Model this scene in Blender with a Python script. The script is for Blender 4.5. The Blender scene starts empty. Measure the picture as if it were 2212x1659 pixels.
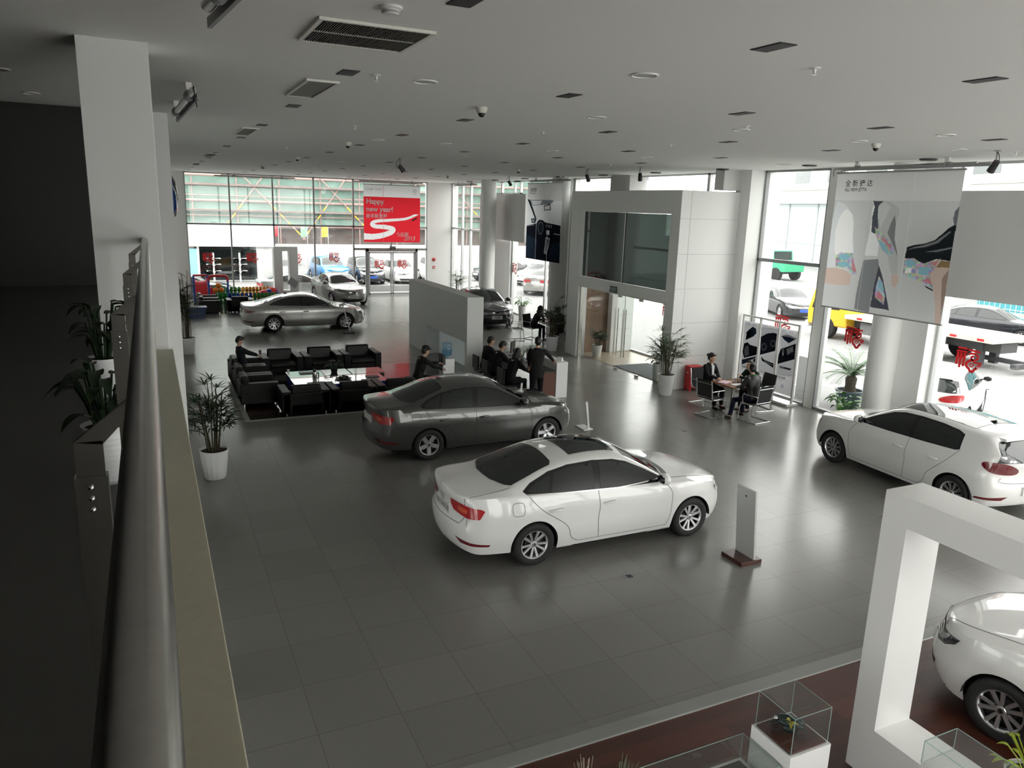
import bpy, bmesh, math, random
from mathutils import Vector, Matrix
from mathutils.bvhtree import BVHTree
SC = bpy.context.scene
COL = SC.collection
# ---------------------------------------------------------------- camera
cam = bpy.data.cameras.new('camera')
cam.sensor_width = 36.0
cam.lens = 1641.6961503274592 / 2212 * 36.0
cam.clip_start, cam.clip_end = 0.02, 500
cam_ob = bpy.data.objects.new('camera', cam); COL.objects.link(cam_ob)
CR = [[0.9050855036471244, -0.06851389528745115, 0.4196737747827133],
      [-0.42408931755977514, -0.21766705503541486, 0.8790729798394977],
      [0.031120440541798137, -0.9736153754459457, -0.22606330722993181]]
M = Matrix(((CR[0][0], -CR[0][1], -CR[0][2], 0), (CR[1][0], -CR[1][1], -CR[1][2], 0), (CR[2][0], -CR[2][1], -CR[2][2], 4.9), (0, 0, 0, 1)))
cam_ob.matrix_world = M
SC.camera = cam_ob
# ---------------------------------------------------------------- sky and exposure
world = bpy.data.worlds.new('overcast_sky'); SC.world = world
world.use_nodes = True
bg = world.node_tree.nodes['Background']
bg.inputs[0].default_value = (1.0, 0.985, 0.965, 1); bg.inputs[1].default_value = 5.9
SC.view_settings.view_transform = 'Standard'
SC.view_settings.look = 'None'
SC.view_settings.gamma = 1.0
SC.view_settings.use_curve_mapping = False
SC.view_settings.exposure = 0.0
SC.cycles.use_denoising = True
SC.cycles.max_bounces = 12
SC.cycles.diffuse_bounces = 5
SC.cycles.glossy_bounces = 4
SC.cycles.transmission_bounces = 6
SC.cycles.transparent_max_bounces = 24
SC.cycles.caustics_reflective = False
SC.cycles.caustics_refractive = False
SC.cycles.sample_clamp_indirect = 6.0
R = math.radians
PI = math.pi
# ---------------------------------------------------------------- materials
def mat(name, col, rough=0.5, metal=0.0, spec=0.5, coat=0.0, noise=None, bump=None, alpha=None, emit=None, sheen=0.0):
    m = bpy.data.materials.new(name); m.use_nodes = True
    nt = m.node_tree; b = nt.nodes['Principled BSDF']
    b.inputs['Base Color'].default_value = (*col, 1)
    b.inputs['Roughness'].default_value = rough
    b.inputs['Metallic'].default_value = metal
    b.inputs['Specular IOR Level'].default_value = spec
    b.inputs['Coat Weight'].default_value = coat
    b.inputs['Coat Roughness'].default_value = 0.03
    if emit:
        b.inputs['Emission Color'].default_value = (*emit[0], 1); b.inputs['Emission Strength'].default_value = emit[1]
    if noise or bump:
        tc = nt.nodes.new('ShaderNodeTexCoord')
        nz = nt.nodes.new('ShaderNodeTexNoise')
        nz.inputs['Scale'].default_value = (noise or bump)[0]
        nz.inputs['Detail'].default_value = 4
        nt.links.new(tc.outputs['Object'], nz.inputs['Vector'])
        if noise:
            mx = nt.nodes.new('ShaderNodeMix'); mx.data_type = 'RGBA'
            k = noise[1]
            mx.inputs[6].default_value = (*[max(0, c * (1 - k)) for c in col], 1)
            mx.inputs[7].default_value = (*[min(1, c * (1 + k)) for c in col], 1)
            nt.links.new(nz.outputs['Fac'], mx.inputs[0]); nt.links.new(mx.outputs[2], b.inputs['Base Color'])
        if bump:
            bp = nt.nodes.new('ShaderNodeBump'); bp.inputs['Strength'].default_value = bump[1]; bp.inputs['Distance'].default_value = bump[2] if len(bump) > 2 else 0.01
            nt.links.new(nz.outputs['Fac'], bp.inputs['Height']); nt.links.new(bp.outputs[0], b.inputs['Normal'])
    return m
def glass_mat(name, tint=(0.955, 0.965, 0.955), refl=1.0, rough=0.0):
    m = bpy.data.materials.new(name); m.use_nodes = True
    nt = m.node_tree; nt.nodes.clear()
    o = nt.nodes.new('ShaderNodeOutputMaterial'); mx = nt.nodes.new('ShaderNodeMixShader')
    t = nt.nodes.new('ShaderNodeBsdfTransparent'); g = nt.nodes.new('ShaderNodeBsdfGlossy')
    f = nt.nodes.new('ShaderNodeLayerWeight'); f.inputs[0].default_value = 0.5
    pw = nt.nodes.new('ShaderNodeMath'); pw.operation = 'POWER'; pw.inputs[1].default_value = 5
    ml = nt.nodes.new('ShaderNodeMath'); ml.operation = 'MULTIPLY_ADD'; ml.inputs[1].default_value = 0.9 * min(refl, 1); ml.inputs[2].default_value = 0.04 * refl
    nt.links.new(f.outputs['Facing'], pw.inputs[0])
    t.inputs[0].default_value = (*tint, 1); g.inputs['Roughness'].default_value = rough
    nt.links.new(pw.outputs[0], ml.inputs[0]); nt.links.new(ml.outputs[0], mx.inputs[0])
    nt.links.new(t.outputs[0], mx.inputs[1]); nt.links.new(g.outputs[0], mx.inputs[2]); nt.links.new(mx.outputs[0], o.inputs[0])
    return m
def plank_mat(name, col, k=0.35, sx=1.2, sy=0.13, rough=0.3, axis=0):
    m = mat(name, col, rough); nt = m.node_tree; b = nt.nodes['Principled BSDF']
    tc = nt.nodes.new('ShaderNodeTexCoord'); mp = nt.nodes.new('ShaderNodeMapping')
    if axis: mp.inputs['Rotation'].default_value = (0, 0, R(90))
    br = nt.nodes.new('ShaderNodeTexBrick'); br.inputs['Scale'].default_value = 1.0
    br.inputs['Brick Width'].default_value = sx; br.inputs['Row Height'].default_value = sy
    br.inputs['Mortar Size'].default_value = 0.002; br.inputs['Bias'].default_value = 0
    br.inputs['Color1'].default_value = (*[c * (1 - k) for c in col], 1); br.inputs['Color2'].default_value = (*[c * (1 + k) for c in col], 1)
    br.inputs['Mortar'].default_value = (*[c * 0.3 for c in col], 1)
    nt.links.new(tc.outputs['Object'], mp.inputs[0]); nt.links.new(mp.outputs[0], br.inputs['Vector'])
    nz = nt.nodes.new('ShaderNodeTexNoise'); nz.inputs['Scale'].default_value = 6; nz.inputs['Detail'].default_value = 6
    mp2 = nt.nodes.new('ShaderNodeMapping'); mp2.inputs['Scale'].default_value = (1, 12, 1)
    nt.links.new(mp.outputs[0], mp2.inputs[0]); nt.links.new(mp2.outputs[0], nz.inputs['Vector'])
    mx = nt.nodes.new('ShaderNodeMix'); mx.data_type = 'RGBA'; mx.blend_type = 'MULTIPLY'; mx.inputs[0].default_value = 0.5
    nt.links.new(br.outputs['Color'], mx.inputs[6]); nt.links.new(nz.outputs['Color'], mx.inputs[7]); nt.links.new(mx.outputs[2], b.inputs['Base Color'])
    return m
def tile_mat(name, col, grout, size, ox, oy, rough, k=0.04, mortar=0.004):
    m = mat(name, col, rough); nt = m.node_tree; b = nt.nodes['Principled BSDF']
    tc = nt.nodes.new('ShaderNodeTexCoord'); mp = nt.nodes.new('ShaderNodeMapping')
    mp.inputs['Location'].default_value = (-ox, -oy, 0)
    br = nt.nodes.new('ShaderNodeTexBrick'); br.offset = 0.0; br.inputs['Scale'].default_value = 1.0
    br.inputs['Brick Width'].default_value = size; br.inputs['Row Height'].default_value = size
    br.inputs['Mortar Size'].default_value = mortar; br.inputs['Mortar Smooth'].default_value = 0.1; br.inputs['Bias'].default_value = 0
    br.inputs['Color1'].default_value = (*[c * (1 - k) for c in col], 1); br.inputs['Color2'].default_value = (*[c * (1 + k) for c in col], 1)
    br.inputs['Mortar'].default_value = (*grout, 1)
    nt.links.new(tc.outputs['Object'], mp.inputs[0]); nt.links.new(mp.outputs[0], br.inputs['Vector'])
    nt.links.new(br.outputs['Color'], b.inputs['Base Color'])
    bp = nt.nodes.new('ShaderNodeBump'); bp.inputs['Strength'].default_value = 0.3; bp.inputs['Distance'].default_value = 0.002; bp.invert = True
    nt.links.new(br.outputs['Fac'], bp.inputs['Height']); nt.links.new(bp.outputs[0], b.inputs['Normal'])
    nz = nt.nodes.new('ShaderNodeTexNoise'); nz.inputs['Scale'].default_value = 0.7; nz.inputs['Detail'].default_value = 3
    nt.links.new(tc.outputs['Object'], nz.inputs['Vector'])
    mr = nt.nodes.new('ShaderNodeMapRange'); mr.inputs[3].default_value = rough * 0.85; mr.inputs[4].default_value = rough * 1.2
    nt.links.new(nz.outputs['Fac'], mr.inputs[0]); nt.links.new(mr.outputs[0], b.inputs['Roughness'])
    return m
MT = {}
def mm(key, *a, **k):
    if key not in MT: MT[key] = mat(key, *a, **k)
    return MT[key]
WHITE = mm('white_paint', (0.78, 0.79, 0.77), 0.55)
CEIL = mm('ceiling_paint', (0.90, 0.91, 0.885), 0.8)
WALLM = mm('wall_panel_white', (0.80, 0.81, 0.79), 0.45)
DARKW = mm('unlit_wall_dark', (0.02, 0.022, 0.02), 0.6)  # near-black colour stands in for the unlit balcony walls
ALU = mm('aluminium', (0.55, 0.56, 0.56), 0.4, 0.8)
ALUD = mm('grey_mullion_paint', (0.30, 0.31, 0.31), 0.45)
STEEL = mm('brushed_steel', (0.46, 0.45, 0.42), 0.27, 1.0, noise=(40, 0.12))
CHROME = mm('chrome', (0.75, 0.75, 0.76), 0.08, 1.0)
BLACK = mm('black_plastic', (0.012, 0.012, 0.013), 0.4)
RUBBER = mm('tyre_rubber', (0.014, 0.014, 0.015), 0.75, bump=(60, 0.2, 0.002))
LEATHER = mm('black_leather', (0.005, 0.005, 0.0055), 0.42, 0, 0.3, bump=(90, 0.15, 0.003))
MESHB = mm('black_mesh_fabric', (0.018, 0.018, 0.02), 0.75, bump=(300, 0.3, 0.002))
RED = mm('red_paint', (0.55, 0.02, 0.025), 0.4)
REDF = mm('red_film', (0.80, 0.015, 0.02), 0.5)
WHITEG = mm('white_gloss', (0.82, 0.82, 0.81), 0.2)
CERAM = mm('white_ceramic', (0.80, 0.81, 0.81), 0.25)
SOIL = mm('potting_soil', (0.03, 0.02, 0.014), 0.95, noise=(60, 0.4))
LEAFD = mm('dark_green_leaf', (0.020, 0.052, 0.018), 0.42, noise=(14, 0.35))
LEAFM = mm('fresh_green_leaf', (0.07, 0.20, 0.03), 0.42, noise=(14, 0.3))
LEAFY = mm('pale_green_leaf', (0.20, 0.30, 0.08), 0.5, noise=(14, 0.3))
STEM = mm('plant_cane', (0.06, 0.05, 0.022), 0.7, noise=(30, 0.3))
WOODR = plank_mat('red_brown_wood', (0.095, 0.024, 0.014), rough=0.34)
WOODD = plank_mat('dark_walnut_floor', (0.035, 0.020, 0.015), rough=0.12)
WOODT = mm('table_wood', (0.20, 0.072, 0.030), 0.25, noise=(8, 0.25))
GLASS = glass_mat('window_glass')
GLASSC = glass_mat('case_glass', (0.955, 0.97, 0.965), 1.1)
GLASSE = mm('glass_edge', (0.42, 0.58, 0.54), 0.15)
GLASSD = glass_mat('dark_tinted_glass', (0.16, 0.19, 0.18), 1.6)
PAPER = mm('paper', (0.8, 0.8, 0.78), 0.6)
INK = mm('black_ink', (0.02, 0.02, 0.025), 0.6)
# ---------------------------------------------------------------- mesh builder
class MB:
    def __init__(s): s.v, s.f, s.m = [], [], []
    def add(s, vs, fs, m=0):
        b = len(s.v); s.v += [tuple(v) for v in vs]
        for f in fs: s.f.append(tuple(b + i for i in f)); s.m.append(m)
        return s
    def box(s, x0, x1, y0, y1, z0, z1, m=0):
        vs = [(x0, y0, z0), (x1, y0, z0), (x1, y1, z0), (x0, y1, z0), (x0, y0, z1), (x1, y0, z1), (x1, y1, z1), (x0, y1, z1)]
        return s.add(vs, [(3, 2, 1, 0), (4, 5, 6, 7), (0, 1, 5, 4), (1, 2, 6, 5), (2, 3, 7, 6), (3, 0, 4, 7)], m)
    def bar(s, a, b, w, h, m=0, up=(0, 0, 1)):
        a, b = Vector(a), Vector(b); d = (b - a).normalized(); u = Vector(up)
        if abs(d.dot(u)) > 0.98: u = Vector((1, 0, 0))
        r = d.cross(u).normalized() * w / 2; u = r.cross(d).normalized() * h / 2
        vs = [p + i * r + j * u for p in (a, b) for i, j in ((-1, -1), (1, -1), (1, 1), (-1, 1))]
        return s.add(vs, [(0, 1, 2, 3), (7, 6, 5, 4), (0, 4, 5, 1), (1, 5, 6, 2), (2, 6, 7, 3), (3, 7, 4, 0)], m)
    def tube(s, path, r, n=10, m=0, closed=False, caps=True):
        P = [Vector(p) for p in path]; k = len(P)
        rr = r if isinstance(r, (list, tuple)) else [r] * k
        rings = []; ref = None
        for i in range(k):
            a = P[(i - 1) % k] if (closed or i > 0) else P[i]; b = P[(i + 1) % k] if (closed or i < k - 1) else P[i]
            d = (b - a).normalized()
            if ref is None:
                ref = Vector((0, 0, 1)) if abs(d.z) < 0.9 else Vector((1, 0, 0))
            u = (ref - d * ref.dot(d)).normalized(); ref = u; w = d.cross(u)
            rings.append([P[i] + (u * math.cos(2 * PI * j / n) + w * math.sin(2 * PI * j / n)) * rr[i] for j in range(n)])
        vs = [v for g in rings for v in g]; fs = []
        for i in range(k if closed else k - 1):
            for j in range(n):
                a = i * n + j; b = i * n + (j + 1) % n; c = ((i + 1) % k) * n + (j + 1) % n; e = ((i + 1) % k) * n + j
                fs.append((a, b, c, e))
        if caps and not closed:
            fs.append(tuple(range(n))[::-1]); fs.append(tuple((k - 1) * n + j for j in range(n)))
        return s.add(vs, fs, m)
    def cyl(s, a, b, r, n=16, m=0, r2=None): return s.tube([a, b], [r, r if r2 is None else r2], n, m)
    def lathe(s, prof, n=24, o=(0, 0, 0), m=0, mtx=None, twist=0.0, flute=0.0, nf=0, caps=True):
        vs = []; k = len(prof)
        for i, (r, z) in enumerate(prof):
            for j in range(n):
                a = 2 * PI * j / n
                rr = r * (1 + (flute * math.cos(nf * (a + twist * z)) if nf else 0))
                p = Vector((rr * math.cos(a), rr * math.sin(a), z))
                vs.append((mtx @ p) if mtx else p + Vector(o))
        fs = [(i * n + j, i * n + (j + 1) % n, (i + 1) * n + (j + 1) % n, (i + 1) * n + j) for i in range(k - 1) for j in range(n)]
        if caps and prof[0][0] > 1e-5: fs.append(tuple(range(n))[::-1])
        if caps and prof[-1][0] > 1e-5: fs.append(tuple((k - 1) * n + j for j in range(n)))
        return s.add(vs, fs, m)
    def prism(s, poly, d, mtx=None, m=0):
        k = len(poly); vs = [Vector((x, y, 0)) for x, y in poly] + [Vector((x, y, d)) for x, y in poly]
        if mtx: vs = [mtx @ v for v in vs]
        fs = [tuple(range(k))[::-1], tuple(range(k, 2 * k))] + [(i, (i + 1) % k, k + (i + 1) % k, k + i) for i in range(k)]
        return s.add(vs, fs, m)
    def flat(s, poly, mtx, z=0.0, m=0):
        return s.add([mtx @ Vector((x, y, z)) for x, y in poly], [tuple(range(len(poly)))], m)
    def sph(s, c, r, n=14, k=9, m=0, sc=(1, 1, 1), mtx=None):
        vs = []; fs = []
        for i in range(k + 1):
            t = PI * i / k
            for j in range(n):
                a = 2 * PI * j / n
                p = Vector((r * sc[0] * math.sin(t) * math.cos(a), r * sc[1] * math.sin(t) * math.sin(a), r * sc[2] * math.cos(t)))
                vs.append((mtx @ p if mtx else p) + Vector(c))
        for i in range(k):
            for j in range(n):
                fs.append((i * n + j, (i + 1) * n + j, (i + 1) * n + (j + 1) % n, i * n + (j + 1) % n))
        return s.add(vs, fs, m)
    def grid(s, rows, m=0, close=False):
        k = len(rows); n = len(rows[0]); vs = [v for r in rows for v in r]
        fs = [(i * n + j, i * n + (j + 1) % n, (i + 1) * n + (j + 1) % n, (i + 1) * n + j) for i in range(k - 1) for j in range(n if close else n - 1)]
        return s.add(vs, fs, m)
    def mesh(s, name, mats, smooth=None, merge=0.0, recalc=False):
        me = bpy.data.meshes.new(name); me.from_pydata(s.v, [], s.f)
        for m_ in (mats if isinstance(mats, (list, tuple)) else [mats]): me.materials.append(m_)
        for p, i in zip(me.polygons, s.m): p.material_index = i
        if merge or recalc:
            b = bmesh.new(); b.from_mesh(me)
            if merge: bmesh.ops.remove_doubles(b, verts=b.verts, dist=merge)
            if recalc: bmesh.ops.recalc_face_normals(b, faces=b.faces)
            b.to_mesh(me); b.free()
        if smooth is not None:
            me.polygons.foreach_set('use_smooth', [True] * len(me.polygons))
            if smooth < 180: me.set_sharp_from_angle(angle=R(smooth))
        me.update(); return me
    def build(s, name, mats, parent=None, smooth=None, bevel=0.0, loc=None, merge=0.0, recalc=False, seg=2):
        o = bpy.data.objects.new(name, s.mesh(name, mats, smooth, merge, recalc)); COL.objects.link(o)
        if parent: o.parent = parent
        if loc: o.location = loc
        if bevel:
            bv = o.modifiers.new('edge', 'BEVEL'); bv.width = bevel; bv.segments = seg; bv.limit_method = 'ANGLE'; bv.angle_limit = R(40)
        return o
def tag(o, label, cat, group=None):
    o['label'] = label; o['category'] = cat
    if group: o['group'] = group
    return o
def thing(name, label, cat, loc=(0, 0, 0), rz=0.0, group=None):
    o = bpy.data.objects.new(name, None); COL.objects.link(o)
    o.empty_display_size = 0.1
    o.location = loc; o.rotation_euler = (0, 0, rz)
    return tag(o, label, cat, group)
def struct(o):
    o['kind'] = 'structure'; return o
def copy_tree(o, parent=None):
    c = o.copy(); COL.objects.link(c)
    if parent: c.parent = parent
    for ch in list(o.children): copy_tree(ch, c)
    return c
def dup(o, loc, rz, label, group=None):
    c = copy_tree(o); c.location = loc; c.rotation_euler = (0, 0, rz); c['label'] = label
    if group: c['group'] = group
    return c
def frame_mtx(o, u, v):
    u, v = Vector(u).normalized(), Vector(v).normalized(); w = u.cross(v)
    return Matrix(((u.x, v.x, w.x, o[0]), (u.y, v.y, w.y, o[1]), (u.z, v.z, w.z, o[2]), (0, 0, 0, 1)))
_tx = {}
def text_into(mb, s_, size, mtx, m=0, align='LEFT', shear=0.0, sx=1.0, bold=0.0):
    key = (s_, align, shear, bold)
    if key not in _tx:
        cu = bpy.data.curves.new('lettering', 'FONT'); cu.body = s_; cu.align_x = align; cu.shear = shear; cu.offset = bold; cu.resolution_u = 3
        o = bpy.data.objects.new('lettering', cu); COL.objects.link(o)
        bpy.context.view_layer.update()
        ev = o.evaluated_get(bpy.context.evaluated_depsgraph_get()); me = ev.to_mesh()
        _tx[key] = ([tuple(v.co) for v in me.vertices], [tuple(p.vertices) for p in me.polygons])
        ev.to_mesh_clear(); bpy.data.objects.remove(o); bpy.data.curves.remove(cu)
    vs, fs = _tx[key]
    mb.add([mtx @ Vector((x * size * sx, y * size, 0)) for x, y, z in vs], fs, m)
def circ(r, n=24, cx=0, cy=0, a0=0, a1=2 * PI):
    full = abs(a1 - a0 - 2 * PI) < 1e-6
    return [(cx + r * math.cos(a0 + (a1 - a0) * i / (n if full else n - 1)), cy + r * math.sin(a0 + (a1 - a0) * i / (n if full else n - 1))) for i in range(n)]
def stroke(mb, pts, w, mtx, z=0.0, m=0, closed=False):
    P = [Vector((x, y)) for x, y in pts]; k = len(P); L, Rr = [], []
    for i in range(k):
        a = P[(i - 1) % k] if (closed or i) else P[i]; b = P[(i + 1) % k] if (closed or i < k - 1) else P[i]
        d = (b - a).normalized(); nrm = Vector((-d.y, d.x)) * w / 2
        L.append(P[i] + nrm); Rr.append(P[i] - nrm)
    vs = [mtx @ Vector((p.x, p.y, z)) for p in L + Rr]
    fs = [((i + 1) % k, i, k + i, k + (i + 1) % k) for i in range(k if closed else k - 1)]
    return mb.add(vs, fs, m)
def badge(mb, r, mtx, m=0, z=0.0):
    "round emblem: ring with a V over a W"
    stroke(mb, circ(r * 0.93, 28), r * 0.14, mtx, z, m, closed=True)
    t = r * 0.15
    for pts in ([(-0.33, 0.80), (0, 0.08), (0.33, 0.80)], [(-0.72, 0.50), (-0.36, -0.66), (0, -0.02), (0.36, -0.66), (0.72, 0.50)]):
        stroke(mb, [(x * r, y * r) for x, y in pts], t, mtx, z, m)
def smooth_pts(pts, n=8, closed=False):
    out = []; k = len(pts)
    for i in range(k if closed else k - 1):
        p = [Vector(pts[(i + d) % k] if closed else pts[min(max(i + d, 0), k - 1)]) for d in (-1, 0, 1, 2)]
        for j in range(n):
            t = j / n
            out.append(0.5 * ((2 * p[1]) + (p[2] - p[0]) * t + (2 * p[0] - 5 * p[1] + 4 * p[2] - p[3]) * t * t + (3 * p[1] - p[0] - 3 * p[2] + p[3]) * t ** 3))
    if not closed: out.append(Vector(pts[-1]))
    return [tuple(q) for q in out]
def cloth_mat(key, col, k=0.5):
    if key in MT: return MT[key]
    m = bpy.data.materials.new(key); m.use_nodes = True; nt = m.node_tree; nt.nodes.clear()
    o = nt.nodes.new('ShaderNodeOutputMaterial'); mx = nt.nodes.new('ShaderNodeMixShader'); mx.inputs[0].default_value = k
    for i, ty in enumerate(('ShaderNodeBsdfDiffuse', 'ShaderNodeBsdfTranslucent')):
        n_ = nt.nodes.new(ty); n_.inputs[0].default_value = (*col, 1); nt.links.new(n_.outputs[0], mx.inputs[1 + i])
        if 'print_pt' in key:
            tc = nt.nodes.new('ShaderNodeTexCoord'); v = nt.nodes.new('ShaderNodeTexVoronoi'); v.inputs['Scale'].default_value = 16
            h = nt.nodes.new('ShaderNodeMix'); h.data_type = 'RGBA'; h.inputs[0].default_value = 0.45; h.inputs[6].default_value = (*col, 1)
            nt.links.new(tc.outputs['Object'], v.inputs['Vector']); nt.links.new(v.outputs['Color'], h.inputs[7]); nt.links.new(h.outputs[2], n_.inputs[0])
    nt.links.new(mx.outputs[0], o.inputs[0]); MT[key] = m; return m
# ---------------------------------------------------------------- the room
XF, YF, ZC = 15.5, 40.85, 6.1
FLOOR = tile_mat('grey_floor_tiles', (0.185, 0.182, 0.168), (0.125, 0.123, 0.115), 0.81, 6.80, 7.17, 0.23)
struct(MB().box(-8, XF, -4, YF, -0.25, 0).build('floor', FLOOR))
struct(MB().box(-8, XF + 0.3, -4, YF + 0.3, ZC, ZC + 0.35).build('ceiling', CEIL))
# left side: slab of the upper floor, wall below it, big pillar, wall beyond
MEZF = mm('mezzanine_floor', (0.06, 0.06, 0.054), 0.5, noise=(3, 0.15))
CURB = mm('beige_stone_curb', (0.56, 0.54, 0.41), 0.5, noise=(25, 0.08))
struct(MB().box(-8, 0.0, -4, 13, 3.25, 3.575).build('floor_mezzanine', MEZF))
struct(MB().box(0, 2.6, -4, -1.6, 3.25, 3.575).build('floor_light_block', MEZF))  # unseen slab, added under the light-blocking wall
struct(MB().box(-8, 2.6, -1.75, -1.6, 3.575, ZC).build('wall_light_block', mm('light_block_grey', (0.6, 0.6, 0.58), 0.7)))  # unseen wall, added to keep back-window light off the pillar
struct(MB().box(-0.085, 0.128, -4, 7.19, 3.25, 3.60).build('trim_1', CURB, bevel=0.004))
struct(MB().box(-0.2, 0.05, 9.0, 12.9, 0, 3.25).build('wall_left', WALLM))
struct(MB().box(-0.415, 0.10, 7.2, 7.75, 3.575, ZC).box(-0.30, 0.10, 7.2, 7.75, 0, 3.25).build('pillar_left', WALLM, bevel=0.004))
struct(MB().box(-0.6, 0.375, 12.9, YF, 0, ZC).build('wall_left_far', WALLM))
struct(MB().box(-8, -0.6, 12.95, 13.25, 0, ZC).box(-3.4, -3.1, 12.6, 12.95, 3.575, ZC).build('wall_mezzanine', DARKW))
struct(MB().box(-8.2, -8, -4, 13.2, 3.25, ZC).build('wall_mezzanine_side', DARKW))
struct(MB().box(-8.2, 3.9, -4.2, -4, 0, ZC).build('wall_back', mm('back_wall_grey', (0.45, 0.45, 0.43), 0.6)))
# far wall
DECALS = []
b = MB().box(0.375, 1.72, YF, YF + 0.3, 0, ZC).box(13.98, XF + 0.3, YF - 0.02, YF + 0.3, 0, ZC)
struct(b.build('wall_far', WALLM))
xs = [1.72, 3.74, 5.80, 7.83, 9.88, 11.93, 13.98]
TZ = 3.66
def glazing(n, plane, c, a0, a1, z0, z1, bars_z=(), lw=0.07, dep=0.12, rw=None, fm=ALUD):
    "one window bay: frame with its pane; plane 'x' or 'y' at coordinate c"
    rw = lw if rw is None else rw
    def bx(m, p0, p1, q0, q1, h0, h1):
        return m.box(c + q0, c + q1, p0, p1, h0, h1) if plane == 'x' else m.box(p0, p1, c + q0, c + q1, h0, h1)
    f = MB()
    bx(f, a0, a0 + lw, -dep / 2, dep / 2, z0, z1); bx(f, a1 - rw, a1, -dep / 2, dep / 2, z0, z1)
    bx(f, a0, a1, -dep / 2, dep / 2, z0, z0 + 0.07); bx(f, a0, a1, -dep / 2, dep / 2, z1 - 0.05, z1)
    for z in bars_z: bx(f, a0, a1, -dep / 2, dep / 2, z - 0.045, z + 0.045)
    o = struct(f.build('window_%d' % n, fm))
    g = MB(); bx(g, a0 + lw * 0.5, a1 - rw * 0.5, -0.006, 0.006, z0 + 0.04, z1 - 0.02)
    g.build('window_pane', GLASS, o)
    return o
wn = 0
for i in range(6):
    wn += 1
    if i == 4: glazing(wn, 'y', YF, xs[i], xs[i + 1], 2.47, ZC, (TZ,), 0.035)
    elif i == 5: glazing(wn, 'y', YF, xs[i], xs[i + 1], 2.47, ZC, (TZ,), 0.035)
    else: glazing(wn, 'y', YF, xs[i], xs[i + 1], 0, ZC, (TZ,), 0.035)
wn += 1; glazing(wn, 'y', YF, 9.88, 10.55, 0, 2.47, (), 0.035)
wn += 1; glazing(wn, 'y', YF, 13.40, 13.98, 0, 2.47, (), 0.035)
# double glass door of the far wall
d = MB().box(10.55, 10.66, YF - 0.12, YF + 0.06, 0, 2.5).box(13.29, 13.40, YF - 0.12, YF + 0.06, 0, 2.5).box(10.55, 13.40, YF - 0.12, YF + 0.06, 2.36, 2.5)
door = struct(d.build('door_1', ALUD))
for x0, x1 in ((10.68, 11.96), (11.99, 13.27)):
    f = MB().box(x0, x0 + 0.07, YF - 0.05, YF, 0.01, 2.34).box(x1 - 0.07, x1, YF - 0.05, YF, 0.01, 2.34).box(x0, x1, YF - 0.05, YF, 0.01, 0.12).box(x0, x1, YF - 0.05, YF, 2.26, 2.34)
    lf = f.build('door_leaf', ALU, door)
    MB().box(x0 + 0.06, x1 - 0.06, YF - 0.03, YF - 0.02, 0.1, 2.28).build('door_pane', GLASS, lf)
    hx = x1 - 0.1 if x0 < 11 else x0 + 0.1
    MB().tube([(hx, YF - 0.05, 0.5), (hx, YF - 0.11, 0.5), (hx, YF - 0.11, 1.9), (hx, YF - 0.05, 1.9)], 0.017, 8).build('door_handle', STEEL, lf)
# right facade: panes between posts, ceiling high
def fac(y0, y1, z0=0, z1=ZC, bars=(3.68,), lw=0.06, rw=None, fm=ALU):
    global wn
    wn += 1
    return glazing(wn, 'x', XF, y0, y1, z0, z1, bars, lw, 0.12, rw, fm)
fac(39.32, YF - 0.02); fac(38.12, 39.32); fac(36.65, 38.12, rw=0.05)
fac(32.1, 34.2, 5.5, ZC, ()); fac(34.2, 36.65, 5.5, ZC, ())
fac(29.4, 32.8, 0, ZC, (3.68,)); fac(28.0, 29.4, 0, ZC, (3.68,))
fac(24.4, 27.2, 5.45, ZC, (), 0.12); fac(22.9, 24.4, 5.45, ZC, ())
fac(19.0, 22.9, 0, ZC, (3.68, 5.5)); fac(17.2, 19.0, 0, ZC, (3.68, 5.5))
fac(14.36, 16.62, 0, ZC, (3.7,), 0.03, 0.05, ALUD)
fac(11.9, 14.06, 0, ZC, (3.7,), 0.03, fm=ALUD)
for y0 in (-4.0, -1.2, 1.6, 4.4, 7.3): fac(y0, 10.92 if y0 > 7 else y0 + 2.85, 0, ZC, (3.68,), 0.06)
for k in range(1, 5):
    wn += 1; glazing(wn, 'y', -4.1, 1.0 + 2.9 * k, 3.9 + 2.9 * k, 0, ZC, (3.68,))
w = MB().box(XF - 0.18, XF + 0.25, 32.8, 34.3, 0, 3.42).box(XF - 0.12, XF + 0.2, 34.3, 36.65, 0, 5.5)
w.box(XF - 0.18, XF + 0.25, 27.2, 28.0, 0, ZC).box(XF - 0.1, XF + 0.2, 22.9, 27.2, 0, 5.45)
w.box(XF - 0.06, XF + 0.2, 14.06, 14.36, 0, ZC)
w.box(XF - 0.35, XF + 0.3, 10.92, 11.9, 0, ZC).box(XF - 0.55, XF + 0.3, 16.62, 17.2, 0, ZC)
w.box(XF + 0.9, XF + 1.5, 17.62, 18.4, -0.1, ZC)
struct(w.build('wall_right', WALLM))
PANEL = mm('grey_panel', (0.62, 0.62, 0.61), 0.55)
struct(MB().box(XF - 0.42, XF - 0.24, 30.8, 35.2, 3.4, 5.5).build('panel_right_far', PANEL))
struct(MB().box(XF - 0.34, XF - 0.16, 7.4, 10.66, 3.36, 5.52).build('panel_right', PANEL))
struct(MB().cyl((14.35, 33.2, 0), (14.35, 33.2, ZC), 0.36, 32).build('column', WALLM, smooth=40))
struct(MB().cyl((14.7, 26.9, 0), (14.7, 26.9, ZC), 0.36, 32).build('column', WALLM, smooth=40))
struct(MB().cyl((14.95, 11.78, 0), (14.95, 11.78, ZC), 0.31, 32).build('column', WALLM, smooth=40))
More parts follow.
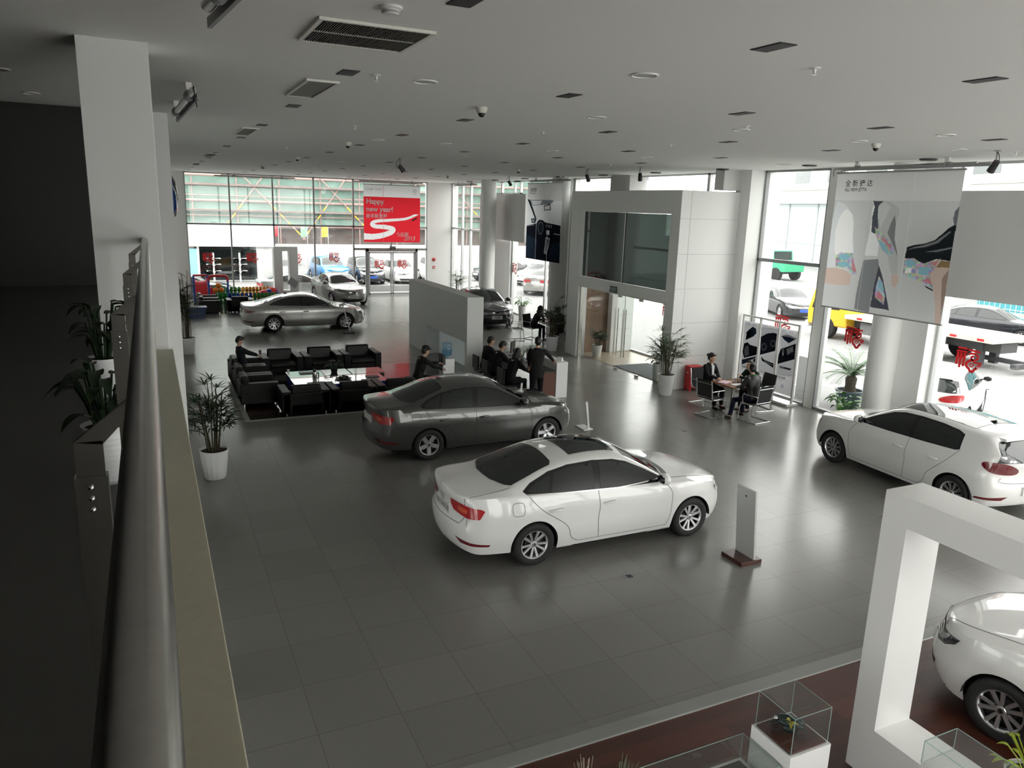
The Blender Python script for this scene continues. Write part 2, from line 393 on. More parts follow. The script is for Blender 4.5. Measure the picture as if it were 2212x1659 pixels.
struct(MB().box(15.0, 15.7, 22.6, 23.75, 5.45, ZC).box(14.35, 14.95, 17.02, 17.4, 5.55, ZC).build('trim_2', PANEL))
for k in range(6):
    wn += 1; glazing(wn, 'x', -8.1, -4 + 2.85 * k, -1.15 + 2.85 * k, 0, 3.25)  # unseen bays under the balcony, added to light left-facing surfaces
# glass vestibule with white walls
VX = 12.97
v = MB()
v.box(VX, VX + 0.34, 22.22, 22.94, 0, 5.5).box(VX, VX + 0.34, 17.0, 17.42, 0, 5.5)
v.box(VX, VX + 0.34, 17.42, 22.22, 4.86, 5.5).box(VX, VX + 0.34, 17.42, 22.22, 2.42, 2.74)
v.box(VX + 0.34, XF - 0.35, 17.0, 17.25, 0, 5.5).box(VX + 0.34, XF - 0.1, 22.72, 22.94, 0, 5.5)
v.box(VX + 0.34, XF - 0.06, 17.25, 22.72, 5.32, 5.5)
struct(v.build('wall_vestibule', WALLM, bevel=0.006))
struct(MB().box(VX + 0.345, 14.5, 22.705, 22.72, 0.01, 2.7).build('wall_vestibule_lining', plank_mat('brown_board_lining', (0.22, 0.13, 0.075), 0.2, 1.2, 0.4, 0.35)))
struct(MB().box(VX + 0.36, XF - 0.1, 17.27, 22.7, 0.002, 0.008).build('floor_vestibule', mm('vestibule_floor', (0.28, 0.23, 0.17), 0.3)))
struct(MB().box(VX + 0.38, 14.7, 18.1, 20.4, 0.008, 0.02).build('floor_mat', mm('grey_entrance_mat', (0.07, 0.08, 0.085), 0.9)))
seams = MB()
for z in (0.95, 1.9, 2.85, 3.8, 4.75): seams.box(VX + 0.005, XF - 0.56, 16.9985, 17.0005, z, z + 0.006)
seams.box(VX + 0.33, VX + 0.336, 16.9985, 17.0005, 0, 5.5)
struct(seams.build('trim_3', mm('panel_joint', (0.35, 0.35, 0.34), 0.7)))
wn += 1
f = struct(MB().box(VX + 0.10, VX + 0.16, 19.79, 19.83, 2.74, 4.86).build('window_%d' % wn, STEEL))
MB().box(VX + 0.12, VX + 0.13, 17.42, 22.22, 2.75, 4.85).build('window_pane', GLASSD, f)
wn += 1
f = struct(MB().box(VX + 0.08, VX + 0.20, 17.42, 17.46, 0, 2.42).box(VX + 0.08, VX + 0.20, 22.18, 22.22, 0, 2.42).box(VX + 0.10, VX + 0.18, 17.42, 22.22, 2.38, 2.42).build('window_%d' % wn, STEEL))
MB().box(VX + 0.12, VX + 0.132, 20.9, 22.19, 0.01, 2.4).box(VX + 0.12, VX + 0.132, 17.45, 18.62, 0.01, 2.4).build('window_pane', GLASS, f)
door2 = struct(MB().box(VX + 0.08, VX + 0.18, 18.62, 20.9, 2.37, 2.42).build('door_2', STEEL))
for y0, y1, hy in ((18.64, 19.76, 19.55), (19.78, 20.88, 19.98)):
    lf = MB().box(VX + 0.12, VX + 0.132, y0, y1, 0.02, 2.36).build('door_leaf', GLASS, door2)
    MB().box(VX + 0.10, VX + 0.152, y0, y0 + 0.16, 0.01, 0.07).box(VX + 0.10, VX + 0.152, y0, y0 + 0.16, 2.30, 2.37).build('patch_fitting', STEEL, lf)
    for sx in (-0.05, 0.05):
        x = VX + 0.126 + sx
        MB().tube([(x, hy, 0.45), (x, hy, 1.95)], 0.016, 8).build('door_handle', STEEL, lf)
struct(MB().box(14.5, 14.72, 22.45, 22.72, 0.01, 5.3).build('trim_5', PANEL))
fp = struct(MB().box(14.72, XF - 0.05, 22.53, 22.55, 0.02, 2.12).build('door_4', mm('frosted_panel', (0.80, 0.84, 0.82), 0.35)))
MB().box(15.08, 15.10, 22.522, 22.53, 0.02, 2.12).build('panel_joint', ALUD, fp)
b = MB()
for z in (0.82, 1.32):
    for k in range(9): text_into(b, 'Das Auto', 0.035, frame_mtx((14.76 + k * 0.075, 22.526, z), (1, 0, 0), (0, 0, 1)), 0, sx=0.5)
b.build('lettering', mm('etched_text', (0.35, 0.40, 0.40), 0.5), fp)
# inner glass door of the vestibule, on the street side
iv = struct(MB().box(XF - 0.1, XF - 0.02, 17.25, 17.3, 0, 3.6).box(XF - 0.1, XF - 0.02, 20.1, 20.15, 0, 3.6).box(XF - 0.1, XF - 0.02, 17.25, 20.1, 2.5, 2.75).build('door_3', ALUD))
# floor inlays
BORD = mm('pale_stone_border', (0.36, 0.36, 0.34), 0.25)
struct(MB().box(1.69, 8.05, 17.42, 22.8, 0.0, 0.004).build('floor_lounge_border', BORD))
struct(MB().box(1.81, 8.05, 17.54, 22.7, 0.0, 0.008).build('floor_lounge_wood', WOODD))
struct(MB().box(0.1, XF - 0.3, -4, 5.32, 0, 0.006).build('floor_wood', WOODR))
struct(MB().box(0.1, XF - 0.3, 5.24, 5.42, 0, 0.010).build('trim_4', mm('border_strip', (0.25, 0.25, 0.24), 0.3)))
struct(MB().box(0.1, XF - 0.3, 5.235, 5.25, 0, 0.013).build('trim_6', mm('bright_edge', (0.62, 0.63, 0.62), 0.25, 0.3)))
struct(MB().box(1.75, 6.6, 35.0, 39.6, 0, 0.004).build('floor_play_border', BORD))
struct(MB().box(1.83, 6.52, 35.08, 39.52, 0, 0.008).build('floor_play_wood', WOODD))
struct(MB().box(7.0, 10.3, 36.4, 36.46, 0, 0.003).box(10.24, 10.3, 36.4, 40, 0, 0.003).build('floor_car_bay_line', BORD))
# ---------------------------------------------------------------- outside
ASPH = mm('asphalt', (0.24, 0.24, 0.24), 0.85, noise=(8, 0.12))
struct(MB().box(XF, 140, -60, 140, -0.30, -0.06).box(-60, XF, 46.1, 140, -0.5, -0.06).build('ground', ASPH))
struct(MB().box(-60, XF, YF + 0.05, 46.1, -0.6, -0.42).build('ground_lane', ASPH))
EXTW = mm('outdoor_white_wall', (0.78, 0.78, 0.76), 0.7)
struct(MB().box(6.98, 40, 52, 52.3, -0.06, 2.1).build('boundary_wall', EXTW))
# ---------------------------------------------------------------- cars
def interp(tb, x):
    "monotone-ish cubic through table [(x, value)] sorted by x"
    if x <= tb[0][0]: return tb[0][1]
    if x >= tb[-1][0]: return tb[-1][1]
    for i in range(len(tb) - 1):
        if tb[i][0] <= x <= tb[i + 1][0]: break
    x0, y0 = tb[i]; x1, y1 = tb[i + 1]; h = x1 - x0
    def sl(j):
        if j <= 0 or j >= len(tb) - 1: return None
        a = (tb[j][1] - tb[j - 1][1]) / (tb[j][0] - tb[j - 1][0]); b_ = (tb[j + 1][1] - tb[j][1]) / (tb[j + 1][0] - tb[j][0])
        return 0 if a * b_ <= 0 else 2 * a * b_ / (a + b_)
    s_ = (y1 - y0) / h; m0 = sl(i); m1 = sl(i + 1)
    m0 = s_ if m0 is None else m0; m1 = s_ if m1 is None else m1
    t = (x - x0) / h
    return (2 * t ** 3 - 3 * t * t + 1) * y0 + (t ** 3 - 2 * t * t + t) * h * m0 + (-2 * t ** 3 + 3 * t * t) * y1 + (t ** 3 - t * t) * h * m1
def paint(name, col, metal=0.0, rough=0.35):
    return mm('car_paint_' + name, col, rough, metal, 0.5, 1.0)
CGLASS = mm('car_dark_glass', (0.012, 0.016, 0.016), 0.02, 0, 0.8)
CTRIM = mm('car_black_trim', (0.012, 0.012, 0.014), 0.25)
SEAMM = mm('car_seam', (0.03, 0.03, 0.03), 0.8)
TAIL = mm('tail_lamp_red', (0.45, 0.008, 0.012), 0.06, 0, 0.6, 1.0)
TAILD = mm('tail_lamp_dark_red', (0.14, 0.006, 0.010), 0.06, 0, 0.6, 1.0)
LAMP = mm('head_lamp_glass', (0.45, 0.47, 0.48), 0.05, 0.6, 0.8, 1.0)
LAMPD = mm('head_lamp_dark', (0.06, 0.065, 0.07), 0.08, 0.4, 0.8, 1.0)
ALLOY = mm('alloy_wheel', (0.62, 0.63, 0.64), 0.28, 0.85)
ALLOYD = mm('dark_alloy', (0.02, 0.02, 0.022), 0.3, 0.5)
DISC = mm('brake_metal', (0.05, 0.05, 0.052), 0.5, 0.6)  # dark grey metal of the brake disc
PLATEW = mm('plate_white', (0.72, 0.72, 0.70), 0.4)
# side-view tables; x forward, wheel axles at +-wb/2
SEDAN = dict(
    wb=2.651, fx=2.235, rx=-2.415, hw=0.890, H=1.47, wr=0.318,
    zc=[(-2.415, 1.0), (-2.37, 1.085), (-2.2, 1.115), (-1.78, 1.135), (-1.5, 1.235), (-1.1, 1.375), (-0.8, 1.435), (-0.35, 1.468), (0.0, 1.452), (0.25, 1.405), (0.6, 1.235), (1.03, 1.005), (1.35, 0.965), (1.8, 0.875), (2.08, 0.785), (2.2, 0.71), (2.235, 0.66)],
    zs=[(-2.415, 0.97), (-2.3, 1.045), (-1.9, 1.05), (-1.5, 1.03), (-0.9, 0.985), (0.0, 0.945), (0.8, 0.93), (1.2, 0.915), (1.7, 0.845), (2.05, 0.755), (2.235, 0.65)],
    zr=[(-2.415, 0.98), (-2.3, 1.06), (-1.95, 1.085), (-1.75, 1.10), (-1.45, 1.19), (-1.05, 1.325), (-0.75, 1.385), (-0.3, 1.41), (0.0, 1.395), (0.25, 1.335), (0.6, 1.16), (0.98, 0.965), (1.35, 0.935), (1.8, 0.862), (2.1, 0.765), (2.235, 0.655)],
    yr=[(-2.415, 0.60), (-2.1, 0.62), (-1.7, 0.64), (-1.4, 0.625), (-1.0, 0.60), (-0.3, 0.595), (0.2, 0.60), (0.6, 0.66), (1.0, 0.72), (1.5, 0.64), (2.235, 0.52)],
    dlo=[(0.86, 0.965), (0.80, 1.01), (0.50, 1.165), (0.22, 1.29), (0.0, 1.345), (-0.35, 1.365), (-0.75, 1.345), (-1.05, 1.285), (-1.35, 1.17), (-1.49, 1.085), (-1.44, 1.045), (-0.9, 1.012), (0.0, 0.975)],
    fwin=[(0.72, 0.99), (0.46, 1.155), (0.20, 1.265), (0.0, 1.315), (-0.24, 1.335), (-0.30, 0.998)],
    rwin=[(-0.38, 1.003), (-0.36, 1.335), (-0.72, 1.318), (-0.98, 1.265), (-1.08, 1.035)],
    qwin=[(-1.12, 1.04), (-1.03, 1.25), (-1.30, 1.15), (-1.42, 1.085), (-1.39, 1.055)],
    front_glass=[(1.0, 0), (0.975, 0.35), (0.86, 0.66), (0.40, 0.545), (0.26, 0.50), (0.29, 0.25), (0.30, 0)],
    rear_glass=[(-0.92, 0), (-0.93, 0.45), (-0.98, 0.53), (-1.60, 0.60), (-1.66, 0.52), (-1.76, 0.25), (-1.78, 0)],
    df=[(0.18, 0.10), (0.30, 0.02), (0.45, 0.0), (0.58, 0.02), (0.66, 0.05), (0.80, 0.16)],
    dr=[(0.22, 0.10), (0.35, 0.03), (0.55, 0.0), (0.66, 0.01), (0.70, 0.05), (0.85, 0.06), (1.0, 0.03), (1.1, 0.05)],
    ds=[(0.18, 0.07), (0.30, 0.03), (0.50, 0.0), (0.65, 0.004), (0.72, 0.0), (0.85, 0.018), (0.95, 0.05), (1.1, 0.09)],
    doors=(0.93, -0.33, -1.28), tail='wide', hatch=False)
COUPE = dict(SEDAN, wb=2.712, fx=2.29, rx=-2.51, hw=0.928, H=1.417, wr=0.325,
    zc=[(-2.51, 0.93), (-2.46, 1.02), (-2.3, 1.05), (-1.9, 1.085), (-1.5, 1.19), (-1.1, 1.30), (-0.75, 1.37), (-0.3, 1.415), (0.0, 1.405), (0.25, 1.355), (0.6, 1.205), (1.08, 0.985), (1.4, 0.945), (1.85, 0.845), (2.14, 0.755), (2.26, 0.68), (2.29, 0.63)],
    zs=[(-2.51, 0.90), (-2.4, 0.985), (-1.9, 1.0), (-1.5, 0.99), (-0.9, 0.965), (0.0, 0.935), (0.8, 0.915), (1.2, 0.90), (1.75, 0.82), (2.1, 0.72), (2.29, 0.62)],
    zr=[(-2.51, 0.91), (-2.4, 1.0), (-2.0, 1.03), (-1.8, 1.06), (-1.45, 1.15), (-1.05, 1.265), (-0.7, 1.33), (-0.3, 1.355), (0.0, 1.345), (0.25, 1.285), (0.6, 1.13), (1.02, 0.945), (1.4, 0.915), (1.85, 0.832), (2.15, 0.735), (2.29, 0.625)],
    dlo=[(0.88, 0.95), (0.82, 0.995), (0.50, 1.145), (0.22, 1.25), (0.0, 1.295), (-0.35, 1.31), (-0.75, 1.285), (-1.05, 1.22), (-1.35, 1.115), (-1.50, 1.04), (-1.46, 1.01), (-0.9, 0.985), (0.0, 0.96)],
    fwin=[(0.72, 0.975), (0.46, 1.12), (0.20, 1.225), (0.0, 1.265), (-0.26, 1.28), (-0.30, 0.98)],
    rwin=[(-0.38, 0.985), (-0.36, 1.28), (-0.72, 1.262), (-1.02, 1.20), (-1.31, 1.10), (-1.44, 1.04), (-1.40, 1.02)], qwin=None,
    front_glass=[(1.05, 0), (1.02, 0.35), (0.90, 0.68), (0.42, 0.56), (0.26, 0.51), (0.29, 0.25), (0.30, 0)],
    rear_glass=[(-0.95, 0), (-0.96, 0.45), (-1.02, 0.53), (-1.78, 0.61), (-1.86, 0.5), (-1.94, 0.25), (-1.95, 0)],
    doors=(0.97, -0.33, -1.30), tail='oval')
HATCH = dict(SEDAN, wb=2.578, fx=2.165, rx=-2.03, hw=0.893, H=1.48, wr=0.32,
    zc=[(-2.03, 0.98), (-2.0, 1.03), (-1.93, 1.10), (-1.80, 1.28), (-1.68, 1.405), (-1.60, 1.425), (-1.2, 1.455), (-0.6, 1.48), (-0.1, 1.472), (0.2, 1.425), (0.55, 1.27), (1.02, 1.02), (1.35, 0.985), (1.75, 0.895), (2.02, 0.80), (2.14, 0.72), (2.165, 0.66)],
    zs=[(-2.03, 0.94), (-1.95, 1.0), (-1.7, 1.03), (-1.2, 1.01), (-0.6, 0.985), (0.0, 0.965), (0.8, 0.945), (1.2, 0.93), (1.65, 0.86), (1.98, 0.765), (2.165, 0.65)],
    zr=[(-2.03, 0.95), (-1.95, 1.03), (-1.82, 1.20), (-1.68, 1.345), (-1.60, 1.37), (-1.2, 1.40), (-0.6, 1.425), (-0.1, 1.415), (0.2, 1.355), (0.55, 1.19), (0.96, 0.98), (1.35, 0.955), (1.75, 0.882), (2.02, 0.785), (2.165, 0.655)],
    yr=[(-2.03, 0.66), (-1.8, 0.64), (-1.5, 0.62), (-1.0, 0.61), (-0.3, 0.605), (0.2, 0.61), (0.6, 0.66), (1.0, 0.72), (1.5, 0.65), (2.165, 0.53)],
    dlo=[(0.82, 0.98), (0.76, 1.025), (0.46, 1.18), (0.18, 1.305), (-0.05, 1.36), (-0.4, 1.378), (-0.8, 1.37), (-1.12, 1.34), (-1.24, 1.30), (-1.27, 1.06), (-1.2, 1.035), (-0.6, 1.01), (0.1, 0.99)],
    fwin=[(0.68, 1.005), (0.42, 1.165), (0.16, 1.28), (-0.05, 1.33), (-0.30, 1.345), (-0.33, 1.02)],
    rwin=[(-0.40, 1.025), (-0.37, 1.345), (-0.8, 1.338), (-1.10, 1.305), (-1.20, 1.27), (-1.23, 1.08), (-1.17, 1.055)], qwin=None,
    front_glass=[(1.0, 0), (0.97, 0.35), (0.85, 0.66), (0.36, 0.55), (0.2, 0.50), (0.23, 0.25), (0.24, 0)],
    rear_glass=None,
    dr=[(0.22, 0.12), (0.35, 0.04), (0.55, 0.0), (0.66, 0.01), (0.72, 0.04), (0.85, 0.05), (1.0, 0.03), (1.1, 0.03)],
    doors=(0.90, -0.35, -1.13), tail='round', hatch=True)
def scaled(tp, L, wb, W, H):
    "the same kind of body in other dimensions"
    k = dict(tp); f0, r0 = tp['fx'], tp['rx']; h0 = tp['wb'] / 2; h1 = wb / 2; fo = (L - wb) * (f0 - h0) / ((f0 - h0) + (-r0 - h0)); ro = L - wb - fo
    kz = H / tp['H']
    def X(x):
        if x > h0: return h1 + (x - h0) * fo / (f0 - h0)
        if x < -h0: return -h1 + (x + h0) * ro / (-r0 - h0)
        return x * h1 / h0
    def Z(z): return z * kz
    def Yv(y): return y * W / 2 / tp['hw']
    k.update(wb=wb, fx=h1 + fo, rx=-h1 - ro, hw=W / 2, H=H)
    for q in ('zc', 'zs', 'zr'): k[q] = [(X(x), Z(z)) for x, z in tp[q]]
    k['yr'] = [(X(x), Yv(y)) for x, y in tp['yr']]
    for q in ('dlo', 'fwin', 'rwin', 'qwin'):
        if tp[q]: k[q] = [(X(x), Z(z)) for x, z in tp[q]]
    for q in ('front_glass', 'rear_glass'):
        if tp[q]: k[q] = [(X(x), Yv(y)) for x, y in tp[q]]
    k['doors'] = tuple(X(x) for x in tp['doors'])
    return k
def car_body(T, res=1.0):
    fx, rx, hw, wb = T['fx'], T['rx'], T['hw'], T['wb']
    plan = [(rx, 0), (rx + 0.025, 0.3), (rx + 0.10, 0.60), (rx + 0.24, 0.77 * hw / 0.89), (rx + 0.55, hw - 0.045), (rx + 1.1, hw - 0.008), (-0.3, hw), (fx - 1.25, hw - 0.004), (fx - 0.75, hw - 0.03), (fx - 0.42, hw - 0.11), (fx - 0.20, hw - 0.29), (fx - 0.07, hw - 0.52), (fx - 0.01, 0.17), (fx, 0)]
    pl = [Vector(p) for p in smooth_pts(plan, 40)]
    cum = [0]
    for a, b in zip(pl, pl[1:]): cum.append(cum[-1] + (b - a).length)
    def at(s):
        lo = 0
        while lo < len(cum) - 2 and cum[lo + 1] < s: lo += 1
        t = (s - cum[lo]) / max(1e-9, cum[lo + 1] - cum[lo]); p = pl[lo].lerp(pl[lo + 1], min(max(t, 0), 1))
        i0, i1 = max(lo - 3, 0), min(lo + 4, len(pl) - 1); d = (pl[i1] - pl[i0]).normalized()
        return p, Vector((-d.y, d.x))
    def s_of_x(x):
        for i in range(len(pl) - 1):
            if pl[i].x <= x <= pl[i + 1].x: return cum[i] + (cum[i + 1] - cum[i]) * (x - pl[i].x) / max(1e-9, pl[i + 1].x - pl[i].x)
        return cum[-1]
    tot = cum[-1]; ra = T['wr'] + 0.042; za = T['wr']
    S = [tot * i / int(84 * res) for i in range(int(84 * res) + 1)]
    S = [s for s in S if not any(abs(at(s)[0].x - xa) < ra + 0.02 and at(s)[0].y > 0.5 for xa in (-wb / 2, wb / 2))]
    arch = []
    for xa in (-wb / 2, wb / 2):
        for i in range(int(22 * res) + 1):
            a = PI * i / int(22 * res); arch.append((s_of_x(xa - ra * math.cos(a)), za + ra * math.sin(a)))
        S += [s_of_x(xa - ra - 0.004), s_of_x(xa + ra + 0.004)]
    allp = sorted([(s, None) for s in S] + arch, key=lambda q: q[0])
    zbt = [(rx, 0.30), (rx + 0.25, 0.265), (rx + 0.7, 0.25), (-wb / 2 + ra, 0.20), (0, 0.195), (wb / 2 - ra, 0.20), (fx - 0.5, 0.20), (fx - 0.2, 0.205), (fx, 0.21)]
    n1, n2, n3, n4 = 11, 6, 4, 7
    half = []
    for s, zar in allp:
        p, nrm = at(s); x = p.x
        zb = interp(zbt, x) if zar is None else max(zar, interp(zbt, x))
        zs = interp(T['zs'], x); zs = max(zs, zb + 0.03)
        wf = max(0, nrm.x) ** 2; wr_ = max(0, -nrm.x) ** 2; ws = nrm.y ** 2
        col = []
        for i in range(n1 + 1):
            z = zb + (zs - zb) * i / n1
            d = wf * interp(T['df'], z) + wr_ * interp(T['dr'], z) + ws * interp(T['ds'], z)
            q = p - nrm * d
            if p.y < 1e-6: q.y = 0
            col.append(Vector((q.x, max(q.y, 0), z)))
        Sh = col[-1]; xs = Sh.x
        C_ = Vector((xs, 0, max(interp(T['zc'], xs), Sh.z))); yr = min(interp(T['yr'], xs), Sh.y * 0.985); zr = max(interp(T['zr'], xs), Sh.z)
        k = min(1, Sh.y / 0.5)
        Rr = Vector((xs, yr * k + Sh.y * 0.8 * (1 - k), zr)); Rr.y = min(Rr.y, Sh.y)
        Rr.z = min(Rr.z, C_.z)
        p1 = Rr + (Sh - Rr) * 0.18; p2 = Rr + (C_ - Rr) * 0.28
        hgt = (p1 - Sh).length
        for i in range(1, n2 + 1):
            t = i / n2; q = Sh.lerp(p1, t); q.y += 0.035 * min(hgt, 0.4) * math.sin(PI * t) * 1.2; col.append(q)
        for i in range(1, n3 + 1):
            t = i / n3; col.append(p1 * (1 - t) ** 2 + Rr * 2 * t * (1 - t) + p2 * t * t)
        cz = Vector((xs, p2.y * 0.45, C_.z))
        for i in range(1, n4 + 1):
            t = i / n4; col.append(p2 * (1 - t) ** 2 + cz * 2 * t * (1 - t) + C_ * t * t)
        half.append(col)
    mb = MB(); k = len(half[0])
    full = [col + [Vector((v.x, -v.y, v.z)) for v in col[-2::-1]] for col in half]
    mb.grid(full)
    return mb
def bvh_of(mb): return BVHTree.FromPolygons([Vector(v) for v in mb.v], mb.f)
def patch(mb, bvh, poly, O, U, V, off=0.004, step=0.06, m=0, closed=True):
    "a flat outline laid onto the body skin along the direction U x V (looking at it)"
    U, V = Vector(U).normalized(), Vector(V).normalized(); D = -(U.cross(V)); O = Vector(O)
    b = bmesh.new(); vs = [b.verts.new((x, y, 0)) for x, y in poly]; b.faces.new(vs)
    for ax in (0, 1):
        c = [p[ax] for p in poly]; lo, hi = min(c), max(c); n = int((hi - lo) / step)
        for i in range(1, n + 1):
            co = [0, 0, 0]; co[ax] = lo + (hi - lo) * i / (n + 1); no = [0, 0, 0]; no[ax] = 1
            bmesh.ops.bisect_plane(b, geom=b.verts[:] + b.edges[:] + b.faces[:], plane_co=co, plane_no=no)
    out = {}; vv = []
    for v in b.verts:
        o = O + U * v.co.x + V * v.co.y
        h = bvh.ray_cast(o - D * 3, D)
        if h[0] is None:
            n_ = bvh.find_nearest(o); loc, nr = n_[0], n_[1]
        else: loc, nr = h[0], h[1]
        if nr.dot(D) > 0: nr = -nr
        out[v] = len(vv); vv.append(loc + nr * off)
    mb.add(vv, [tuple(out[v] for v in f.verts) for f in b.faces], m); b.free()
def ribbon(mb, bvh, pts, w, O, U, V, off=0.003, m=0, closed=False, sm=0):
    U, V = Vector(U).normalized(), Vector(V).normalized(); D = -(U.cross(V)); O = Vector(O)
    if sm: pts = smooth_pts(pts, sm, closed)
    P = [Vector(p) for p in pts]; Q = []
    for i in range(len(P) if closed else len(P) - 1):
        a, b = P[i], P[(i + 1) % len(P)]; n = max(1, int((b - a).length / 0.05)); Q += [a.lerp(b, j / n) for j in range(n)]
    if not closed: Q.append(P[-1])
    k = len(Q); vv = []
    for i in range(k):
        a = Q[(i - 1) % k] if (closed or i) else Q[i]; b = Q[(i + 1) % k] if (closed or i < k - 1) else Q[i]
        d = (b - a).normalized(); nn = Vector((-d.y, d.x)) * w / 2
        for q in (Q[i] + nn, Q[i] - nn):
            o = O + U * q.x + V * q.y; h = bvh.ray_cast(o - D * 3, D)
            if h[0] is None: h = bvh.find_nearest(o)
            nr = h[1] if h[1].dot(D) < 0 else -h[1]
            vv.append(h[0] + nr * off)
    fs = [(2 * i, 2 * i + 1, (2 * i + 3) % (2 * k), (2 * i + 2) % (2 * k)) for i in range(k if closed else k - 1)]
    mb.add(vv, fs, m)
LEFT_ = ((-1, 0, 0), (0, 0, 1))     # looking at the +y side: u to -x
SIDES = ((1, (-1, 0, 0)), (-1, (1, 0, 0)))
WHEELS = {}
def wheel_meshes(style, r):
    key = (style, r)
    if key in WHEELS: return WHEELS[key]
    rm = r * 0.66; wd = 0.105
    rot = Matrix.Rotation(R(-90), 4, 'X')   # lathe axis z -> +y, outer face at +y
    ty = MB().lathe([(rm * 0.97, -wd), (r * 0.90, -wd), (r * 0.975, -wd * 0.82), (r, -wd * 0.5), (r, wd * 0.5), (r * 0.975, wd * 0.82), (r * 0.90, wd), (rm * 1.03, wd * 0.93), (rm * 0.97, wd * 0.8)], 40, mtx=rot, caps=False)
    tm = ty.mesh('tyre', RUBBER, 50)
    ri = MB().lathe([(rm * 0.93, -wd * 0.8), (rm * 0.90, 0.0), (rm * 0.93, wd * 0.72), (rm * 0.99, wd * 0.80), (rm * 1.0, wd * 0.86), (rm * 0.95, wd * 0.84), (rm * 0.90, wd * 0.66)], 40, mtx=rot, caps=False)
    dark = 1 if style == 'dark' else 0
    def spoke(a, w0, w1, z0=0.62, z1=0.78, r0=0.16, r1=0.95):
        c, s_ = math.cos(a), math.sin(a); vs = []
        for rr, w, z in ((r0, w0, z0), (0.55, (w0 * 0.55 + w1 * 0.45), z0 + 0.09), (r1, w1, z1)):
            for sd in (-1, 1):
                for dz, wk in ((-0.16, 1.15), (0, 0.8)):
                    px, pz = rr * rm, sd * w * rm * wk
                    vs.append(Vector((c * px - s_ * pz, (z + dz) * wd, s_ * px + c * pz)))
        q = [(0, 1, 5, 4), (1, 3, 7, 5), (3, 2, 6, 7), (2, 0, 4, 6)]
        ri.add(vs, q + [tuple(i + 4 for i in f) for f in q] + [(0, 2, 3, 1), (8, 9, 11, 10)], 0)
    if style == 'five':
        for i in range(5): spoke(PI / 2 + i * 2 * PI / 5, 0.17, 0.20)
    elif style == 'ten':
        for i in range(5):
            for d_ in (-0.25, 0.25): spoke(PI / 2 + i * 2 * PI / 5 + d_ * 1.05, 0.075, 0.10)
    elif style == 'dark':
        for i in range(10):
            for d_ in (-0.1, 0.1): spoke(i * 2 * PI / 10 + d_, 0.032, 0.042)
    else:
        for i in range(7): spoke(i * 2 * PI / 7, 0.09, 0.12)
    ri.lathe([(0.20 * rm, 0.3 * wd), (0.24 * rm, 0.60 * wd), (0.20 * rm, 0.70 * wd), (0.14 * rm, 0.72 * wd), (0, 0.74 * wd)], 24, mtx=rot)
    for i in range(5):
        a = PI / 2 + (i + 0.5) * 2 * PI / 5
        ri.cyl((0.30 * rm * math.cos(a), 0.60 * wd, 0.30 * rm * math.sin(a)), (0.30 * rm * math.cos(a), 0.67 * wd, 0.30 * rm * math.sin(a)), 0.035 * rm, 8, 1)
    rmm = ri.mesh('rim', [ALLOY, ALLOYD], 40)
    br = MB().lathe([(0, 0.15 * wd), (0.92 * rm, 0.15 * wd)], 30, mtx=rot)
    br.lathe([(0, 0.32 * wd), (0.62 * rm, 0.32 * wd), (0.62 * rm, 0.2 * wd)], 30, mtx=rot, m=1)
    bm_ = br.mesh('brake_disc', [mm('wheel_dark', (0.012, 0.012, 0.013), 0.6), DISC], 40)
    cp = MB(); fm = frame_mtx((0, 0.75 * wd, 0), (-1, 0, 0), (0, 0, 1)); cp.flat(circ(0.13 * rm, 20), fm, 0.001, 1); badge(cp, 0.13 * rm, fm, 0, 0.003)
    cm = cp.mesh('hub_cap', [CHROME, ALLOYD])
    WHEELS[key] = (tm, rmm, bm_, cm); return WHEELS[key]
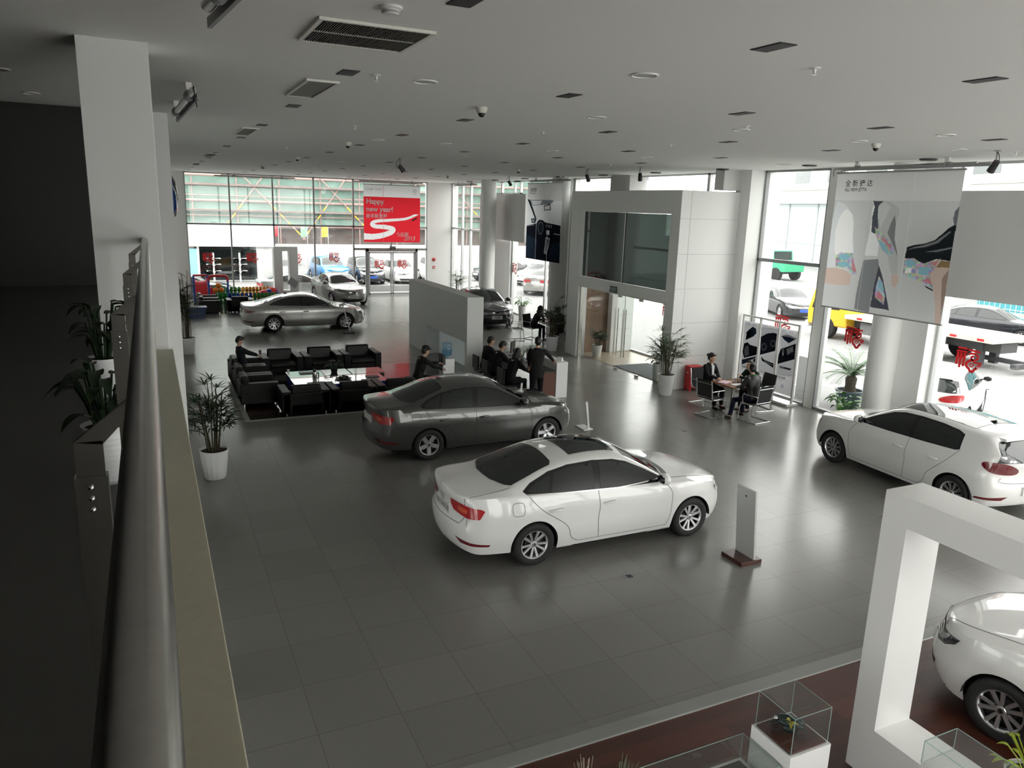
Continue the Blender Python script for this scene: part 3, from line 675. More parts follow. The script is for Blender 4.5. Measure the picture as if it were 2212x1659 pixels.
def make_car(T, label, loc, rz, pm, style='ten', group=None, detail=2, roof=None, tail=TAIL, front='plain', name='car', plate=None, rear_txt=None, res=1.0, cat='car', no=()):
    root = thing(name, label, cat, loc, rz, group)
    body = car_body(T, res); bv = bvh_of(body)
    wb, hw, fx, rx = T['wb'], T['hw'], T['fx'], T['rx']
    bo = body.build('body', pm, root, 55, merge=0.0008, recalc=True)
    def P(nm, mb, mats, par=bo, smooth=60): return mb.build(nm, mats, par, smooth)
    # floor pan and wheel housings
    up = MB(); ra = T['wr'] + 0.05
    up.box(rx + 0.35, fx - 0.35, -hw + 0.22, hw - 0.22, 0.21, 0.40).box(-wb / 2 + ra, wb / 2 - ra, -hw + 0.09, hw - 0.09, 0.20, 0.40)
    for xa in (-wb / 2, wb / 2):
        for sd in (-1, 1):
            ring = [[Vector((xa - rr * math.cos(a), sd * yy, T['wr'] + rr * math.sin(a))) for a in [PI * i / 14 for i in range(15)]] for rr, yy in ((ra - 0.006, hw - 0.03), (ra - 0.006, hw - 0.36), (0.01, hw - 0.36))]
            up.grid(ring)
    up.build('underbody', mm('underbody_black', (0.008, 0.008, 0.008), 0.9), root, 60)
    # windows
    win = []
    for sd, U in SIDES:
        f = -1 if sd == 1 else 1
        O = (0, 0, 0)
        dl = MB(); patch(dl, bv, [(f * x, z) for x, z in T['dlo']], O, U, (0, 0, 1), 0.003, 0.07); P('window_surround', dl, CTRIM, root)
        for nm in ('fwin', 'rwin', 'qwin'):
            if T[nm]:
                g = MB(); patch(g, bv, [(f * x, z) for x, z in T[nm]], O, U, (0, 0, 1), 0.006, 0.07); P('side_window', g, CGLASS, root)
        if detail > 1 and 'chrome' not in no:
            lo = [p for p in T['dlo'] if p[1] < 1.06 * T['H'] / 1.47]; lo = sorted(lo)
            g = MB(); ribbon(g, bv, [(f * x, z) for x, z in lo], 0.014, O, U, (0, 0, 1), 0.008); P('waist_moulding', g, CHROME, root)
        if detail > 0:
            d0, d1, d2 = T['doors']; zl = 0.275; kz = T['H'] / 1.47; g = MB()
            zt = interp(T['zs'], d1) + 0.03
            ribbon(g, bv, [(f * (d1 + 0.0), zt), (f * (d1 + 0.01), 0.75), (f * (d1 - 0.01), 0.55), (f * (d1 + 0.02), zl)], 0.007, O, U, (0, 0, 1), 0.002, sm=6)
            ribbon(g, bv, [(f * (d0 - 0.10), 0.93 * kz), (f * (d0 + 0.0), 0.80), (f * d0, 0.55), (f * (d0 - 0.03), 0.36), (f * (d0 - 0.06), zl)], 0.007, O, U, (0, 0, 1), 0.002, sm=6)
            xe = d2 - 0.15; xa = -wb / 2 + ra
            ribbon(g, bv, [(f * xe, 1.04 * kz), (f * (d2 + 0.06), 0.82), (f * (xa + 0.11), 0.56), (f * (xa + 0.20), 0.36), (f * (xa + 0.32), zl)], 0.007, O, U, (0, 0, 1), 0.002, sm=6)
            ribbon(g, bv, [(f * (xa + 0.32), zl), (f * (d0 - 0.06), zl)], 0.006, O, U, (0, 0, 1), 0.002)
            P('door_seam', g, SEAMM)
            for hx in (d1 + 0.17, d2 + 0.27):
                hz = 0.80 * kz; q = bv.ray_cast(Vector((hx, sd * 3, hz)), Vector((0, -sd, 0)))[0]
                g = MB(); y = q.y
                g.tube([(hx + 0.10, y - sd * 0.004, hz + 0.004), (hx + 0.085, y + sd * 0.028, hz + 0.006), (hx, y + sd * 0.036, hz + 0.004), (hx - 0.085, y + sd * 0.028, hz), (hx - 0.10, y - sd * 0.004, hz)], [0.012, 0.017, 0.019, 0.017, 0.012], 8)
                P('door_handle', g, pm, root)
            # mirror
            mx = T['fwin'][0][0] + 0.0; mz = T['fwin'][0][1] + 0.06
            q = bv.ray_cast(Vector((mx, sd * 3, mz - 0.05)), Vector((0, -sd, 0)))[0]
            if q:
                g = MB(); g.sph((mx + 0.0, q.y + sd * 0.155, mz), 1, 14, 10, 0, (0.085, 0.125, 0.09)); g.bar((mx + 0.02, q.y - sd * 0.01, mz - 0.055), (mx + 0.01, q.y + sd * 0.10, mz - 0.03), 0.05, 0.03, 1)
                mo = P('wing_mirror', g, [pm, CTRIM], root)
                g = MB(); g.sph((mx - 0.012, q.y + sd * 0.155, mz), 1, 14, 10, 0, (0.078, 0.114, 0.08)); P('mirror_glass', g, CTRIM, mo)
            # dark strip along the sill
            if detail > 1:
                g = MB(); ribbon(g, bv, [(f * (-wb / 2 + ra + 0.02), 0.205), (f * (wb / 2 - ra - 0.02), 0.205)], 0.014, O, U, (0, 0, 1), 0.004); P('sill_trim', g, CTRIM, root)
    mir = lambda h: h + [(x, -y) for x, y in h[::-1] if abs(y) > 1e-6]
    for nm, key in (('windscreen', 'front_glass'), ('rear_window', 'rear_glass')):
        if T[key]:
            g = MB(); patch(g, bv, mir(T[key]), (0, 0, 0), (1, 0, 0), (0, 1, 0), 0.005, 0.08); P(nm, g, CGLASS, root)
    if detail > 0 and T['front_glass']:
        g = MB(); c0 = T['front_glass'][0][0]
        pts = [(c0 + 0.07, 0), (c0 + 0.05, 0.35), (T['front_glass'][2][0] + 0.10, T['front_glass'][2][1] + 0.02)]
        ribbon(g, bv, [(x, -y) for x, y in pts[::-1]] + pts[1:], 0.09, (0, 0, 0), (1, 0, 0), (0, 1, 0), 0.004, sm=5); P('cowl', g, CTRIM, root)
        g = MB(); hx0 = c0 + 0.13; hx1 = fx - 0.10
        for s_ in (1, -1): ribbon(g, bv, [(hx0 - 0.12, s_ * 0.70), (hx0 + 0.3, s_ * 0.685), (hx1 - 0.35, s_ * 0.60), (hx1 - 0.08, s_ * 0.42)], 0.008, (0, 0, 0), (1, 0, 0), (0, 1, 0), 0.002, sm=5)
        P('bonnet_seam', g, SEAMM)
    if roof:
        x0, x1, hy = roof; g = MB(); patch(g, bv, [(x0, -hy), (x1, -hy * 0.97), (x1, hy * 0.97), (x0, hy)], (0, 0, 0), (1, 0, 0), (0, 1, 0), 0.006, 0.08); P('glass_roof', g, CGLASS, root)
    if T['hatch']:
        g = MB(); patch(g, bv, [(-0.70, 1.04), (0.70, 1.04), (0.63, 1.28), (0.57, 1.36), (-0.57, 1.36), (-0.63, 1.28)], (-3, 0, 0), (0, -1, 0), (0, 0, 1), 0.006, 0.08); P('rear_window', g, CGLASS, root)
        g = MB(); xs_ = T['rx'] + 0.30; zs_ = interp(T['zc'], xs_); g.box(xs_ - 0.05, xs_ + 0.16, -0.50, 0.50, zs_ - 0.03, zs_ + 0.022); g.build('roof_spoiler', pm, root, None, 0.01)
    # lamps: outlines laid on the corners
    zk = T['H'] / 1.47; zt = T['zs'][1][1]
    for s_ in (1, -1):
        d = Vector((-1, 0.75 * s_, 0)).normalized(); U = Vector((d.y, -d.x, 0)) * -1   # outward view of a rear corner
        U = Vector((0, 0, 1)).cross(d); O = Vector((rx + 0.05, s_ * (hw - 0.30), 0))
        k = 1 if U.x > 0 else -1      # k: local u that runs forward along the flank
        if T['tail'] == 'wide': pts = [(-0.24, 0.955), (0.0, 0.95), (0.30, 0.915), (0.345, 0.89), (0.30, 0.78), (0.10, 0.765), (-0.18, 0.80), (-0.25, 0.86)]
        elif T['tail'] == 'oval': pts = smooth_pts([(-0.20, 0.86), (0.0, 0.90), (0.25, 0.88), (0.47, 0.84), (0.30, 0.775), (0.02, 0.75), (-0.18, 0.78)], 4, True)
        else: pts = smooth_pts([(-0.20, 0.90), (0.0, 0.985), (0.28, 0.99), (0.34, 0.92), (0.22, 0.83), (-0.05, 0.80), (-0.20, 0.82)], 4, True)
        g = MB(); patch(g, bv, [(k * u, z * zk) for u, z in pts], O, U, (0, 0, 1), 0.006, 0.05)
        tl = P('tail_lamp', g, tail, root)
        if detail > 1:
            g = MB(); patch(g, bv, [(k * (u * 0.32 + 0.0), (0.86 + (z - 0.86) * 0.4) * zk) for u, z in pts], O, U, (0, 0, 1), 0.008, 0.05); P('lamp_lens', g, mm('tail_lamp_lens', (0.8, 0.12, 0.05), 0.06, 0, 0.6, 1.0) if tail is TAIL else TAILD, tl)
            g = MB(); patch(g, bv, [(k * u, z) for u, z in [(-0.10, 0.47), (0.42, 0.415), (0.40, 0.385), (0.0, 0.40)]], O, U, (0, 0, 1), 0.005, 0.05); P('rear_reflector', g, TAILD, root)
        d = Vector((1, 0.85 * s_, 0)).normalized(); U = Vector((0, 0, 1)).cross(d); O = Vector((fx - 0.06, s_ * (hw - 0.30), 0)); k = 1 if U.x > 0 else -1   # k*u towards the nose
        pts = [(-0.40, 0.765), (-0.20, 0.725), (0.05, 0.685), (0.14, 0.655), (0.13, 0.60), (-0.02, 0.58), (-0.22, 0.62), (-0.36, 0.70)]
        g = MB(); patch(g, bv, [(k * u, z * zk) for u, z in pts], O, U, (0, 0, 1), 0.006, 0.05); hl = P('head_lamp', g, LAMPD if 'darklamp' in no else LAMP, root)
        g = MB(); patch(g, bv, [(k * (u * 0.45 - 0.05), (0.665 + (z - 0.665) * 0.55) * zk) for u, z in pts], O, U, (0, 0, 1), 0.009, 0.05); P('lamp_reflector', g, CHROME if 'darklamp' not in no else LAMP, hl)
        if detail > 0:
            g = MB(); patch(g, bv, [(k * u, z) for u, z in [(-0.10, 0.40), (0.12, 0.41), (0.12, 0.33), (-0.06, 0.34)]], O, U, (0, 0, 1), 0.005, 0.05); P('fog_lamp', g, CTRIM, root)
    # front face
    zg = 0.645 * zk
    g = MB(); patch(g, bv, [(-0.56, zg + 0.05), (0.56, zg + 0.05), (0.50, zg - 0.055), (-0.50, zg - 0.055)], (3, 0, 0), (0, 1, 0), (0, 0, 1), 0.005, 0.06); gr = P('grille', g, CTRIM, root)
    g = MB()
    for j in range(3): ribbon(g, bv, [(-0.53, zg + 0.038 - 0.032 * j), (0.53, zg + 0.038 - 0.032 * j)], 0.016, (3, 0, 0), (0, 1, 0), (0, 0, 1), 0.009)
    P('grille_bar', g, CHROME, gr)
    g = MB(); patch(g, bv, [(-0.52, 0.37), (0.52, 0.37), (0.44, 0.25), (-0.44, 0.25)], (3, 0, 0), (0, 1, 0), (0, 0, 1), 0.005, 0.06); P('lower_intake', g, CTRIM, root)
    q = bv.ray_cast(Vector((3, 0, zg)), Vector((-1, 0, 0)))
    g = MB(); badge(g, 0.075, frame_mtx((q[0].x + 0.016, 0, zg), (0, 1, 0), (0, 0, 1))); P('emblem', g, CHROME, root)
    zp = 0.49; q = bv.ray_cast(Vector((3, 0, zp)), Vector((-1, 0, 0)))
    pl = MB(); pl.box(q[0].x - 0.02, q[0].x + 0.012, -0.22, 0.22, zp - 0.07, zp + 0.07)
    pm_ = [mm('plate_blue', (0.02, 0.09, 0.45), 0.4), PAPER] if plate == 'blue' else [PLATEW, INK]
    if plate and plate != 'blue': text_into(pl, plate, 0.12, frame_mtx((q[0].x + 0.0135, 0, zp - 0.045), (0, 1, 0), (0, 0, 1)), 1, 'CENTER')
    P('number_plate', pl, pm_, root, None)
    # rear face
    zb_ = 0.90 * zk; q = bv.ray_cast(Vector((-4, 0, zb_)), Vector((1, 0, 0)))
    g = MB(); badge(g, 0.065, frame_mtx((q[0].x - 0.006, 0, zb_), (0, -1, 0), (0, 0, 1))); P('emblem', g, CHROME, root)
    zp = 0.77 * zk if not T['hatch'] else 0.56
    q = bv.ray_cast(Vector((-4, 0, zp)), Vector((1, 0, 0)))
    pl = MB(); pl.box(q[0].x - 0.008, q[0].x + 0.03, -0.24, 0.24, zp - 0.075, zp + 0.075)
    if rear_txt: text_into(pl, rear_txt, 0.105, frame_mtx((q[0].x - 0.0095, 0, zp - 0.038), (0, -1, 0), (0, 0, 1)), 1, 'CENTER', sx=0.72)
    P('number_plate', pl, [PLATEW if 'bodyplate' not in no else pm, INK], root, None)
    if detail > 0:
        g = MB(); zl = 0.66
        if T['hatch']: ribbon(g, bv, [(-0.62, 0.78), (-0.56, 0.70), (0.56, 0.70), (0.62, 0.78)], 0.008, (-4, 0, 0), (0, -1, 0), (0, 0, 1), 0.002, sm=3)
        else:
            ribbon(g, bv, [(-0.60, zt - 0.01), (-0.60, 0.78), (-0.52, zl), (0.52, zl), (0.60, 0.78), (0.60, zt - 0.01)], 0.008, (-4, 0, 0), (0, -1, 0), (0, 0, 1), 0.002)
            xr = T['rear_glass'][3][0]
            for s_ in (1, -1): ribbon(g, bv, [(rx + 0.10, s_ * 0.645), (rx + 0.35, s_ * 0.655), (xr - 0.03, s_ * 0.635)], 0.007, (0, 0, 0), (1, 0, 0), (0, 1, 0), 0.002)
        P('boot_seam', g, SEAMM)
        g = MB(); ribbon(g, bv, [(-0.66, 0.30), (0.66, 0.30)], 0.05, (-4, 0, 0), (0, -1, 0), (0, 0, 1), 0.004); P('rear_valance', g, CTRIM, root)
        # fuel flap on the right flank
        g = MB(); fxx = -wb / 2 - 0.26; fz = 0.87 * zk; h_ = 0.085
        ribbon(g, bv, [(fxx + a, fz + b_) for a, b_ in smooth_pts([(-h_, -h_ * .6), (-h_, h_ * .6), (-h_ * .6, h_), (h_ * .6, h_), (h_, h_ * .6), (h_, -h_ * .6), (h_ * .6, -h_), (-h_ * .6, -h_)], 3, True)], 0.006, (0, 0, 0), (1, 0, 0), (0, 0, 1), 0.002, closed=True); P('fuel_flap', g, SEAMM)
        g = MB(); q = bv.ray_cast(Vector((T['zc'][6][0], 0, 3)), Vector((0, 0, -1)))[0]
        g.add([(q.x + 0.07, 0.025, q.z - 0.004), (q.x + 0.07, -0.025, q.z - 0.004), (q.x - 0.09, -0.02, q.z - 0.004), (q.x - 0.09, 0.02, q.z - 0.004), (q.x - 0.07, 0, q.z + 0.05)], [(0, 1, 4), (1, 2, 4), (2, 3, 4), (3, 0, 4)]); P('aerial', g, pm if 'whitefin' in no else CTRIM, root, None)
    # wheels
    tm, rmm, bm_, cm = wheel_meshes(style, T['wr'])
    for xa in (-wb / 2, wb / 2):
        for s_ in (1, -1):
            w = bpy.data.objects.new('wheel', tm); COL.objects.link(w); w.parent = root
            w.location = (xa, s_ * (hw - 0.125), T['wr']); w.rotation_euler = (0, R(17 * (1 if xa > 0 else 2.2)), 0 if s_ > 0 else PI)
            for nm, me in (('rim', rmm), ('brake_disc', bm_), ('hub_cap', cm)):
                o = bpy.data.objects.new(nm, me); COL.objects.link(o); o.parent = w
    return root
P_WHITE = paint('white', (0.80, 0.80, 0.79))
P_GREY = paint('graphite', (0.085, 0.085, 0.082), 0.6, 0.3)
P_SILVER = paint('silver', (0.42, 0.41, 0.39), 0.7, 0.3)
P_BLACK = paint('black', (0.014, 0.016, 0.022), 0.3, 0.2)
BORA = scaled(SEDAN, 4.54, 2.61, 1.775, 1.47); BORA['wr'] = 0.315
MAGO = scaled(SEDAN, 4.865, 2.812, 1.82, 1.472); MAGO['wr'] = 0.325
make_car(scaled(SEDAN, 4.72, 2.695, 1.80, 1.475), 'white saloon car with dark sunroof beside the grey car on tiles', (5.94, 9.58, 0), 0.0, P_WHITE, 'ten', roof=(-0.62, 0.16, 0.42), rear_txt='NEW SAGITAR', no=('bodyplate', 'whitefin'))
make_car(BORA, 'dark grey saloon car between the sofas and the white saloon', (6.0, 14.38, 0), R(0.5), P_GREY, 'five', no=('chrome',))
make_car(scaled(HATCH, 4.42, 2.70, 1.85, 1.535), 'white hatchback car with glass roof by the street windows', (13.22, 9.24, 0), R(87), P_WHITE, 'dark', roof=(-1.35, 0.12, 0.52), tail=TAILD, no=('chrome',), rear_txt=None)
make_car(COUPE, 'silver coupe-style saloon car behind the black sofas', (5.45, 30.55, 0), 0.0, P_SILVER, 'ten', tail=TAILD)
make_car(MAGO, 'black saloon car with chrome grille near the round column', (12.98, 30.5, 0), R(-97), P_BLACK, 'seven', plate='迈腾')
make_car(BORA, 'silver grey saloon car facing into the hall near glass doors', (8.5, 38.4, 0), R(-83), paint('dark_silver', (0.22, 0.22, 0.21), 0.7, 0.3), 'five', plate='全新宝来')
make_car(scaled(SEDAN, 4.75, 2.70, 1.83, 1.55), 'white saloon car on the red wood floor behind white frame', (8.25, 2.62, 0), R(102), P_WHITE, 'ten', no=('darklamp', 'chrome'))
# ---------------------------------------------------------------- lounge
def armchair(label, loc, rz, group):
    "club chair facing local +x"
    t = thing('armchair', label, 'armchair', loc, rz, group)
    W_, D_ = 1.10, 0.90
    MB().box(-D_ / 2, D_ / 2 - 0.04, -W_ / 2 + 0.19, W_ / 2 - 0.19, 0.09, 0.30).box(-D_ / 2, -D_ / 2 + 0.2, -W_ / 2 + 0.01, W_ / 2 - 0.01, 0.09, 0.56).build('base', LEATHER, t, bevel=0.02)
    MB().box(-D_ / 2 + 0.22, D_ / 2, -W_ / 2 + 0.2, W_ / 2 - 0.2, 0.30, 0.43).build('seat_cushion', LEATHER, t, bevel=0.04, seg=3)
    b = MB(); b.prism([(-D_ / 2 + 0.02, 0.40), (-D_ / 2 + 0.27, 0.40), (-D_ / 2 + 0.20, 0.74), (-D_ / 2 + 0.04, 0.74)], W_ - 0.42, frame_mtx((0, W_ / 2 - 0.21, 0), (1, 0, 0), (0, 0, 1)))
    b.build('back_cushion', LEATHER, t, bevel=0.045, seg=3)
    for s in (-1, 1):
        MB().box(-D_ / 2, D_ / 2 - 0.02, min(s * (W_ / 2 - 0.19), s * W_ / 2), max(s * (W_ / 2 - 0.19), s * W_ / 2), 0.09, 0.60).build('armrest', LEATHER, t, bevel=0.022)
    for sx in (-1, 1):
        for s in (-1, 1): MB().cyl((sx * (D_ / 2 - 0.08), s * (W_ / 2 - 0.1), 0.008), (sx * (D_ / 2 - 0.08), s * (W_ / 2 - 0.1), 0.1), 0.022, 10).build('leg', CHROME, t)
    return t
A0 = None
def place_arm(label, loc, rz, group):
    global A0
    if A0 is None: A0 = armchair(label, loc, rz, group); return A0
    return dup(A0, loc, rz, label, group)
G1 = 'black leather armchairs around the glass tables'
for i, nm in enumerate(('end of the back row beside the seated man', 'middle of the back row facing the camera', 'end of the back row beside the partition wall')):
    place_arm('black leather armchair at the ' + nm if i != 1 else 'black leather armchair in the ' + nm, (3.19 + 1.135 * i, 22.05, 0), R(-90), G1)
for i, nm in enumerate(('black leather armchair of the left column closest to the bamboo palm', 'black leather armchair in the middle of the left column', 'black leather armchair with the man in black sitting in it')):
    place_arm(nm, (2.19, 19.17 + 1.13 * i, 0), 0, G1)
for i, nm in enumerate(('black leather armchair with its back to us, leftmost of the front row', 'black leather armchair with its back to us, middle of the front row', 'black leather armchair of the front row half behind the grey car')):
    place_arm(nm, (3.08 + 1.135 * i, 17.95, 0), R(90), G1)
place_arm('black leather armchair by the toy fence, seen from its arm side', (2.2, 35.55, 0.0), 0, 'black armchairs by the play corner')
place_arm('black leather armchair by the toy fence, behind the first one', (2.2, 36.7, 0.0), 0, 'black armchairs by the play corner')
place_arm('black leather armchair by the toy fence with its back to us', (3.45, 35.5, 0.0), R(90), 'black armchairs by the play corner')
GTOP = mm('white_glass_top', (0.78, 0.82, 0.84), 0.04, 0, 0.8, 1.0)
GREYTOP = mm('grey_glass_top', (0.33, 0.32, 0.31), 0.08, 0, 0.6)
def coffee(label, x0, x1, y0, y1, top, side):
    t = thing('coffee_table', label, 'coffee table', ((x0 + x1) / 2, (y0 + y1) / 2, 0.008), 0, 'glass topped tables of the lounge')
    a, b = (x1 - x0) / 2, (y1 - y0) / 2
    MB().box(-a, a, -b, b, 0.375, 0.40).build('table_top', top, t, bevel=0.004)
    MB().box(-a + 0.03, a - 0.03, -b + 0.03, b - 0.03, 0.06, 0.375).build('cabinet', side, t)
    MB().box(-a + 0.1, a - 0.1, -b + 0.1, b - 0.1, 0, 0.06).build('plinth', BLACK, t)
BLUEM = mm('blue_gloss_side', (0.02, 0.06, 0.35), 0.15)
coffee('white glass coffee table, square, beside the seated man', 3.08, 3.98, 19.82, 20.6, GTOP, BLUEM)
coffee('long white glass coffee table in front of the near armchairs', 3.06, 5.42, 18.88, 19.79, GTOP, BLUEM)
coffee('grey glass coffee table next to the back row armchairs', 4.72, 5.62, 19.84, 20.55, GREYTOP, BLACK)
coffee('low black coffee table carrying the green plant bowl', 3.99, 4.69, 19.84, 20.6, mm('black_gloss_top', (0.02, 0.02, 0.02), 0.1), BLACK)
TT = 0.409
def small(nm, label, cat, mb, mats, loc, rz=0, smooth=40, group=None):
    o = mb.build(nm, mats, None, smooth); o.location = loc; o.rotation_euler = (0, 0, rz); return tag(o, label, cat, group)
small('paper_cup', 'white paper cup standing on the square white glass table', 'cup', MB().lathe([(0.026, 0), (0.036, 0.1), (0.034, 0.1), (0.024, 0.004)], 16), PAPER, (3.13, 20.42, TT))
small('tray', 'black tray lying flat on the square white glass table', 'tray', MB().box(-0.2, 0.2, -0.12, 0.12, 0, 0.025), BLACK, (3.6, 20.3, TT), smooth=None)
small('tray', 'black tray at the end of the long white glass table by the thermos', 'tray', MB().box(-0.22, 0.22, -0.09, 0.09, 0, 0.025), BLACK, (3.60, 19.03, TT), smooth=None)
small('tray', 'black tray at the far end of the long white glass table', 'tray', MB().box(-0.16, 0.16, -0.12, 0.12, 0, 0.03), BLACK, (5.12, 19.35, TT), smooth=None)
fl_ = thing('thermos_flask', 'steel and black thermos flask on the long white glass table', 'thermos', (3.62, 19.35, TT))
MB().lathe([(0.055, 0), (0.06, 0.02), (0.06, 0.20), (0.045, 0.24)], 18).build('flask_body', STEEL, fl_, 40)
MB().lathe([(0.047, 0.235), (0.047, 0.28), (0.03, 0.30), (0, 0.30)], 18).build('stopper', BLACK, fl_, 40)
MB().tube([(0.055, 0, 0.20), (0.10, 0, 0.19), (0.10, 0, 0.07), (0.055, 0, 0.05)], 0.011, 8).build('handle', BLACK, fl_, 40)
b = MB().lathe([(0.08, 0), (0.20, 0.02), (0.21, 0.03), (0.0, 0.018)], 20)
random.seed(3)
for i in range(14):
    a = random.random() * 6.28; r = random.random() * 0.12
    b.sph((r * math.cos(a), r * math.sin(a), 0.05), 0.03 + 0.015 * random.random(), 8, 6, 1)
small('fruit_dish', 'dark dish with small round pieces on the long white glass table', 'dish', b, [BLACK, mm('dark_olive', (0.05, 0.06, 0.03), 0.4)], (4.35, 19.3, TT))
LEAFS = mm('shaded_green_leaf', (0.012, 0.028, 0.010), 0.5, 0, 0.3, noise=(14, 0.35))  # leaf green darkened to paint in the balcony shade
# ---------------------------------------------------------------- plants
def leaf(mb, base, dirv, L, w, droop, m=0, n=5, up=Vector((0, 0, 1))):
    "one blade, bent downwards along its length"
    d = Vector(dirv).normalized(); s = d.cross(up)
    s = s.normalized() if s.length > 1e-3 else Vector((1, 0, 0)); p = Vector(base); vs = []; dd = d.copy()
    for i in range(n + 1):
        t = i / n; ww = w * math.sin(PI * min(1, 0.12 + 0.88 * t) ** 0.8) * 0.5 if t < 1 else 0.002
        fold = s.cross(dd).normalized() * ww * 0.35
        vs += [p - s * ww + fold, p.copy(), p + s * ww + fold]
        dd = (dd + Vector((0, 0, -droop / n))).normalized(); p = p + dd * L / n
    fs = []
    for i in range(n):
        a = 3 * i; fs += [(a, a + 1, a + 4, a + 3), (a + 1, a + 2, a + 5, a + 4)]
    mb.add(vs, fs, m)
def pot_mesh(style, r, h):
    b = MB()
    if style == 'fluted': b.lathe([(r * 0.70, 0), (r * 0.74, h * 0.02), (r * 0.84, h * 0.4), (r * 0.93, h * 0.75), (r * 0.98, h * 0.93)], 72, twist=2.2, flute=0.018, nf=14, caps=False); b.lathe([(r * 0.70, 0.0), (0, 0)], 24, caps=False); b.lathe([(r * 0.98, h * 0.92), (r, h * 0.95), (r, h), (r * 0.93, h), (r * 0.90, h * 0.9)], 48, caps=False)
    elif style == 'ribbed':
        pr = [(r * 0.70, 0)]
        for i in range(9):
            z = h * (0.04 + 0.84 * i / 9); k = 0.74 + 0.2 * i / 9; pr += [(r * k, z), (r * (k + 0.035), z + h * 0.045), (r * (k + 0.012), z + h * 0.085)]
        b.lathe(pr + [(r * 0.97, h * 0.92), (r, h * 0.95), (r, h), (r * 0.93, h), (r * 0.90, h * 0.9)], 40, caps=False)
    else: b.lathe([(r * 0.72, 0), (r * 0.76, h * 0.02), (r * 0.96, h * 0.9), (r, h * 0.93), (r, h), (r * 0.93, h), (r * 0.90, h * 0.9)], 36, caps=False)
    return b
def potted(label, loc, style, r, h, kind, H, seed, lm=LEAFD, spread=0.42, nstem=9, potm=CERAM, name='potted_palm', cat='potted plant', rz=0, leafL=0.30, clamp=()):
    t = thing(name, label, cat, loc, rz); rnd = random.Random(seed)
    p = pot_mesh(style, r, h).build('pot', potm, t, 50)
    MB().lathe([(r * 0.91, h * 0.93), (r * 0.5, h * 0.95), (0, h * 0.955)], 20, caps=False).build('soil', SOIL, p, 60)
    st, fo = MB(), MB()
    if kind == 'fan':
        for i in range(nstem):
            a = rnd.random() * 6.28; r0 = r * 0.5 * rnd.random(); hh = (H - h) * (0.45 + 0.55 * (i + 1) / nstem) ; lean = spread * 0.35 * rnd.random()
            b0 = Vector((r0 * math.cos(a), r0 * math.sin(a), h * 0.9)); top = b0 + Vector((lean * math.cos(a), lean * math.sin(a), hh * 0.9))
            st.tube([b0, b0.lerp(top, 0.5) + Vector((0.01, 0.01, 0)), top], [0.011, 0.010, 0.007], 6)
            for j in range(3 + rnd.randint(0, 2)):
                k = 0.35 + 0.65 * (j + 1) / 6; q = b0.lerp(top, k); a2 = rnd.random() * 6.28; el = 0.35 + 0.5 * rnd.random()
                dv = Vector((math.cos(a2) * math.cos(el), math.sin(a2) * math.cos(el), math.sin(el))); pl_ = spread * (0.35 + 0.35 * rnd.random()); e = q + dv * pl_
                st.tube([q, q.lerp(e, 0.5) + Vector((0, 0, 0.02)), e], 0.004, 5)
                for f in range(7):
                    an = (f - 3) * 0.42; side = dv.cross(Vector((0, 0, 1))).normalized()
                    d2 = (dv * math.cos(an) + side * math.sin(an) + Vector((0, 0, 0.05))).normalized()
                    leaf(fo, e, d2, leafL * (0.8 + 0.4 * rnd.random()), 0.030, 0.35 + 0.4 * rnd.random(), 0, 4)
    elif kind == 'feather':
        for i in range(nstem):
            a = i * 2.4 + rnd.random() * 0.5; el = 0.75 + 0.65 * rnd.random(); L = (H - h) * (0.75 + 0.35 * rnd.random())
            d = Vector((math.cos(a) * math.cos(el), math.sin(a) * math.cos(el), math.sin(el))); q = Vector((0.05 * math.cos(a), 0.05 * math.sin(a), h * 0.9)); pts = [q.copy()]
            for k in range(9):
                q = q + d * L / 9; d = (d + Vector((math.cos(a) * 0.06, math.sin(a) * 0.06, -0.10 - 0.02 * k))).normalized(); pts.append(q.copy())
            st.tube(pts, [0.010 - 0.0008 * k for k in range(10)], 5)
            for k in range(3, 10):
                dd = (pts[k] - pts[k - 1]).normalized(); sd = dd.cross(Vector((0, 0, 1))).normalized()
                for s in (-1, 1):
                    for u in (0, 0.5): leaf(fo, pts[k - 1].lerp(pts[k], u), dd * 0.7 + sd * s, leafL * (1 - 0.05 * abs(k - 6)), 0.034, 0.9, 0, 4)
    else:
        for i in range(nstem):
            a = i * 2.4 + rnd.random(); el = 0.2 + 1.2 * rnd.random(); d = Vector((math.cos(a) * math.cos(el), math.sin(a) * math.cos(el), math.sin(el)))
            b0 = Vector((0.04 * math.cos(a), 0.04 * math.sin(a), h * 0.9)); e = b0 + Vector((d.x * spread * 0.5, d.y * spread * 0.5, (H - h) * (0.25 + 0.6 * rnd.random())))
            st.tube([b0, b0.lerp(e, 0.5) + Vector((0, 0, 0.03)), e], 0.006, 5)
            leaf(fo, e, Vector((d.x, d.y, 0.25)), leafL * (0.8 + 0.4 * rnd.random()), leafL * 0.42, 1.3, 0, 6)
    for ax, lim in clamp:
        for q in (st, fo): q.v = [tuple((max(c, lim) if lim < 0 else min(c, lim)) if i == ax else c for i, c in enumerate(v)) for v in q.v]
    st.build('stem', STEM if kind != 'broad' else lm, t, 60); fo.build('foliage', lm, t, 60)
    return t
potted('tall bamboo palm in white fluted pot beside the balcony edge', (0.80, 13.95, 0), 'fluted', 0.25, 0.53, 'fan', 2.02, 1, nstem=15, clamp=((0, -0.40),), name='potted_bamboo_palm')
potted('tall bamboo palm in plain white pot at the left wall', (0.90, 26.1, 0), 'plain', 0.25, 0.53, 'fan', 2.95, 2, nstem=18, clamp=((0, -0.49),), name='potted_bamboo_palm')
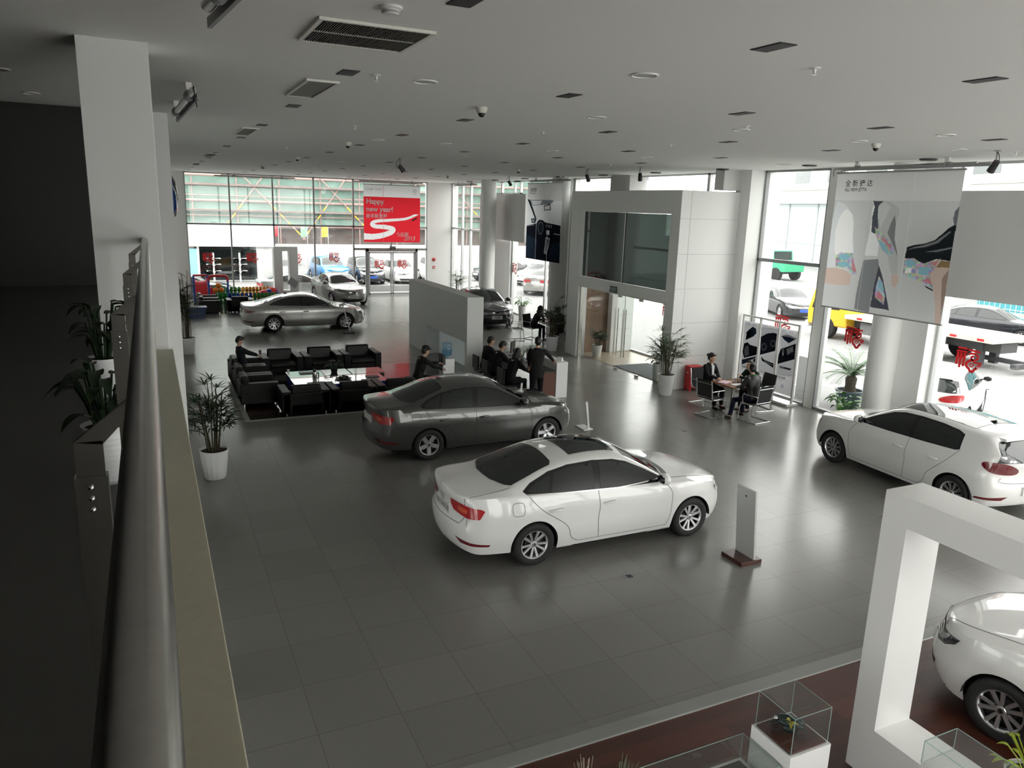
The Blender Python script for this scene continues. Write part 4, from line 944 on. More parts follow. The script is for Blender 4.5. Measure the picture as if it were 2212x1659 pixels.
potted('bamboo palm behind the partition beside the black saloon', (14.1, 36.4, 0), 'plain', 0.22, 0.5, 'fan', 2.05, 3, lm=LEAFM, nstem=8, name='potted_bamboo_palm')
potted('bushy palm in white pot next to the woman in the hooded jacket', (12.70, 23.42, 0), 'plain', 0.24, 0.52, 'fan', 1.95, 4, clamp=((1, -0.46),), nstem=13, spread=0.62, leafL=0.30)
potted('areca palm in white ribbed pot beside the red box', (12.62, 16.6, 0), 'ribbed', 0.23, 0.58, 'fan', 1.95, 5, clamp=((1, 0.37),), lm=mm('olive_leaf', (0.05, 0.09, 0.035), 0.45, noise=(14, 0.3)), nstem=14, spread=0.55, leafL=0.30)
potted('small leafy plant in white pot inside the glass vestibule, by its end', (13.42, 18.1, 0.02), 'plain', 0.17, 0.52, 'broad', 0.98, 6, nstem=20, spread=0.35, leafL=0.2, name='potted_leafy_plant')
potted('leafy plant in white pot behind the closed glass door', (13.6, 21.85, 0.01), 'plain', 0.18, 0.42, 'fan', 1.0, 7, nstem=9, spread=0.3, leafL=0.2, name='potted_leafy_plant')
potted('bright green plant in tall white pot near the black car', (15.0, 30.6, 0), 'plain', 0.19, 0.62, 'broad', 1.12, 8, lm=LEAFM, nstem=26, spread=0.42, leafL=0.22, name='potted_leafy_plant')
potted('low bright green plant on the floor at the window, behind the hatchback', (15.1, 12.75, 0), 'plain', 0.16, 0.2, 'broad', 0.85, 9, lm=LEAFM, nstem=34, spread=0.5, leafL=0.27, potm=BLACK, name='potted_leafy_plant')
ZM = 3.575
potted('large leafy plant in white ribbed pot behind the nearest railing post', (-0.24, 3.9, ZM), 'ribbed', 0.108, 0.28, 'broad', 0.66, 10, nstem=34, spread=0.15, leafL=0.13, lm=LEAFS, name='potted_leafy_plant')
potted('leafy plant in white pot beside the square white pillar upstairs', (-0.33, 5.7, ZM), 'plain', 0.11, 0.26, 'broad', 0.72, 11, nstem=30, spread=0.16, leafL=0.15, lm=LEAFS, name='potted_leafy_plant')
potted('small green plant on the reception desk between two monitors', (9.35, 18.98, 0.742), 'plain', 0.06, 0.1, 'broad', 0.30, 12, lm=LEAFM, nstem=12, spread=0.16, leafL=0.1, name='potted_leafy_plant')
potted('small green plant bowl on the low black coffee table', (4.3, 20.2, TT), 'plain', 0.10, 0.10, 'broad', 0.36, 13, nstem=16, spread=0.3, leafL=0.16, potm=BLACK, name='potted_leafy_plant')
potted('yellow-green plant at the corner under the white saloon', (6.32, 3.0, 0.006), 'plain', 0.2, 0.45, 'broad', 0.72, 14, lm=mm('lime_leaf', (0.28, 0.36, 0.02), 0.5, noise=(14, 0.3)), nstem=30, spread=0.5, leafL=0.10, name='potted_leafy_plant')
def grass_tuft(label, loc, seed, n, L, dv, lm):
    t = thing('dried_grass', label, 'dried grass', loc); rnd = random.Random(seed)
    MB().lathe([(0.06, 0), (0.07, 0.25), (0.05, 0.42), (0.055, 0.45), (0.045, 0.45), (0.04, 0.3)], 20, caps=False).build('vase', CERAM, t, 50)
    b = MB()
    for i in range(n):
        d = Vector(dv) + Vector((rnd.gauss(0, 0.10), rnd.gauss(0, 0.10), 0)); leaf(b, (rnd.gauss(0, 0.01), rnd.gauss(0, 0.01), 0.42), d, L * (0.75 + 0.3 * rnd.random()), 0.007, 0.12, 0, 4)
    b.build('blades', lm, t)
GR1 = mm('dry_straw', (0.42, 0.40, 0.32), 0.7); GR2 = mm('dry_green_straw', (0.20, 0.24, 0.15), 0.7)
# ---------------------------------------------------------------- white portal frames
def portal(label, x0, x1, y0, y1, z1, sill, post, beam, axis):
    "upright rectangular frame, opening across the given axis"
    b = MB()
    if axis == 'x':
        b.box(x0, x1, y1 - post, y1, 0, z1).box(x0, x1, y0, y0 + post, 0, z1).box(x0, x1, y0 + post, y1 - post, z1 - beam, z1).box(x0, x1, y0 + post, y1 - post, 0, sill)
    else:
        b.box(x0, x0 + post, y0, y1, 0, z1).box(x1 - post, x1, y0, y1, 0, z1).box(x0 + post, x1 - post, y0, y1, z1 - beam, z1).box(x0 + post, x1 - post, y0, y1, 0, sill)
    return tag(b.build('portal_frame', WHITEG), label, 'display frame')
portal('big white portal frame on the red wood floor', 5.50, 5.95, 0.9, 4.11, 2.68, 0.5, 0.235, 0.26, 'x')
portal('white portal frame far off between the silver cars', 5.62, 6.80, 40.0, 40.55, 2.62, 0.42, 0.42, 0.22, 'y')
# ---------------------------------------------------------------- display cases
def glass_box(mb, x0, x1, y0, y1, z0, z1):
    e = 0.006
    for a in ((x0, x0 + e, y0, y1, z0, z1), (x1 - e, x1, y0, y1, z0, z1), (x0, x1, y0, y0 + e, z0, z1), (x0, x1, y1 - e, y1, z0, z1), (x0, x1, y0, y1, z1 - e, z1)): mb.box(*a)
def edges(mb, x0, x1, y0, y1, z0, z1, w=0.006):
    for x in (x0, x1):
        for y in (y0, y1): mb.box(x - w / 2, x + w / 2, y - w / 2, y + w / 2, z0, z1)
        mb.box(x - w / 2, x + w / 2, y0, y1, z1 - w, z1)
    for y in (y0, y1): mb.box(x0, x1, y - w / 2, y + w / 2, z1 - w, z1)
dc = thing('display_plinth', 'white display plinth with glass cover over a toy sidecar motorcycle', 'display case', (4.24, 3.67, 0.006))
MB().box(-0.205, 0.205, -0.205, 0.205, 0, 0.99).build('plinth', WHITEG, dc)
MB().box(-0.178, 0.178, -0.178, 0.178, 0.99, 1.005).build('wood_board', WOODR, dc)
g = MB(); glass_box(g, -0.185, 0.185, -0.185, 0.185, 0.99, 1.30); gc = g.build('glass_cover', GLASSC, dc)
g = MB(); edges(g, -0.185, 0.185, -0.185, 0.185, 0.99, 1.30, 0.003); g.build('glass_edge', GLASSE, gc)
tm_ = thing('model_motorcycle', 'small black model motorcycle with sidecar and gold leaf under glass', 'model motorcycle', (4.24, 3.69, 1.012), R(130))
MD = mm('model_black', (0.012, 0.03, 0.028), 0.25)
for x, y in ((0.10, 0.04), (-0.10, 0.04), (-0.06, -0.085)):
    MB().lathe([(0.024, -0.009), (0.036, -0.011), (0.040, -0.006), (0.040, 0.006), (0.036, 0.011), (0.024, 0.009)], 20, mtx=Matrix.Translation((x, y, 0.04)) @ Matrix.Rotation(R(90), 4, 'X'), caps=False).lathe([(0.0, -0.004), (0.026, -0.004), (0.026, 0.004), (0, 0.004)], 16, mtx=Matrix.Translation((x, y, 0.04)) @ Matrix.Rotation(R(90), 4, 'X'), m=1).build('wheel', [RUBBER, CHROME], tm_, 50)
MB().sph((0.02, 0.04, 0.085), 1, 14, 10, 0, (0.06, 0.022, 0.026)).sph((-0.06, 0.04, 0.088), 1, 12, 8, 0, (0.04, 0.022, 0.014)).sph((0, 0.04, 0.045), 1, 12, 8, 0, (0.05, 0.028, 0.03)).tube([(0.10, 0.04, 0.04), (0.075, 0.04, 0.13)], 0.006, 8).tube([(0.075, -0.01, 0.135), (0.085, 0.04, 0.13), (0.075, 0.09, 0.135)], 0.004, 8).build('motorcycle_frame', MD, tm_, 60)
MB().sph((0.0, -0.055, 0.06), 1, 16, 10, 0, (0.11, 0.038, 0.035)).build('sidecar', MD, tm_, 60)
MB().sph((0.105, 0.04, 0.105), 0.017, 12, 8).build('headlight', CHROME, tm_, 60)
b = MB()
for i in range(4): leaf(b, (-0.02 + 0.01 * i, 0.05, 0.10), (math.cos(i * 1.6), math.sin(i * 1.6), 0.5), 0.07, 0.03, 0.8)
b.build('gold_leaf', mm('gold_leaf', (0.55, 0.45, 0.05), 0.35, 0.3), tm_, 60)
lc = thing('display_case', 'long low glass display case on red wood floor', 'display case', (3.35, 3.72, 0.006))
LZ = 0.88
MB().box(-1.2, 0.66, -0.19, 0.21, 0, LZ - 0.22).build('cabinet', WHITEG, lc)
MB().box(-1.14, 0.62, -0.155, 0.175, LZ - 0.22, LZ - 0.21).build('wood_board', mm('dark_case_floor', (0.03, 0.024, 0.02), 0.4), lc)
g = MB(); glass_box(g, -1.2, 0.66, -0.19, 0.21, LZ - 0.22, LZ); gc = g.build('glass_cover', GLASSC, lc)
g = MB(); edges(g, -1.2, 0.66, -0.19, 0.21, LZ - 0.22, LZ, 0.005); g.build('glass_edge', GLASSE, gc)
MD2 = MB().sph((0, 0, 0.022), 1, 18, 10, 0, (0.09, 0.04, 0.028)).sph((-0.01, 0, 0.045), 1, 16, 8, 0, (0.05, 0.034, 0.02))
for x in (-0.05, 0.05):
    for y in (-0.035, 0.035): MD2.cyl((x, y - 0.006, 0.014), (x, y + 0.006, 0.014), 0.014, 12)
small('model_car', 'dark model car inside the long low glass case', 'model car', MD2, BLACK, (3.80, 3.72, LZ - 0.20), R(20), 60)
small('name_card', 'small white card inside the long low glass case', 'card', MB().box(-0.03, 0.03, -0.012, 0.012, 0, 0.02), PAPER, (3.68, 3.79, LZ - 0.20), R(15), None)
rc = thing('display_case', 'glass topped display case next to the white portal frame', 'display case', (5.29, 2.75, 0.006))
MB().box(-0.19, 0.185, -0.75, 0.42, 0, 0.84).build('cabinet', WHITEG, rc)
g = MB(); glass_box(g, -0.19, 0.185, -0.75, 0.42, 0.84, 1.03); gc = g.build('glass_cover', GLASSC, rc)
g = MB(); edges(g, -0.19, 0.185, -0.75, 0.42, 0.84, 1.03, 0.005); g.build('glass_edge', GLASSE, gc)
grass_tuft('tuft of dry straw in a vase beside the glass case, pale one', (2.68, 4.10, 0.006), 1, 26, 0.50, (-0.05, 0.12, 1), GR1)
grass_tuft('tuft of dry straw in a vase beside the glass case, greenish one', (2.93, 4.06, 0.006), 2, 26, 0.42, (0.25, 0.10, 1), GR2)
# ---------------------------------------------------------------- information stands
s = thing('info_stand', 'grey information stand on wood base beside the white saloon', 'info stand', (7.51, 7.79, 0))
MB().box(-0.175, 0.20, -0.21, 0.22, 0, 0.062).build('base', plank_mat('stand_wood', (0.07, 0.022, 0.013), 0.2, 0.6, 0.2), s, bevel=0.003)
b = MB(); mx_ = Matrix.Translation((0.06, 0.0, 0.06)) @ Matrix.Rotation(R(-5), 4, 'Y')
b.prism([(-0.19, 0), (0.19, 0), (0.19, 1.05), (-0.19, 1.05)], 0.035, mx_ @ frame_mtx((0, 0, 0), (0, 1, 0), (0, 0, 1)))
p = b.build('panel', mm('stand_grey', (0.55, 0.56, 0.55), 0.4, 0.3), s, bevel=0.003)
b = MB(); b.flat(circ(0.018, 12, 0.0, 0.93), mx_ @ frame_mtx((0, 0, 0), (0, -1, 0), (0, 0, 1)), 0.0015); b.build('emblem', BLACK, p)
s = thing('info_stand', 'steel information stand leaning before the silver coupe-style saloon', 'info stand', (6.72, 28.75, 0))
MB().box(-0.2, 0.2, -0.16, 0.16, 0, 0.05).build('base', BLACK, s)
MB().bar((0.05, 0, 0.05), (-0.22, 0, 1.1), 0.05, 0.04).build('post', STEEL, s)
b = MB(); b.prism([(-0.12, -0.1), (0.12, -0.1), (0.12, 0.1), (-0.12, 0.1)], 0.02, frame_mtx((-0.25, 0, 1.10), (0.85, 0, 0.3), (0, 0.97, 0.2))); b.build('sign_plate', ALUD, s)
s = thing('info_stand', 'tilted grey sign plate beside the far white portal frame', 'info stand', (5.42, 33.3, 0))
MB().box(-0.2, 0.2, -0.16, 0.16, 0, 0.05).build('base', BLACK, s)
MB().bar((0.0, 0, 0.05), (-0.05, 0, 1.4), 0.04, 0.04).build('post', STEEL, s)
b = MB(); b.prism([(-0.2, -0.16), (0.2, -0.16), (0.2, 0.16), (-0.2, 0.16)], 0.02, frame_mtx((0, -0.03, 1.5), (0.8, 0, -0.6), (0.5, 0.3, 0.7))); b.build('sign_plate', mm('plate_grey', (0.35, 0.36, 0.37), 0.3, 0.5), s)
s = thing('info_stand', 'clear acrylic stand with white edge at the nose of grey car', 'info stand', (8.80, 14.5, 0))
MB().box(-0.12, 0.12, -0.2, 0.2, 0, 0.02).build('base', WHITEG, s)
MB().prism([(-0.02, 0), (0.02, 0), (-0.06, 0.62), (-0.09, 0.66), (-0.12, 0.64)], 0.02, frame_mtx((0.02, -0.16, 0.02), (1, 0, 0), (0, 0, 1))).build('post', WHITEG, s)
MB().prism([(-0.22, 0.05), (0.0, 0.05), (-0.08, 0.62), (-0.30, 0.72)], 0.008, frame_mtx((0.0, -0.165, 0.02), (1, 0, 0), (0, 0, 1))).build('panel', GLASSC, s)
# ---------------------------------------------------------------- partition wall, water dispenser, reception
pw = MB(); x0, x1, y0, y1, zt = 8.25, 8.76, 20.45, 26.0, 2.32
pw.box(x0, x1, y0, y0 + 0.14, 0, zt).box(x0, x1, 24.1, y1, 0, zt).box(x0, x1, y0 + 0.14, 24.1, 0.98, zt)
pt_ = pw.build('partition_wall', WHITE); nb0 = pt_; tag(pt_, 'low white partition wall with open niche behind the reception', 'partition')
MB().box(x1 - 0.05, x1 - 0.03, y0 + 0.14, 24.1, 0, 0.98).build('frosted_panel', cloth_mat('added_niche_back', (0.80, 0.84, 0.85), 0.75), pt_)  # translucent back, added so window light brightens the niche
wd_ = thing('water_dispenser', 'white water dispenser with upturned blue bottle', 'water dispenser', (6.95, 18.62, 0.008))
MB().box(-0.16, 0.16, -0.16, 0.16, 0, 0.95).build('cabinet', WHITEG, wd_, bevel=0.012)
MB().box(-0.165, -0.14, -0.1, 0.1, 0.62, 0.82).cyl((-0.19, 0.05, 0.77), (-0.15, 0.05, 0.77), 0.012, 8).cyl((-0.19, -0.05, 0.77), (-0.15, -0.05, 0.77), 0.012, 8).build('tap_panel', BLACK, wd_)
MB().box(-0.17, -0.10, -0.17, 0.17, 0.80, 1.06).build('side_handle', BLACK, wd_)
wb_ = MB().lathe([(0.03, 0.94), (0.04, 0.98), (0.13, 1.03), (0.135, 1.06), (0.128, 1.09), (0.135, 1.12), (0.135, 1.22), (0.128, 1.24), (0.135, 1.26), (0.135, 1.34), (0.11, 1.37), (0, 1.37)], 24)
bm2 = glass_mat('blue_water_bottle', (0.70, 0.84, 0.93), 1.2); wb_.build('bottle', bm2, wd_, 50)
MB().lathe([(0.0, 1.0), (0.12, 1.04), (0.126, 1.18), (0, 1.18)], 24).build('water', glass_mat('bottle_water', (0.72, 0.86, 0.93), 1.0), wd_, 50)
rd = thing('reception_desk', 'white reception desk with brown wood end panel', 'reception desk', (9.2, 17.2, 0))
MB().box(0.30, 0.64, 0, 1.55, 0, 0.96).build('counter_front', WHITEG, rd, bevel=0.004)
MB().box(-0.45, 0.30, 0.02, 2.95, 0.70, 0.74).build('desk_top', mm('desk_dark', (0.02, 0.018, 0.016), 0.35), rd)
MB().box(-0.16, 0.28, 0.01, 0.06, 0, 0.70).build('end_panel', mm('brown_panel', (0.10, 0.032, 0.018), 0.4), rd)
MB().box(-0.43, 0.28, 2.85, 2.93, 0, 0.70).build('leg_panel', BLACK, rd)
def monitor(label, loc, rz):
    t = thing('computer_monitor', label, 'monitor', loc, rz, 'monitors on the reception desk')
    MB().box(-0.015, 0.015, -0.24, 0.24, 0.10, 0.42).build('housing', BLACK, t, bevel=0.006)
    MB().box(-0.018, -0.0152, -0.225, 0.225, 0.115, 0.405).build('screen', mm('monitor_screen', (0.02, 0.025, 0.03), 0.1), t)
    MB().cyl((0.03, 0, 0.01), (0.02, 0, 0.2), 0.018, 10).build('stand_neck', BLACK, t)
    MB().lathe([(0.12, 0), (0.12, 0.01), (0, 0.02)], 20).build('stand_foot', BLACK, t)
monitor('black monitor on the reception desk in front of both seated men', (9.3, 19.5, 0.742), R(-40))
monitor('black monitor on the reception desk in front of the woman with long hair', (9.3, 18.45, 0.742), R(-40))
small('paper_sheet', 'white paper sheets on the reception desk edge', 'paper', MB().box(-0.15, 0.15, -0.2, 0.2, 0, 0.006), PAPER, (9.68, 17.75, 0.962), 0.2, None)
small('name_card', 'small white stand on the reception counter end', 'card', MB().prism([(-0.04, 0), (0.04, 0), (0.02, 0.1), (-0.02, 0.1)], 0.15, frame_mtx((0, 0.07, 0), (1, 0, 0), (0, 0, 1))), PAPER, (9.7, 17.4, 0.962), 0.5, None)
# ---------------------------------------------------------------- meeting tables and chairs
def meeting_chair(label, loc, rz, group):
    t = thing('meeting_chair', label, 'chair', loc, rz, group)
    prof = [(-0.30, 0.93), (-0.275, 0.80), (-0.25, 0.62), (-0.235, 0.52), (-0.19, 0.455), (-0.08, 0.445), (0.10, 0.45), (0.20, 0.46), (0.235, 0.45), (0.245, 0.43)]
    pr = [Vector((x, 0, z)) for x, _, z in [(a, 0, c) for a, c in smooth_pts(prof, 4)]]
    k = next(i for i, p in enumerate(pr) if p.z < 0.5)
    for nm, seg in (('backrest', pr[:k + 1]), ('seat', pr[k:])):
        rows = [[p + Vector((0, y, 0)) for y in (-0.235, 0, 0.235)] for p in seg]; off = [[q + Vector((-0.006, 0, -0.010)) for q in r] for r in rows]
        MB().grid([a + b[::-1] for a, b in zip(rows, off)], 0, True).build(nm, MESHB, t, 50)
    fr = MB()
    for s in (-1, 1): fr.tube([p + Vector((-0.003, s * 0.245, -0.005)) for p in pr], 0.014, 8)
    for i in (2, len(pr) // 3, len(pr) - 3): fr.cyl(pr[i] + Vector((-0.012, -0.245, -0.02)), pr[i] + Vector((-0.012, 0.245, -0.02)), 0.011, 8)
    fr.build('side_frame', CHROME, t, 60)
    for s in (-1, 1):
        y = s * 0.27
        MB().tube(smooth_pts([(-0.265, s * 0.25, 0.66), (-0.20, y + s * 0.02, 0.675), (0.10, y + s * 0.02, 0.67), (0.16, y + s * 0.015, 0.63), (0.17, s * 0.255, 0.47)], 4), 0.012, 8).build('armrest', CHROME, t, 60)
    b = MB()
    for s in (-1, 1): b.tube(smooth_pts([(-0.12, s * 0.20, 0.43), (0.18, s * 0.245, 0.42), (0.235, s * 0.26, 0.36), (0.27, s * 0.265, 0.06), (0.24, s * 0.265, 0.012), (-0.27, s * 0.265, 0.012)], 4), 0.012, 8)
    b.cyl((-0.27, -0.265, 0.012), (-0.27, 0.265, 0.012), 0.012, 8); b.build('sled_base', CHROME, t, 60)
    return t
C0 = None
def place_chair(label, loc, rz, group):
    global C0
    if C0 is None: C0 = meeting_chair(label, loc, rz, group); return C0
    return dup(C0, loc, rz, label, group)
G2 = 'black mesh chairs at the meeting table'
place_chair('empty black mesh chair at the meeting table, nearest the red box', (12.40, 14.45, 0), R(8), G2)
place_chair('black mesh chair under the man in the leather jacket', (13.10, 13.66, 0), R(98), G2)
place_chair('black mesh chair next to the poster stand', (14.02, 14.50, 0), R(178), G2)
place_chair('black mesh chair under the woman in a black suit', (12.98, 15.42, 0), R(-86), G2)
G3 = 'black chairs near the bushy palm'
place_chair('empty black chair with chrome arms facing the second table', (12.36, 25.72, 0), R(-12), G3)
place_chair('black chair under the woman in the hooded jacket', (13.1, 25.85, 0), R(-66), G3)
place_chair('black chair with its back to the bushy palm', (13.35, 24.45, 0), R(95), G3)
def mtable(label, loc, rz, sz):
    t = thing('meeting_table', label, 'table', loc, rz)
    MB().box(-sz / 2, sz / 2, -sz / 2, sz / 2, 0.715, 0.745).build('table_top', WOODT, t, bevel=0.004)
    MB().cyl((0, 0, 0.02), (0, 0, 0.715), 0.04, 16).build('column_leg', STEEL, t, 40)
    MB().lathe([(0.27, 0), (0.27, 0.012), (0.05, 0.03), (0, 0.03)], 28).build('foot_plate', STEEL, t, 40)
mtable('square red brown meeting table with papers and cups on it', (13.17, 14.56, 0), R(2), 0.82)
mtable('brown meeting table half hidden behind the bushy palm', (13.72, 25.05, 0), R(10), 0.82)
ZT = 0.747
small('paper_stack', 'pinkish paper stack on the meeting table by the woman', 'papers', MB().box(-0.16, 0.16, -0.11, 0.11, 0, 0.015).box(-0.13, 0.17, -0.08, 0.12, 0.015, 0.02), mm('pink_paper', (0.75, 0.55, 0.62), 0.6), (12.98, 14.66, ZT), 0.3, None)
small('booklet', 'white booklet with teal edge on the meeting table', 'booklet', MB().box(-0.15, 0.15, -0.1, 0.1, 0, 0.008, 0).box(-0.15, 0.15, -0.1, -0.09, 0, 0.009, 1), [PAPER, mm('teal_paper', (0.1, 0.4, 0.45), 0.5)], (13.12, 14.36, ZT), -0.1, None)
for x, y, w_ in ((13.30, 14.66, 'nearest the paper stack'), (13.42, 14.63, 'nearest the orange flask')):
    small('paper_cup', 'white cup on the meeting table, ' + w_, 'cup', MB().lathe([(0.026, 0), (0.038, 0.09), (0.035, 0.09), (0.024, 0.004)], 16), PAPER, (x, y, ZT), 0, 50, 'cups on the meeting table')
small('ashtray', 'clear glass ashtray on the meeting table', 'ashtray', MB().lathe([(0.06, 0), (0.065, 0.03), (0.05, 0.03), (0.045, 0.008), (0, 0.008)], 20), GLASSC, (13.42, 14.50, ZT))
small('snack_plate', 'small plate with yellow sweets on the meeting table', 'plate', MB().lathe([(0.05, 0), (0.08, 0.014), (0.0, 0.006)], 20).sph((0.02, 0, 0.02), 0.02, 8, 6, 1).sph((-0.02, 0.02, 0.02), 0.02, 8, 6, 1).sph((0, -0.03, 0.02), 0.018, 8, 6, 1), [WHITEG, mm('yellow_sweets', (0.6, 0.42, 0.05), 0.4)], (13.22, 14.72, ZT))
tb = thing('tea_flask', 'orange brown tea flask on the meeting table', 'flask', (13.50, 14.36, ZT))
MB().lathe([(0.034, 0), (0.036, 0.01), (0.036, 0.17)], 18).build('flask_body', mm('orange_tea', (0.42, 0.12, 0.03), 0.2), tb, 40)
MB().lathe([(0.037, 0.17), (0.037, 0.215), (0, 0.22)], 18).build('lid', mm('grey_lid', (0.3, 0.22, 0.18), 0.4), tb, 40)
small('paper_sheet', 'papers lying on the second meeting table', 'paper', MB().box(-0.14, 0.14, -0.1, 0.1, 0, 0.008), mm('pink_paper2', (0.7, 0.5, 0.5), 0.6), (13.62, 25.45, ZT), 0.4, None)
small('folder', 'brown folder held on the second meeting table edge', 'folder', MB().box(-0.2, 0.2, -0.13, 0.13, 0, 0.02), mm('folder_brown', (0.35, 0.15, 0.06), 0.5), (13.40, 25.60, ZT), 0.5, None)
# ---------------------------------------------------------------- red fire box
fb = thing('fire_equipment_box', 'red fire equipment box against the white wall', 'fire box', (13.72, 16.83, 0))
MB().box(-0.2, 0.2, -0.12, 0.12, 0.08, 0.68).build('cabinet', RED, fb, bevel=0.004)
MB().box(-0.215, 0.215, -0.14, 0.13, 0.68, 0.71).build('lid', RED, fb, bevel=0.004)
for x in (-0.17, 0.17):
    for y in (-0.09, 0.09): MB().box(x - 0.03, x + 0.03, y - 0.03, y + 0.03, 0, 0.08).build('foot', RED, fb)
b = MB(); fm_ = frame_mtx((0, -0.1215, 0), (1, 0, 0), (0, 0, 1))
text_into(b, '消防器材', 0.075, fm_ @ Matrix.Translation((-0.15, 0.53, 0)), 0); text_into(b, '灭火器箱', 0.075, fm_ @ Matrix.Translation((-0.15, 0.24, 0)), 0)
stroke(b, [(-0.19, 0.40), (0.19, 0.40)], 0.006, fm_, 0.0005, 0)
b.build('lettering', mm('pale_lettering', (0.75, 0.6, 0.55), 0.5), fb)
MB().box(-0.212, -0.20, -0.04, 0.04, 0.50, 0.54).build('handle', STEEL, fb)
# ---------------------------------------------------------------- play corner
PC = {'red': mm('toy_red', (0.60, 0.02, 0.03), 0.3), 'green': mm('toy_green', (0.02, 0.28, 0.05), 0.3), 'blue': mm('toy_blue', (0.02, 0.08, 0.42), 0.3), 'yellow': mm('toy_yellow', (0.80, 0.42, 0.02), 0.3), 'orange': mm('toy_orange', (0.80, 0.22, 0.02), 0.3)}
def fence(label, p, q, colour):
    p, q = Vector((*p, 0.008)), Vector((*q, 0.008)); d = q - p; L = d.length; ang = math.atan2(d.y, d.x)
    t = thing('toy_fence_panel', label, 'toy fence', p, ang, 'plastic fence panels of the play corner')
    m = PC[colour]
    MB().box(0, L, -0.015, 0.015, 0.14, 0.20).box(0, L, -0.015, 0.015, 0.42, 0.48).build('rail', m, t, bevel=0.004)
    n = max(3, int(L / 0.16))
    for i in range(n):
        x = (i + 0.5) * L / n; w = 0.062
        poly = [(x - w, 0.02), (x + w, 0.02), (x + w, 0.52)] + [(x + 1.25 * w * math.cos(a), 0.55 + 1.25 * w * math.sin(a)) for a in [R(-30) + R(240) * k / 8 for k in range(9)]] + [(x - w, 0.52)]
        MB().prism(poly, 0.03, frame_mtx((0, 0.015, 0), (1, 0, 0), (0, 0, 1))).build('picket', m, t)
fence('green toy fence panel at the front corner of the play area', (2.55, 37.5), (3.12, 37.5), 'green')
fence('blue toy fence panel at the front of the play area', (3.14, 37.5), (4.25, 37.5), 'blue')
fence('green toy fence panel at the front, beside the silver car roof', (4.27, 37.5), (5.4, 37.5), 'green')
fence('green toy fence panel at the back of the play area', (2.9, 40.1), (4.0, 40.1), 'green')
fence('yellow toy fence panel at the back of the play area', (4.02, 40.1), (5.35, 40.1), 'yellow')
fence('red toy fence panel at the far side of the play area', (5.4, 40.1), (5.55, 38.9), 'red')
fence('blue toy fence panel closing the side of the play area', (5.56, 38.85), (5.45, 37.55), 'blue')
fence('red toy fence panel behind the toy gate', (2.35, 40.0), (2.88, 40.1), 'red')
ga = thing('toy_gate_arch', 'red arch on blue posts over the toy fence', 'toy arch', (2.82, 38.3, 0.008))
for x in (-0.42, 0.42):
    MB().cyl((x, 0, 0.05), (x, 0, 1.12), 0.045, 12).build('post', PC['blue'], ga, 40); MB().lathe([(0.09, 0), (0.10, 0.05), (0.05, 0.1)], 14, (x, 0, 0)).build('foot', PC['red'], ga, 40)
MB().tube(smooth_pts([(-0.42, 0, 1.1), (-0.40, 0, 1.27), (-0.25, 0, 1.34), (0.25, 0, 1.34), (0.40, 0, 1.27), (0.42, 0, 1.1)], 5), 0.06, 12).build('arch', PC['red'], ga, 60)
sl = thing('toy_slide', 'red plastic slide with blue frame in the play corner', 'toy slide', (2.12, 39.3, 0.008))
rows = []
for i in range(9):
    t = i / 8; y = -0.9 * t + 0.35; z = 1.0 - 0.85 * t + 0.08 * math.sin(PI * t * 2); rows.append([(x, y, z + dz) for x, dz in ((-0.26, 0.14), (-0.24, 0.02), (0, -0.02), (0.24, 0.02), (0.26, 0.14))])
rows2 = [[(x * 1.05, y, z - 0.03) for x, y, z in r] for r in rows]
MB().grid([a + b_[::-1] for a, b_ in zip(rows, rows2)], 0, True).build('chute', PC['red'], sl, 60)
for x in (-0.3, 0.3):
    MB().cyl((x, 0.4, 0), (x, 0.4, 1.25), 0.045, 10).build('post', PC['blue'], sl, 40); MB().prism([(-0.6, 0), (0.4, 0), (0.4, 0.75)], 0.04, frame_mtx((x + 0.02, 0, 0), (0, 1, 0), (0, 0, 1))).build('side_board', PC['blue' if x < 0 else 'yellow'], sl)
MB().cyl((-0.3, 0.4, 1.25), (0.3, 0.4, 1.25), 0.045, 10).build('top_bar', PC['red'], sl, 40)
bt = thing('toy_ball_tree', 'cluster of orange toy balls with green frame', 'toy', (2.86, 38.9, 0.008))
MB().cyl((0, 0, 0), (0, 0, 0.6), 0.04, 10).build('pole', PC['green'], bt, 40)
for x, z in ((-0.13, 0.62), (0.13, 0.62), (0, 0.84)): MB().sph((x, 0, z), 0.125, 16, 10).build('ball', PC['orange'], bt, 60)
MB().tube([(0.2 * math.cos(a), 0, 0.68 + 0.2 * math.sin(a)) for a in [2 * PI * i / 20 for i in range(20)]], 0.03, 8, closed=True).build('ring', PC['green'], bt, 60)
small('toy_rocker', 'yellow plastic rocking toy behind the blue toy fence', 'toy', MB().sph((0, 0, 0.3), 1, 14, 10, 0, (0.25, 0.15, 0.22)).cyl((-0.02, 0, 0.45), (0, 0, 0.68), 0.07, 10).box(-0.3, 0.3, -0.12, 0.12, 0, 0.1), PC['yellow'], (3.95, 38.8, 0.008), 0.3, 50)
rb = MB().sph((0, 0, 0.3), 1, 14, 10, 0, (0.28, 0.18, 0.24)).box(-0.3, 0.3, -0.14, 0.14, 0, 0.12); rb.sph((0.24, 0, 0.42), 0.16, 12, 8, 1)
small('toy_rocker', 'red and blue plastic rocking toy beside the yellow toy fence', 'toy', rb, [PC['red'], PC['blue']], (5.0, 39.4, 0.008), 0.2, 50)
